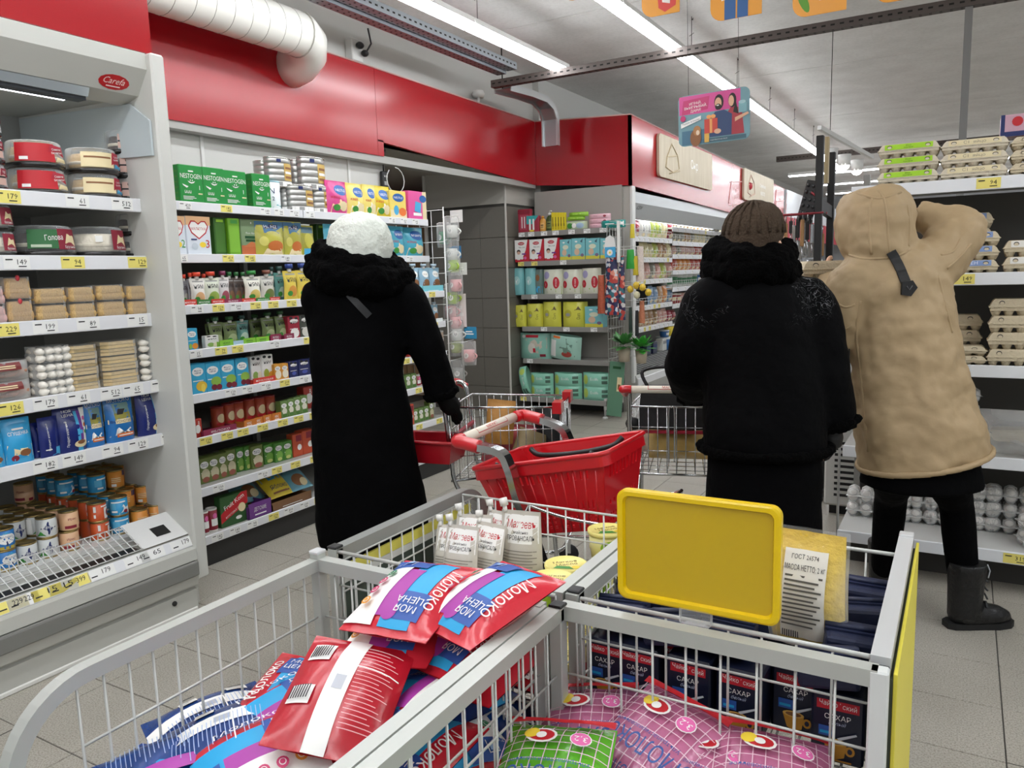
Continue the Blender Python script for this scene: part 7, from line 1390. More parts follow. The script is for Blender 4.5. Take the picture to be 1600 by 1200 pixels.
# ---- wire carts
def wire_cart(t, W=.36, L=.52, z0=.56, z1=.86, hz=.95):
    mb = MB(); n = 9
    def P(u, v, h): # u across -.5...5, v along 0..1, h 0..1
        k = 1-.18*v; return Vector((u*W*k, L*v*(1-.0*h), z0+.06*v+(z1-z0-.06*v)*h))
    for i in range(n+1):
        u = -.5+i/n; mb.tube([P(u, 0, 1), P(u, 0, 0), P(u, 1, 0), P(u, 1, 1)], .0024, chrome, 5)
    for s in (-.5, .5):
        for k in range(1, 13): mb.tube([P(s, k/13, 0), P(s, k/13, 1)], .0022, chrome, 5)
        for h in (.33, .66): mb.tube([P(s, 0, h), P(s, 1, h)], .0022, chrome, 5)
    for k in range(1, 10): mb.tube([P(-.5, k/10, 0), P(.5, k/10, 0)], .0022, chrome, 5)
    for h in (.35, .7): mb.tube([P(-.5, 0, h), P(.5, 0, h)], .0022, chrome, 5); mb.tube([P(-.5, 1, h), P(.5, 1, h)], .0022, chrome, 5)
    mb.build('wire_basket', t)
    MB().tube([P(-.5, 0, 1), P(.5, 0, 1), P(.5, 1, 1), P(-.5, 1, 1)], .005, chrome, 8, closed=True).tube([P(-.5, 0, 0), P(.5, 0, 0), P(.5, 1, 0), P(-.5, 1, 0)], .006, chrome, 8, closed=True).build('rim', t)
    fr_ = MB()
    for s in (-.5, .5):
        fr_.tube(arc([(s*W, -.09, hz), (s*W, -.03, hz-.03), (s*W, .0, z0+.1), (s*W, .02, z0-.02), (s*W, .12, .3), (s*W, .0, .12)]), .011, chrome, 8)
        fr_.tube([(s*W*.9, L*.75, z0+.02), (s*W*.9, L*.12, .28)], .011, chrome, 8); fr_.tube(arc([(s*W*.9, L*.8, z0+.03), (s*W*.95, L*.92, .35), (s*W*.95, L*.95, .12)]), .010, chrome, 8)
    fr_.tube(arc([(-.5*W, .1, .22), (-.5*W, L*.9, .2), (0, L, .2), (.5*W, L*.9, .2), (.5*W, .1, .22)]), .009, chrome, 8); fr_.tube([(-.5*W, .1, .22), (.5*W, .1, .22)], .009, chrome, 8)
    fr_.build('chassis', t)
    for s in (-.5, .5):
        for v in (.02, L*.95):
            o = MB().lathe([(0, -.012), (.045, -.012), (.05, -.006), (.05, .006), (.045, .012), (0, .012)], tyre, 14, (s*W*.97, v, .05), axis='x').build('wheel', t); MB().rbox(s*W*.97-.018, s*W*.97+.018, v-.012, v+.012, .055, .13, chrome, .003).build('wheel_fork', o)
    handle_bar(t, (-W/2-.015, -.09, hz), (W/2+.015, -.09, hz))
    for s in (-.5, .5): MB().tube(arc([(s*(W+.03)*.84, -.09, hz), (s*(W+.03)*1.02, -.09, hz), (s*(W+.03)*1.02, -.07, hz-.005), (s*(W+.03)*1.0, -.03, hz-.025)]), .018, redp, 10).build('corner_grip', t)
    # child seat flap and loop
    MB().tube([(-W*.36, .02, z0+(z1-z0)*.62), (W*.42, .02, z0+(z1-z0)*.62)], .01, M('#9c1c30', .4), rect=(.02, .012)).build('seat_flap', t, label='dark red seat flap')
    MB().tube(arc([(-.012, -.01, z0+.06), (-.012, -.012, z1-.02), (0, -.012, z1), (.012, -.012, z1-.02), (.012, -.01, z0+.06)]), .0035, chrome, 8).build('seat_loop', t)
    return P
t2 = thing('shopping_cart', 'small chrome wire cart with a cream handle held by the woman in black fur', 'cart', (-1.07, 3.20, 0), math.radians(16)); wire_cart(t2)
def in_cart(t, x, y, z): return t.matrix_basis @ Vector((x, y, z))
t2r = t2.rotation_euler.z
o = link('bread_bag', pouch_mesh('bread_bag', .27, .26, .2, M('#d6b468', .4, bump=.6, bscale=14, var=.3), 'pillow', seed=4, wr=.1, nu=18, nv=16), None, loc=in_cart(t2, .02, .2, .585), rot=(0, 0, t2r)); tag(o, 'yellowish plastic bag of groceries inside the wire cart', 'bag')
link('knotted_top', pouch_mesh('knotted_top', .2, .15, .1, FILM, 'pillow', seed=9, wr=.12), o, loc=(0, 0, .14))
o = link('grocery_bag', pouch_mesh('grocery_bag', .15, .12, .13, M('#c9b6a4', .4, bump=.4, bscale=20, var=.5), 'x', seed=7, wr=.15), None, loc=in_cart(t2, -.1, .3, .6), rot=(0, 0, t2r+.3)); tag(o, 'small crumpled bag behind the yellowish one in the wire cart', 'bag')
hbag = thing('handbag', 'black handbag sitting on the child seat of the wire cart', 'handbag', in_cart(t2, .0, .075, .755), t2r); hbm = M('#0e0e0f', .42, bump=.2, bscale=40)
MB().prism([(-.15, 0), (.15, 0), (.135, .16), (.10, .19), (-.10, .19), (-.135, .16)], -.05, .05, hbm, lambda x, z, h: (x, h*(1-.5*z/.2), z)).build('body', hbag)
MB().tube(arc([(-.1, .0, .17), (-.13, .02, .25), (0, .02, .27), (.13, .02, .25), (.1, 0, .17)]), .008, hbm, 8).build('strap', hbag); MB().tube([(.03+.02*math.cos(a*.7), -.03, .2+.02*math.sin(a*.7)) for a in range(9)], .003, chrome, 6).build('ring', hbag)
MB().blob((-.17, -.03, .02), (.035, .03, .03), hbm, 8, 6).build('strap_end', hbag)
t3 = thing('shopping_cart', 'wire cart with red corner grips pushed by the woman in the white hat', 'cart', (-2.05, 3.03, 0), math.radians(-72)); wire_cart(t3, .40, .50, .52, .86, .92)
for s in (-.45, .45): MB().tube([(s*.34, .47, .86), (s*.34, .51, .86)], .02, redp, rect=(.08, .05)).build('bumper', t3)
t3r = t3.rotation_euler.z
o = link('paper_bag', pouch_mesh('paper_bag', .13, .1, .2, M('#b5803c', .6, bump=.4, bscale=30, var=.2), 'stand', seed=3, wr=.1), None, loc=in_cart(t3, .09, .2, .68), rot=(0, .1, .4)); tag(o, 'brown paper bag standing up in the pushed cart', 'bag')
for i, (x, y, z, c, lab) in enumerate([(-.05, .28, .56, '#c46a72', 'pink grocery pack in the pushed cart, upper one'), (-.03, .16, .55, '#b8545e', 'rose pink grocery pack in the pushed cart, lower one'), (.04, .3, .56, '#8a7a58', 'khaki grocery pack low in the pushed cart')]):
    o = link('grocery_pack', pouch_mesh('grocery_pack', .16, .11, .17, M(c, .4, bump=.3, bscale=25, var=.3), 'x', seed=i+2, wr=.12), None, loc=in_cart(t3, x, y, z), rot=(0, .2*i, .5*i)); tag(o, lab, 'pack', 'packs in the pushed cart')
o = link('black_bag', pouch_mesh('black_bag', .17, .12, .2, M('#17181a', .35, bump=.5, bscale=25), 'x', seed=6, wr=.14), None, loc=in_cart(t3, -.06, .42, .62), rot=(0, 0, .2)); tag(o, 'black plastic bag at the front of the pushed cart', 'bag')
P = at(672, 712, 'y', 2.78)
b2 = thing('shopping_basket', 'dark red basket hanging low on the pushed cart beside the black coat', 'basket', (P.x, 2.80, P.z-.02), math.radians(10)); rd2 = M('#a30f1e', .35, coat=.3)
mb = MB(); mb.prism([(-.12, -.08), (.12, -.08), (.12, .08), (-.12, .08)], 0, .004, rd2)
for a, b, c, d in (((-.12, -.08), (.12, -.08), (.14, -.1), (-.14, -.1)), ((.12, .08), (-.12, .08), (-.14, .1), (.14, .1)), ((.12, -.08), (.12, .08), (.14, .1), (.14, -.1)), ((-.12, .08), (-.12, -.08), (-.14, -.1), (-.14, .1))):
    mb.add([(*a, 0), (*b, 0), (*c, .1), (*d, .1)], [(0, 1, 2, 3)], rd2)
o = mb.build('walls', b2); mm = o.modifiers.new('thick', 'SOLIDIFY'); mm.thickness = .004
MB().tube([(-.145, -.105, .1), (.145, -.105, .1), (.145, .105, .1), (-.145, .105, .1)], .008, rd2, 8, closed=True).build('rim', b2)
# ------------------------------------------------------------ people
skin = M('#d8a98c', .5, bump=.05, bscale=200)
def pxr(L, R_, py, d, dep, off=0.):
    # elliptical body ring from the columns L..R_ at row py, seen at distance d; dep = front-to-back half depth
    c = EYE+ray((L+R_)/2, py)*d; return (c, (R_-L)/2*d/FPX, dep, off)
VR = Vector((_fw.x, _fw.y, 0)).normalized()   # horizontal view direction
VX = Vector((_r.x, _r.y, 0)).normalized()
def loft(mb, rings, m, n=28, cap=True, wob=0., seed=0, sq=2., tl=None):
    rd = random.Random(seed); ph = [rd.uniform(0, 6.28) for _ in range(8)]; vs = []; fs = []
    for i, (c, a, b, off) in enumerate(rings):
        for k in range(n):
            t = 2*PI*k/n; w = 1+wob*(math.sin(3*t+ph[0]+i*.9)+.6*math.sin(7*t+ph[1]-i*.7))
            ct, st = math.cos(t), math.sin(t); e = 2/sq
            vs.append(c+VX*(a*w*math.copysign(abs(ct)**e, ct))+VR*(b*w*math.copysign(abs(st)**e, st)+off)+Vector((0, 0, tl[i]*ct if tl else 0)))
    for i in range(len(rings)-1):
        for k in range(n): fs.append((i*n+k, i*n+(k+1) % n, (i+1)*n+(k+1) % n, (i+1)*n+k))
    if cap: fs += [tuple(reversed(range(n))), tuple((len(rings)-1)*n+k for k in range(n))]
    mb.add(vs, fs, m, True)
def remeshed(mb, name, parent, voxel=.012, smooth=6, kindv=None, disp=None, label=None):
    o = mb.build(name, parent, label=label); r = o.modifiers.new('merge', 'REMESH'); r.mode = 'VOXEL'; r.voxel_size = voxel; r.use_smooth_shade = True
    if smooth: s = o.modifiers.new('soften', 'SMOOTH'); s.iterations = smooth; s.factor = .5
    if disp:
        tx = bpy.data.textures.new('folds', 'CLOUDS'); tx.noise_scale = disp[0]; tx.noise_depth = 2
        d = o.modifiers.new('folds', 'DISPLACE'); d.texture = tx; d.strength = disp[1]; d.mid_level = .5; d.texture_coords = 'LOCAL'
    return o
def hand(mb, W, d, n, m, s=1., curl=1., side=1, fat=1.):
    # palm at wrist W, fingers along d, palm facing n; side = +1/-1 gives the thumb's side
    W, d, n = Vector(W), Vector(d).normalized(), Vector(n).normalized(); sd = d.cross(n).normalized()*side
    mb.tube([W-d*.03*s, W+d*.02*s, W+d*.05*s, W+d*.088*s], [.024*fat, .028*fat, .034*fat, .030*fat], m, 10)
    for i, (l, o) in enumerate(((.068, -1.5), (.078, -.5), (.072, .5), (.056, 1.5))):
        b = W+d*.082*s+sd*(-o*.0195*s)
        p = [b-d*.02*s, b, b+(d*math.cos(.5*curl)+n*math.sin(.5*curl))*l*.45*s]
        p.append(p[-1]+(d*math.cos(1.3*curl)+n*math.sin(1.3*curl))*l*.32*s); p.append(p[-1]+(d*math.cos(2.1*curl)+n*math.sin(2.1*curl))*l*.28*s)
        mb.tube(p, [.0095*fat, .0095*fat, .0088*fat, .008*fat, .0068*fat], m, 8)
    b = W+d*.03*s+sd*.028*s; p = [W+d*.012*s+sd*.012*s, b, b+(d*.7+sd*.55+n*.35*curl).normalized()*.034*s]; p.append(p[-1]+(d*.75+n*.6*curl).normalized()*.028*s)
    mb.tube(p, [.012*fat, .012*fat, .0105*fat, .008*fat], m, 8)
def head(mb, c, f, m, r=.095):
    # skull with nose, chin and ears; c = centre, f = facing
    c = Vector(c); f = Vector(f).normalized(); up = Vector((0, 0, 1)); s = f.cross(up).normalized()
    def B(x, y, z): return c+s*x+f*y+up*z
    vs = []; fs = []; n = 18; R_ = [(-.13, .02, .035, .035), (-.115, .03, .048, .055), (-.085, .022, .062, .075), (-.04, .01, .072, .09), (.0, .0, .077, .098), (.05, -.008, .078, .1), (.09, -.012, .066, .085), (.115, -.014, .042, .055), (.126, -.014, .012, .016)]
    for z, oy, a, b in R_:
        for k in range(n): t = 2*PI*k/n; vs.append(B(a*math.cos(t), oy+b*math.sin(t), z))
    for i in range(len(R_)-1):
        for k in range(n): fs.append((i*n+k, i*n+(k+1) % n, (i+1)*n+(k+1) % n, (i+1)*n+k))
    fs += [tuple(reversed(range(n))), tuple((len(R_)-1)*n+k for k in range(n))]; mb.add(vs, fs, m, True)
    mb.tube([B(0, .092, .012), B(0, .104, -.018), B(0, .112, -.034), B(0, .095, -.043)], [.008, .010, .014, .010], m, 8)
    mb.tube([B(-.028, .082, -.075), B(0, .094, -.078), B(.028, .082, -.075)], .008, m, 8)
    for q in (-1, 1):
        mb.tube([B(q*.076, -.005, .02), B(q*.084, -.015, .012), B(q*.083, -.012, -.02), B(q*.077, 0, -.034)], [.008, .012, .011, .007], m, 8)
        mb.tube([B(q*.015, .09, .03), B(q*.032, .088, .034), B(q*.05, .07, .028)], .008, m, 6)
    return B
def face_parts(parent, B):
    for q in (-1, 1):
        e = MB().blob(B(q*.032, .084, .006), .012, M('#efece6', .3), 10, 8).build('eye', parent); MB().blob(B(q*.032, .0945, .005), .0055, M('#3a2b22', .2), 8, 6).build('iris', e)
    mb = MB().tube([B(-.024, .088, -.066), B(0, .102, -.064), B(.024, .088, -.066)], [.003, .005, .003], M('#a85a54', .4), 8).tube([B(-.02, .088, -.073), B(0, .101, -.074), B(.02, .088, -.073)], [.003, .006, .003], M('#a85a54', .4), 8); mb.build('lips', parent)
def legs_body(mb, hipL, hipR, kneeL, kneeR, ankL, ankR, m, rt=.08, rk=.055, ra=.04):
    for h, k, a in ((hipL, kneeL, ankL), (hipR, kneeR, ankR)): mb.tube(arc([h, (Vector(h)+Vector(k))/2, k, (Vector(k)*.55+Vector(a)*.45), a], 4), [rt+(rk-rt)*i/8 if i <= 8 else rk*(1+.08*math.sin((i-8)/8*PI))+(ra-rk)*(i-8)/8 for i in range(17)], m, 12)
def boot(name, parent, ank, toe, m, h=.26, r=.062, sole=None):
    ank = Vector(ank); toe = Vector(toe); d = (toe-ank); d.z = 0; d.normalize(); f = Vector((ank.x, ank.y, 0)); z0 = toe.z
    mb = MB(); mb.tube([f+Vector((0, 0, z0+.05)), f+Vector((0, 0, z0+h*.6)), f+Vector((0, 0, z0+h))], [r*.85, r*.9, r], m, 16)
    mb.tube(arc([f-d*.045+Vector((0, 0, z0+.045)), f+d*.02+Vector((0, 0, z0+.055)), f+d*.11+Vector((0, 0, z0+.045)), f+d*.185+Vector((0, 0, z0+.036))]), [.042]+[.05]*11+[.047, .044, .042, .04, .034, .026, .014][:7], m, 14) if False else mb.tube([f-d*.055+Vector((0, 0, z0+.045)), f-d*.01+Vector((0, 0, z0+.052)), f+d*.06+Vector((0, 0, z0+.05)), f+d*.13+Vector((0, 0, z0+.042)), f+d*.18+Vector((0, 0, z0+.036))], [.03, .05, .049, .044, .022], m, 14)
    o = remeshed(mb, name, parent, .009, 4)
    s = d.cross(Vector((0, 0, 1))); sb = MB(); out = []
    for t, w in ((-.075, .022), (-.05, .038), (0, .042), (.06, .042), (.12, .046), (.17, .036), (.195, .012)): out.append((t, w))
    pts = [(t, w) for t, w in out]+[(t, -w) for t, w in reversed(out)]
    sb.prism(pts, z0, z0+.024, sole or M('#101010', .7), lambda x, y, hh: f+d*x+s*y+Vector((0, 0, hh))); sb.build('sole', o)
    lb = MB()
    for i in range(4): lb.tube([f+d*(.07+.0*i)+s*(-.03)+Vector((0, 0, z0+.09+.035*i)), f+d*(.085-.008*i)+Vector((0, 0, z0+.1+.035*i)), f+d*(.07)+s*.03+Vector((0, 0, z0+.09+.035*i))], .004, M('#2a2a2c', .5), 5)
    lb.build('laces', o); return o
def limb(mb, pts, rad, m, n=16, seg=5):
    p = arc(pts, seg); k = len(p)-1; q = len(rad)-1; rr_ = []
    for i in range(len(p)):
        f = i/k*q; j = min(q-1, int(f)); rr_.append(rad[j]+(rad[j+1]-rad[j])*(f-j))
    mb.tube(p, rr_, m, n)
def cloth(name, col, rough=.75, bump=.4, scale=30., sheen=.0, fine=0.):
    return M(col, rough, bump=bump, bscale=scale, sheen=sheen, spec=.07 if col.startswith('#02') else .25)
def PX(px, py, d): return EYE+ray(px, py)*d

# ---- woman in the long black coat and white hat (pushes the far cart)
dL = 3.4; wL = thing('person', 'woman in a long black coat and white hat pushing a cart, seen from behind', 'person', (PX(565, 600, dL).x, PX(565, 600, dL).y, 0)); wl0 = wL.location.copy()
def kid(o, p): o.location = -Vector(p.location); return o
facL = (VR*.75+VX*.66).normalized()
b = MB(); hc = PX(563, 372, dL)+Vector((0, 0, -.04)); Bh = head(b, hc, facL, skin)
limb(b, [hc+Vector((0, 0, -.08)), hc+Vector((0, 0, -.2))], [.055, .065], skin)
loft(b, [pxr(530, 605, 700, dL, .1), pxr(520, 610, 640, dL, .11), pxr(522, 605, 560, dL, .1), pxr(515, 615, 500, dL, .1), pxr(520, 605, 455, dL, .08), pxr(545, 582, 430, dL, .05)], skin)
hip = PX(565, 640, dL); f0 = Vector((hip.x, hip.y, 0))
kl, kr = f0-VX*.09+VR*.02, f0+VX*.10+VR*.02
legs_body(b, (kl.x, kl.y, .86), (kr.x, kr.y, .86), (kl.x-.01, kl.y, .48), (kr.x, kr.y+.02, .48), (kl.x, kl.y, .08), (kr.x, kr.y, .08), skin)
shR, elR, wrR = PX(628, 470, dL), PX(668, 560, dL-.1)+VR*.1, PX(690, 622, dL)+VR*.04
shL, elL, wrL = PX(500, 470, dL), PX(512, 550, dL)+VR*.12, PX(560, 600, dL)+VR*.40
limb(b, [shR, elR, wrR], [.05, .042, .032], skin); limb(b, [shL, elL, wrL], [.05, .042, .032], skin)
hand(b, wrR, (wrR-elR).normalized()*.6+facL*.4, Vector((0, 0, -1)), skin, 1., 1., 1); hand(b, wrL, facL, Vector((0, 0, -1)), skin, 1., 1., -1)
bo = kid(remeshed(b, 'body', wL, .0055, 2), wL); face_parts(bo, Bh)
blk = cloth('wool', '#020203', .85, .5, 26, .0); fur = cloth('fur', '#020202', .95, 1., 90)
c = MB()
loft(c, [pxr(494, 672, 848, dL, .19, .02), pxr(492, 664, 800, dL, .19, .02), pxr(490, 660, 770, dL, .19, .02), pxr(489, 648, 700, dL, .175), pxr(488, 640, 640, dL, .165), pxr(486, 632, 580, dL, .155), pxr(484, 634, 520, dL, .15), pxr(482, 640, 470, dL, .145), pxr(487, 636, 440, dL, .13), pxr(510, 618, 415, dL, .10), pxr(530, 598, 395, dL, .08)], blk, wob=.012, seed=2)
bl = PX(515, 845, dL); c2 = MB()
limb(c, [shR+VX*-.05, shR+VX*.02, elR, wrR+(elR-wrR)*.02], [.085, .088, .078, .072], blk); limb(c, [shL+VX*.05, shL, elL, wrL], [.085, .085, .075, .068], blk)
co = kid(remeshed(c, 'coat', wL, .014, 6, disp=(.22, .035), label='long black winter coat'), wL)
k2 = MB(); k2.tube([wrR+(elR-wrR)*.16, wrR+(elR-wrR)*-.04], [.085, .08], fur, 16); kid(remeshed(k2, 'fur_cuff', wL, .013, 3, disp=(.03, .03)), wL)
col = MB(); cc = PX(560, 418, dL)
for i in range(24):
    pass
def fur_ring(rings, n=26):
    mbr = MB(); pts = []
    for (cx, cy, hw, hd, dz) in rings: pass
    return mbr
def on_surface(o, pts, lift=0.):
    # points of o's surface seen along the view rays through the given columns and rows
    bpy.context.view_layer.update(); ev = o.evaluated_get(bpy.context.evaluated_depsgraph_get()); im = ev.matrix_world.inverted(); out = []
    for x, y in pts:
        d = ray(x, y).normalized(); ok, loc, nn, fi = ev.ray_cast(im @ EYE, im.to_3x3() @ d)
        if ok: out.append(ev.matrix_world @ loc + (ev.matrix_world.to_3x3() @ nn).normalized()*lift)
    return out
def dense(L_, k=5):
    return [(p.x, p.y) for p in arc([(x, y, 0) for x, y in L_], k)]
def collar(parent, L, R_, py, d, dep, thick, tilt=0., name='fur_collar', off=0., tx=.0):
    cen = EYE+ray((L+R_)/2, py)*d; a = (R_-L)/2*d/FPX-thick*.6; pts = []
    for k in range(28):
        t = 2*PI*k/28; pts.append(cen+VX*(a*math.cos(t))+VR*(dep*math.sin(t)+off)+Vector((0, 0, tilt*math.sin(t)+tx*math.cos(t))))
    mbr = MB(); mbr.tube(pts, [thick*(1+.12*math.sin(5*q)) for q in range(28)], fur, 16, closed=True); return kid(remeshed(mbr, name, parent, .012, 3, disp=(.035, .035)), parent)
collar(wL, 489, 638, 428, dL, .13, .08, .03, 'fur_collar', 0., -.03); collar(wL, 495, 626, 408, dL, .125, .055, .02, 'fur_hood', 0., -.035)
h = MB(); loft(h, [pxr(516, 612, 408, dL, .125), pxr(511, 614, 392, dL, .14), pxr(512, 612, 370, dL, .145), pxr(519, 603, 351, dL, .135), pxr(532, 592, 339, dL, .105), pxr(548, 578, 333, dL, .05)], cloth('knit', '#dfe4da', .9, .8, 70)); kid(remeshed(h, 'knitted_hat', wL, .011, 4, disp=(.06, .02), label='fluffy white hat'), wL)
sb = MB(); sb.tube(on_surface(co, dense([(545, 460), (560, 476), (577, 494)]), .004), .01, M('#1f2022', .5), rect=(.03, .004), up=tuple(-VR)); kid(sb.build('bag_strap', wL), wL)
lg = MB(); lg.tube([(kl.x, kl.y, .45), (kl.x, kl.y, .2)], [.065, .05], blk, 12); lg.tube([(kr.x, kr.y, .45), (kr.x, kr.y, .2)], [.065, .05], blk, 12)
kid(lg.build('trousers', wL), wL)
gl = MB(); hand(gl, wrR, (wrR-elR).normalized()*.6+facL*.4, Vector((0, 0, -1)), M('#060606', .7, spec=.15), 1., 1., 1, 1.4); hand(gl, wrL, facL, Vector((0, 0, -1)), M('#060606', .7, spec=.15), 1., 1., -1, 1.4); kid(remeshed(gl, 'gloves', wL, .006, 2), wL)
for a in (kl, kr): kid(boot('boot', wL, (a.x, a.y, .1), (a.x+facL.x*.15, a.y+facL.y*.15, 0), M('#0b0b0c', .45)), wL)

# ---- woman in the black fur coat and brown knitted hat
dM = 2.75; q = PX(1190, 600, dM); wM = thing('person', 'woman in a black fur trimmed coat and brown knitted hat, seen from behind', 'person', (q.x, q.y, 0))
facM = (VR*.62+VX*.78).normalized(); b = MB(); hc = PX(1184, 386, dM); Bh = head(b, hc+VX*.006, facM, skin)
limb(b, [hc+Vector((0, 0, -.08)), hc+Vector((0, 0, -.2))], [.055, .07], skin)
loft(b, [pxr(1130, 1255, 740, dM, .11), pxr(1125, 1260, 660, dM, .13), pxr(1130, 1255, 560, dM, .12), pxr(1115, 1262, 490, dM, .12), pxr(1125, 1250, 445, dM, .09), pxr(1155, 1205, 425, dM, .05)], skin)
hip = PX(1192, 700, dM); f0 = Vector((hip.x, hip.y, 0)); kl, kr = f0-VX*.1, f0+VX*.1
legs_body(b, (kl.x, kl.y, .8), (kr.x, kr.y, .8), (kl.x, kl.y, .45), (kr.x, kr.y, .45), (kl.x, kl.y, .08), (kr.x, kr.y, .08), skin)
shL, elL, wrL = PX(1110, 480, dM), PX(1078, 560, dM+.05), PX(1082, 606, dM+.32)
shR, elR, wrR = PX(1262, 480, dM), PX(1288, 590, dM-.02), PX(1298, 660, dM+.0)
for p_ in ((shL, elL, wrL), (shR, elR, wrR)): limb(b, list(p_), [.055, .045, .033], skin)
hand(b, wrL, (VR*.8-VX*.1+Vector((0, 0, .1))), Vector((0, 0, -1)), skin, 1., 1., 1); hand(b, wrR, Vector((-.05, .05, -1)), -VX, skin, 1., .5, 1)
bo = kid(remeshed(b, 'body', wM, .0055, 2), wM); face_parts(bo, Bh)
# coat cloth with faint silver embroidery over the shoulders
emb = bpy.data.materials.new('embroidered_black'); emb.use_nodes = True; nt = emb.node_tree; bs_ = nt.nodes['Principled BSDF']; bs_.inputs['Roughness'].default_value = .8; bs_.inputs['Specular IOR Level'].default_value = .08
g = nt.nodes.new('ShaderNodeNewGeometry'); wv = nt.nodes.new('ShaderNodeTexNoise'); wv.inputs['Scale'].default_value = 15; wv.inputs['Detail'].default_value = 1.5; wv.inputs['Distortion'].default_value = 3.5
ab = nt.nodes.new('ShaderNodeMath'); ab.operation = 'COMPARE'; ab.inputs[1].default_value = .5; ab.inputs[2].default_value = .008
sx = nt.nodes.new('ShaderNodeSeparateXYZ'); rm = nt.nodes.new('ShaderNodeMapRange'); rm.inputs['From Min'].default_value = 1.24; rm.inputs['From Max'].default_value = 1.36
n3 = nt.nodes.new('ShaderNodeTexNoise'); n3.inputs['Scale'].default_value = 7; st = nt.nodes.new('ShaderNodeMath'); st.operation = 'GREATER_THAN'; st.inputs[1].default_value = .52
m1 = nt.nodes.new('ShaderNodeMath'); m1.operation = 'MULTIPLY'; m2 = nt.nodes.new('ShaderNodeMath'); m2.operation = 'MULTIPLY'; mxc = nt.nodes.new('ShaderNodeMix'); mxc.data_type = 'RGBA'; mxc.inputs['A'].default_value = lin('#020203'); mxc.inputs['B'].default_value = lin('#6d6d70')
for a_, b_ in ((g.outputs['Position'], wv.inputs['Vector']), (g.outputs['Position'], n3.inputs['Vector']), (wv.outputs['Fac'], ab.inputs[0]), (g.outputs['Position'], sx.inputs[0]), (sx.outputs['Z'], rm.inputs['Value']), (n3.outputs['Fac'], st.inputs[0]), (ab.outputs[0], m1.inputs[0]), (rm.outputs[0], m1.inputs[1]), (m1.outputs[0], m2.inputs[0]), (st.outputs[0], m2.inputs[1]), (m2.outputs[0], mxc.inputs['Factor']), (mxc.outputs['Result'], bs_.inputs['Base Color'])): nt.links.new(a_, b_)
bpn = nt.nodes.new('ShaderNodeBump'); bpn.inputs['Strength'].default_value = .5; bpn.inputs['Distance'].default_value = .01; nz = nt.nodes.new('ShaderNodeTexNoise'); nz.inputs['Scale'].default_value = 30; nt.links.new(g.outputs['Position'], nz.inputs['Vector']); nt.links.new(nz.outputs['Fac'], bpn.inputs['Height']); nt.links.new(bpn.outputs['Normal'], bs_.inputs['Normal'])
c = MB()
loft(c, [pxr(1102, 1288, 698, dM, .19), pxr(1099, 1290, 650, dM, .19), pxr(1100, 1286, 600, dM, .18), pxr(1096, 1280, 540, dM, .17), pxr(1090, 1272, 490, dM, .165), pxr(1092, 1266, 465, dM, .155), pxr(1108, 1248, 440, dM, .13), pxr(1130, 1226, 415, dM, .10)], emb, wob=.01, seed=5)
limb(c, [shL+VX*.07, shL, elL, wrL], [.095, .10, .088, .078], emb); limb(c, [shR-VX*.07, shR, elR, wrR], [.095, .10, .095, .088], emb)
kid(remeshed(c, 'coat', wM, .013, 6, disp=(.2, .03), label='black coat with faint silver embroidery'), wM)
k2 = MB(); k2.tube([wrR+(elR-wrR)*.12, wrR, wrR-(elR-wrR)*.12], [.095, .105, .09], fur, 16); k2.tube([wrL+(elL-wrL)*.1, wrL-(elL-wrL)*.06], [.085, .08], fur, 16); kid(remeshed(k2, 'fur_cuff', wM, .012, 3, disp=(.035, .04)), wM)
gl = MB(); blg = M('#0a0a0a', .6)
hand(gl, wrL, (VR*.8-VX*.1+Vector((0, 0, .1))), Vector((0, 0, -1)), blg, 1., 1., 1, 1.4); hand(gl, wrR, Vector((-.05, .05, -1)), -VX, blg, 1., .5, 1, 1.4); kid(remeshed(gl, 'gloves', wM, .006, 2), wM)
sk = MB(); loft(sk, [(Vector((f0.x, f0.y, .22)), .215, .19, .0), pxr(1104, 1280, 800, dM, .185), pxr(1106, 1278, 740, dM, .18), pxr(1110, 1275, 690, dM, .17)], blk, wob=.02, seed=7); kid(remeshed(sk, 'skirt', wM, .013, 4, disp=(.2, .02), label='long black skirt'), wM)
hem = MB(); cen = pxr(1098, 1292, 697, dM, .19); hem.tube([cen[0]+VX*(cen[1]*math.cos(2*PI*k/32))+VR*(.19*math.sin(2*PI*k/32)) for k in range(32)], .02, fur, 10, closed=True); kid(remeshed(hem, 'fur_hem', wM, .01, 2, disp=(.03, .02)), wM)
collar(wM, 1112, 1234, 398, dM, .11, .062, .03); collar(wM, 1106, 1240, 424, dM, .12, .055, .0, 'fur_hood')
hat = cloth('knit', '#4a3d31', .95, 1.0, 120); h = MB()
loft(h, [pxr(1133, 1214, 392, dM, .112), pxr(1131, 1220, 374, dM, .122), pxr(1132, 1222, 352, dM, .125), pxr(1140, 1219, 334, dM, .115), pxr(1153, 1209, 322, dM, .085), pxr(1168, 1197, 316, dM, .035)], hat); kid(remeshed(h, 'knitted_hat', wM, .01, 3, disp=(.03, .012), label='brown cable knit hat'), wM)
rb = MB()
for i in range(9):
    a0 = PI*i/9; pts = []; hq = PX(1177, 366, dM)
    for k in range(13):
        t = PI*k/12; pts.append(hq+VX*(.104*math.cos(t)*math.cos(a0)+.0)+VR*(.125*math.cos(t)*math.sin(a0))+Vector((0, 0, .114*math.sin(t))))
    rb.tube(pts, .006, hat, 6)
kid(rb.build('cable_ribs', wM), wM)
for a in (kl, kr): kid(boot('boot', wM, (a.x, a.y, .1), (a.x+facM.x*.15, a.y+facM.y*.15, 0), M('#0b0b0c', .45)), wM)

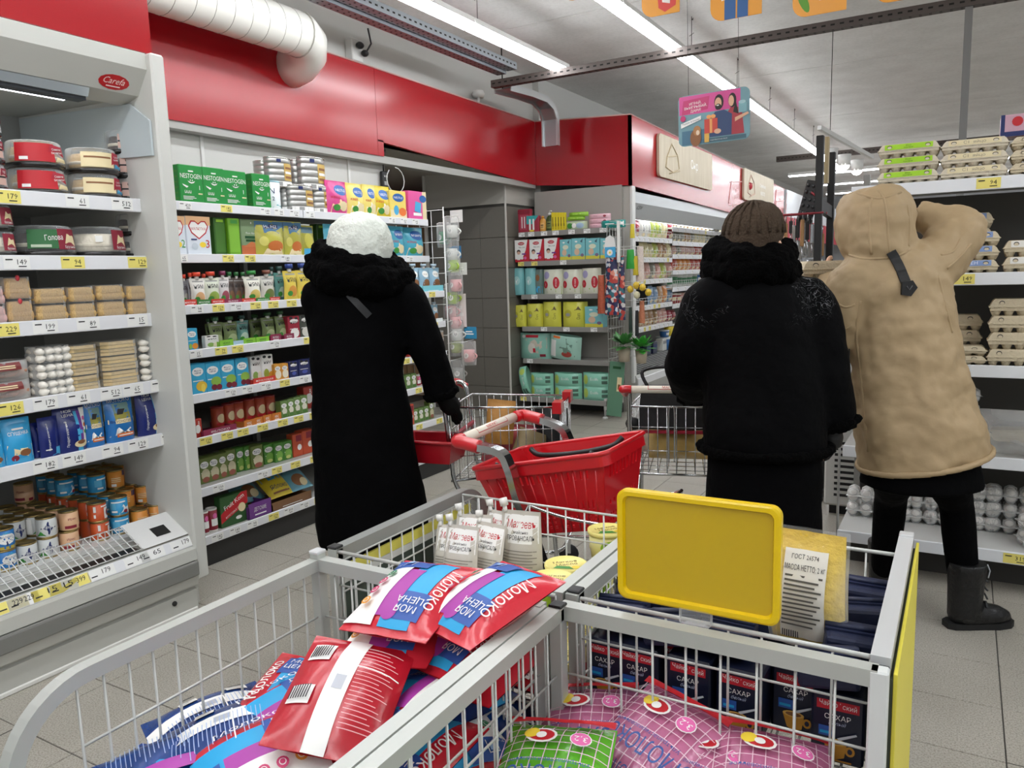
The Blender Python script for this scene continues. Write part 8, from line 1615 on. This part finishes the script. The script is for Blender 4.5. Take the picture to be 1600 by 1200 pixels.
# ---- woman in the tan hooded parka reaching up to the eggs
dR = 2.93; q = PX(1440, 700, dR); wR = thing('person', 'woman in a tan hooded parka reaching towards the egg shelf, seen from behind', 'person', (q.x, q.y, 0))
facR = (VR*.9+VX*.1).normalized(); b = MB(); hc = PX(1371, 345, dR)+VR*.03; Bh = head(b, hc, facR, skin)
limb(b, [hc+Vector((0, 0, -.08)), PX(1385, 405, dR)+Vector((0, 0, -.03))], [.055, .065], skin)
loft(b, [pxr(1375, 1505, 720, dR, .11), pxr(1365, 1500, 640, dR, .13), pxr(1360, 1475, 560, dR, .11), pxr(1345, 1475, 480, dR, .11), pxr(1345, 1455, 425, dR, .09), pxr(1368, 1410, 405, dR, .05)], skin)
ftL, ftR = Vector((-.25, 3.63, 0)), Vector((.06, 3.43, .035))
hL_, hR_ = PX(1398, 735, dR), PX(1475, 735, dR); knL, knR = Vector((hL_.x*.55+ftL.x*.45, hL_.y*.5+ftL.y*.5+.03, .5)), Vector((hR_.x*.5+ftR.x*.5, hR_.y*.5+ftR.y*.5+.09, .49))
legs_body(b, hL_, hR_, knL, knR, ftL+Vector((0, 0, .09)), ftR+Vector((0, 0, .09)), skin, .078, .055, .042)
shL, elL, wrL = PX(1338, 440, dR), PX(1314, 530, dR+.08), PX(1300, 440, dR+.3)
shR, elR, wrR = PX(1462, 415, dR), PX(1506, 358, dR+.02), PX(1434, 336, dR+.14)
for p_ in ((shL, elL, wrL), (shR, elR, wrR)): limb(b, list(p_), [.052, .043, .032], skin)
hand(b, wrR, (-VX*.9+VR*.3+Vector((0, 0, .2))), Vector((0, 0, -1)), skin, 1., .6, 1); hand(b, wrL, (Vector((0, 0, .6))+VR*.7), VX, skin, 1., .5, 1)
bo = kid(remeshed(b, 'body', wR, .0055, 2), wR); face_parts(bo, Bh)
tan = M('#a8916f', .6, bump=.6, bscale=9, spec=.3); c = MB()
rings = [pxr(1347, 1538, 716, dR, .20), pxr(1344, 1537, 690, dR, .20), pxr(1338, 1526, 650, dR, .195), pxr(1334, 1512, 600, dR, .18), pxr(1331, 1498, 550, dR, .17), pxr(1329, 1488, 500, dR, .16), pxr(1326, 1482, 460, dR, .155), pxr(1330, 1476, 430, dR, .145), pxr(1345, 1458, 405, dR, .12), pxr(1352, 1440, 390, dR, .10)]
r0 = list(rings[0]); rings[0] = tuple(r0); loft(c, rings, tan, wob=.014, seed=9, tl=[.042, .02]+[0]*8)
loft(c, [pxr(1338, 1420, 412, dR, .10, .0), pxr(1322, 1424, 395, dR, .125, .01), pxr(1314, 1428, 370, dR, .145, .02), pxr(1313, 1429, 345, dR, .155, .03), pxr(1317, 1427, 322, dR, .15, .03), pxr(1328, 1421, 305, dR, .125, .03), pxr(1345, 1408, 294, dR, .085, .03), pxr(1362, 1392, 290, dR, .03, .03)], tan)
limb(c, [shR-VX*.1, shR, (shR+elR)/2-Vector((0, 0, .0)), elR, (elR+wrR)/2, wrR], [.10, .098, .09, .078, .07, .06], tan); limb(c, [shL+VX*.08, shL, elL, wrL], [.09, .098, .09, .07], tan)
pk = kid(remeshed(c, 'parka', wR, .0105, 3, disp=(.10, .042), label='tan hooded winter parka'), wR)
hm = MB(); cen = rings[0]; hm.tube([cen[0]+VX*(cen[1]*math.cos(2*PI*k/36))+VR*(.2*math.sin(2*PI*k/36))+Vector((0, 0, .004+.042*math.cos(2*PI*k/36))) for k in range(36)], .013, tan, 10, closed=True); kid(remeshed(hm, 'hem', wR, .009, 2), wR)
# seams, quilting folds, back loop with a five-sided patch
fo = MB()
for L_ in ([(1345, 470), (1338, 520), (1344, 580), (1350, 650), (1356, 705)], [(1335, 300), (1372, 310), (1408, 300)], [(1392, 398), (1388, 372), (1386, 340), (1382, 312), (1372, 296)], [(1362, 398), (1358, 365), (1358, 335), (1362, 310)], [(1418, 320), (1422, 350), (1420, 385)], [(1326, 398), (1348, 404), (1375, 404), (1402, 400), (1422, 390)], [(1466, 430), (1476, 470), (1488, 520)], [(1302, 470), (1320, 480), (1336, 476)], [(1298, 505), (1318, 515), (1332, 508)], [(1470, 398), (1490, 392), (1502, 372)], [(1480, 420), (1500, 402), (1518, 380)]):
    q_ = on_surface(pk, dense(L_), -.0028)
    if len(q_) > 4: fo.tube(q_, .0058, tan, 8)
kid(fo.build('seams', wR), wR)
st_ = MB(); blk2 = M('#121213', .6); q_ = on_surface(pk, dense([(1392, 393), (1400, 408), (1409, 428), (1416, 446)]), .004); st_.tube(q_, .01, blk2, rect=(.034, .006), up=tuple(-VR)); so = kid(st_.build('back_loop', wR, label='black hanging loop'), wR)
pt = MB(); pc = on_surface(pk, [(1417, 451)], .012)[0]; uu = Vector((0, 0, 1)); pt.prism([(-.026, .022), (.012, .026), (.03, .0), (.008, -.03), (-.026, -.024)], -.005, .005, blk2, lambda x, y, hh: pc+VX*x+uu*y+VR*hh); pt.tube([pc-VR*.006+VX*-.01+uu*.006, pc-VR*.006+uu*-.008, pc-VR*.006+VX*.01+uu*.008], .002, M('#4a4a4c', .4)); kid(pt.build('patch', wR, label='black five-sided patch'), wR)
ds = MB(); ds.tube(arc([PX(1327, 545, dR-.1), PX(1326, 565, dR-.1), PX(1322, 584, dR-.1)]), .005, blk2, rect=(.012, .004)); kid(ds.build('drawstring', wR), wR)
sk = MB(); loft(sk, [pxr(1347, 1530, 757, dR, .19), pxr(1352, 1524, 735, dR, .185), pxr(1358, 1515, 700, dR, .17), pxr(1365, 1505, 660, dR, .15)], blk, wob=.02, seed=4); kid(remeshed(sk, 'skirt', wR, .012, 3, label='short black skirt'), wR)
tg = MB(); legs_body(tg, hL_, hR_, knL, knR, ftL+Vector((0, 0, .09)), ftR+Vector((0, 0, .09)), blk, .088, .064, .05); kid(remeshed(tg, 'leggings', wR, .011, 3), wR)
bm_ = M('#0a0a0b', .4, bump=.4, bscale=60)
kid(boot('boot', wR, tuple(ftL+Vector((0, 0, .1))), (ftL.x-.02, ftL.y+.15, 0), bm_, .25, .07), wR); ob = kid(boot('boot', wR, tuple(ftR+Vector((0, 0, .1))), (ftR.x+.12, ftR.y+.07, 0.), bm_, .27, .072), wR)
for e in (ob,): MB().tube([ftR+VX*.05-VR*.05+Vector((0, 0, .24)), ftR+VX*.068-VR*.04+Vector((0, 0, .21)), ftR+VX*.05-VR*.06+Vector((0, 0, .19))], .003, M('#b9bcbf', .3, metal=.8)).build('zip', e)
# egg carton held in front of her
P = PX(1300, 424, dR+.34); spawn('eggs_plain', (P.x, P.y, P.z-.03), (0, 0, .5), (1, 1, 1), 'egg carton held by the woman in the tan parka', None)
# ------------------------------------------------------------ signs
def sign_F(y): return lambda x, z, o: (x, -.003-o, z)
# hanging poster with two people and presents
y = 4.6; A = at(1061, 153, 'y', y); Bp = at(1172, 218, 'y', y); Wp, Hp = Bp.x-A.x, .285; cx = (A.x+Bp.x)/2; zb_ = at(1110, 224, 'y', y).z
po = thing('hanging_poster', 'hanging advert with a bearded man and a woman holding presents', 'poster', (cx, y, zb_)); po.rotation_euler = (0, math.radians(-1), 0)
w, h = Wp/2, Hp; pts = [(x, z+h/2) for x, z in rr(Wp, Hp, .035)]
MB().prism(pts, -.003, .003, M('#6f9aa4', .3), lambda x, z, hh: (x, hh, z)).build('board', po)
pk1, pk2, navs, teal2, skn, hair = M('#d24a90', .4), M('#c22c6c', .4), M('#24406c', .4), M('#7fb0b8', .4), M('#e0b090', .5), M('#1c1514', .5)
sh = [('r', -w*.97, h*.62, w*.75, h*.985, pk1, (2, 2)), ('p', [(-w*.9, h*.62), (-w*.15, h*.68), (-w*.1, h*.93), (-w*.85, h*.9)], pk2), ('t', 'ИГРАЙ,\nВЫИГРЫВАЙ,\nДАРИ!', -w*.5, h*.76, h*.22, W_, w*.72, .06), ('r', -w*.9, h*.02, -w*.2, h*.3, M('#3f6e86', .4)), ('r', -.3*w, h*.02, w*.9, h*.1, M('#39606e', .4)),
      ('p', [(w*.35, h*.12), (w*.85, h*.12), (w*.78, h*.62), (w*.5, h*.66), (w*.38, h*.55)], M('#a8323e', .4)), ('e', w*.53, h*.78, w*.11, h*.14, hair), ('p', [(w*.62, h*.78), (w*.7, h*.5), (w*.55, h*.55)], hair), ('e', w*.5, h*.77, w*.075, h*.105, skn),
      ('p', [(-w*.1, h*.12), (w*.5, h*.12), (w*.52, h*.52), (w*.3, h*.62), (w*.05, h*.6), (-w*.12, h*.45)], navs), ('e', w*.16, h*.78, w*.13, h*.15, hair), ('e', w*.14, h*.76, w*.095, h*.11, skn), ('e', w*.14, h*.69, w*.085, h*.06, hair), ('e', w*.13, h*.72, w*.04, h*.012, W_),
      ('p', [(w*.6, h*.36), (w*.98, h*.48), (w*.95, h*.52), (w*.6, h*.44)], skn), ('r', w*.7, h*.52, w*.92, h*.7, teal2), ('e', w*.8, h*.72, w*.1, h*.035, M('#a9cfd4', .4)), ('r', -w*.25, h*.2, w*.12, h*.48, M('#c8402f', .4)), ('r', -w*.1, h*.2, -w*.03, h*.48, M('#e9a35a', .4)), ('e', -w*.12, h*.52, w*.07, h*.04, M('#e9a35a', .4)), ('e', w*.0, h*.52, w*.07, h*.04, M('#e9a35a', .4)), ('e', w*.12, h*.22, w*.1, h*.05, skn),
      ('e', -w*.5, h*.14, w*.16, h*.17, M('#8a5a34', .5)), ('e', -w*.46, h*.28, w*.11, h*.1, M('#b07a48', .5)), ('e', -w*.44, h*.24, w*.05, h*.05, M('#e6d2b8', .5)), ('r', -w*.25, h*.03, -w*.12, h*.2, M('#e2b04a', .4)), ('p', [(-w*.92, h*.36), (-w*.34, h*.49), (-w*.34, h*.57), (-w*.92, h*.45)], W_), ('t', 'Подарки за покупки', -w*.63, h*.467, h*.045, M('#2a3f5c', .5), w*.5, .2), ('e', -w*.86, h*.55, w*.08, h*.06, pk2), ('t', 'подробности на кассе', w*.15, h*.06, h*.03, W_, w*.6)]
MB().decal(sign_F(y), sh, .0005).build('printed_picture', po)
mb = MB()
for sx in (-.7, .7): mb.tube([(w*sx, 0, h), (w*sx, 0, 3.5-zb_)], .0012, wire_m, 4)
mb.build('threads', po)
# orange hanging leaflets along the top
yo = 3.3; om = M('#e59a1e', .35)
for k, (a, b, zy, art) in enumerate([(1003, 1062, 30, 'red'), (1110, 1190, 36, 'jeans'), (1238, 1322, 30, 'leaf'), (1366, 1448, 8, 'jeans2'), (880, 918, 4, '')]):
    A = at(a, zy, 'y', yo); Bq = at(b, zy, 'y', yo); ww = Bq.x-A.x; hh = .24
    t = thing('hanging_leaflet', ['orange hanging leaflet with a red print', 'orange hanging leaflet with jeans and a name strip', 'orange hanging leaflet with a green leaf', 'orange hanging leaflet with dark jeans beside the channel', 'small corner of an orange leaflet over the lamp'][k], 'leaflet', (A.x, yo, A.z), 0, 'orange leaflets hung from the ceiling')
    R = .05; out = [(ww, 0), (ww, hh), (0, hh), (0, R)]+[(R-R*math.cos(q), R-R*math.sin(q)) for q in (.3, .6, .9, 1.2, 1.5)]
    MB().prism(out, -.0015, .0015, om, lambda x, z, q: (x, q, z)).build('card', t)
    S = {'red': [('p', [(ww*.45, .03), (ww*.62, .01), (ww*.9, .03), (ww*.95, .12), (ww*.4, .12)], M('#d4382c', .4)), ('p', [(ww*.55, .05), (ww*.75, .04), (ww*.78, .12), (ww*.5, .12)], M('#e8e4de', .4))],
         'jeans': [('r', ww*.28, .0, ww*.5, .12, M('#2f5f96', .5)), ('r', ww*.53, .0, ww*.74, .12, M('#2f5f96', .5)), ('p', [(ww*.22, .075), (ww*.8, .09), (ww*.8, .125), (ww*.22, .11)], W_), ('t', 'Слуцкая', ww*.51, .1, .02, BK, ww*.5, .05)],
         'leaf': [('e', ww*.2, .06, ww*.08, .05, M('#5f9a2e', .5), .4), ('e', ww*.32, .09, ww*.1, .04, M('#7fb23a', .5), .8), ('r', ww*.5, .05, ww*.78, .12, W_)],
         'jeans2': [('r', ww*.5, .02, ww*.62, .12, M('#2a5288', .5)), ('r', ww*.65, .02, ww*.78, .12, M('#2a5288', .5))], '': []}[art]
    if S: MB().decal(lambda x, z, o: (x, -.0015-o, z), S, .0006).build('printed_picture', t)
    MB().tube([(ww*.5, 0, hh), (ww*.5, 0, 3.5-A.z)], .0012, wire_m, 4).build('thread', t)
# wooden boards with lettering on the cheese fascia
bw_m = wood_mat('board_wood', '#d3c7b0', '#bfb095', 5); FXB = -2.87
def board(p0, p1, lab, texts, art):
    A = at(*p0, 'x', FXB); Bq = at(*p1, 'x', FXB); L = Bq.y-A.y; H = .0
    return A, Bq
for k, (c4, lab, txt) in enumerate([(((1030, 206), (1113, 243), (1111, 297), (1029, 275)), 'pale wooden board reading cheese in white letters on the red fascia', [('Сыр', .62, .5, .3)]), (((1163, 262), (1209, 281), (1208, 323), (1162, 312)), 'second pale wooden board with two lines of white letters on the red fascia', [('Сливочное', .6, .62, .13), ('масло', .6, .36, .13)])]):
    P4 = [at(*p, 'x', FXB) for p in c4]; y0, y1 = P4[0].y, P4[1].y; z0 = (P4[3].z+P4[2].z)/2; z1 = (P4[0].z+P4[1].z)/2; L, H = y1-y0, z1-z0
    t = thing('wooden_board', lab, 'sign', (FXB, y0, z0)); o_ = [(x+L/2, z+H/2) for x, z in rr(L, H, .05)]
    MB().prism(o_, -.03, 0, bw_m, lambda x, z, q: (q, x, z)).build('board', t)
    F = lambda x, z, o: (.0005+o, x, z); g = M('#c9b692', .5); wht = M('#fbfaf6', .4)
    S = [('t', s, L*a, H*b, H*c, wht, L*.5) for s, a, b, c in txt]
    ln = MB(); 
    for seq in ([(.1, .25), (.12, .5), (.3, .62), (.33, .3), (.22, .18), (.1, .25)], [(.12, .5), (.2, .85), (.3, .62)], [(.16, .12), (.34, .26)]): ln.tube([(.004, L*a, H*b) for a, b in seq], .006, g if k == 0 else M('#d9b8a8', .5), 5)
    ln.build('outline_drawing', t); MB().decal(F, S, .001).build('lettering', t)
# white outline lettering printed on the red fascia
fpr = MB(); Ff = lambda y_, z, o: (-2.9035+o, y_, z); lt = M('#f2c9c9', .5)
for (ya, za, tx) in ((11.6, 2.50, 'Твой\nвыбор'), (14.65, 2.62, 'Твой'), (14.65, 2.42, 'выбор')):
    fpr.decal(Ff, [('t', tx, ya, za, .16 if ya < 12 else .07, lt, .55, .12)], .001)
    for q in (0, 1): fpr.tube([(-2.902, ya-.45+.9*q, za-.16), (-2.902, ya-.3+.9*q, za+.16)], .006, lt, 4)
    for q in (-.16, .16): fpr.tube([(-2.902, ya-.4, za+q-.03), (-2.902, ya+.4, za+q+.05)], .006, lt, 4)
o = fpr.build('lettering', None, 'structure'); o.name = 'trim_lettering'
tag(MB().lathe([(.0, .0), (.05, .0), (.06, .03), (.04, .06), (0, .07)], M('#b9333f', .4), 14, (-2.9, 12.25, 2.66), axis='x').build('wall_sensor'), 'small round red sensor between the two wooden boards', 'sensor')
# far glazed coolers behind the tool rack
for k in range(4):
    t = thing('glass_door_cooler', 'far glazed cooler with bluish lit shelves, %s along the back wall' % ORD[k], 'cooler', (-1.6+1.1*k, 25.2, 0), 0, 'glazed coolers at the back')
    MB().box(-.52, .52, 0, .6, 0, .15, grey_f).box(-.52, .52, 0, .6, 1.95, 2.15, grey_f).box(-.52, -.47, 0, .6, 0, 2.1, grey_f).box(.47, .52, 0, .6, 0, 2.1, grey_f).box(-.5, .5, .55, .6, .1, 2.0, M('#cfe4e8', .5)).build('cabinet', t)
    mb = MB()
    for z in (.5, .85, 1.2, 1.55): mb.box(-.47, .47, .1, .55, z, z+.02, white)
    mb.build('shelf', t); MB().box(-.47, .47, 0, .01, .15, 1.95, CLEAR).build('glass_door', t); MB().box(-.46, .46, .05, .07, 1.93, 1.95, M('#eafcff', .5, emit=6)).build('light', t)
    mb = MB(); rd = random.Random(k)
    for z in (.17, .52, .87, 1.22, 1.57):
        for i in range(7): mb.box(-.44+.13*i, -.34+.13*i, .15, .3, z, z+rd.uniform(.18, .28), paperm(rd.choice(['#3f8fa8', '#c9d9d4', '#4a9a6a', '#d8c25a', '#b8443c'])))
    mb.build('goods', t, 'stuff')
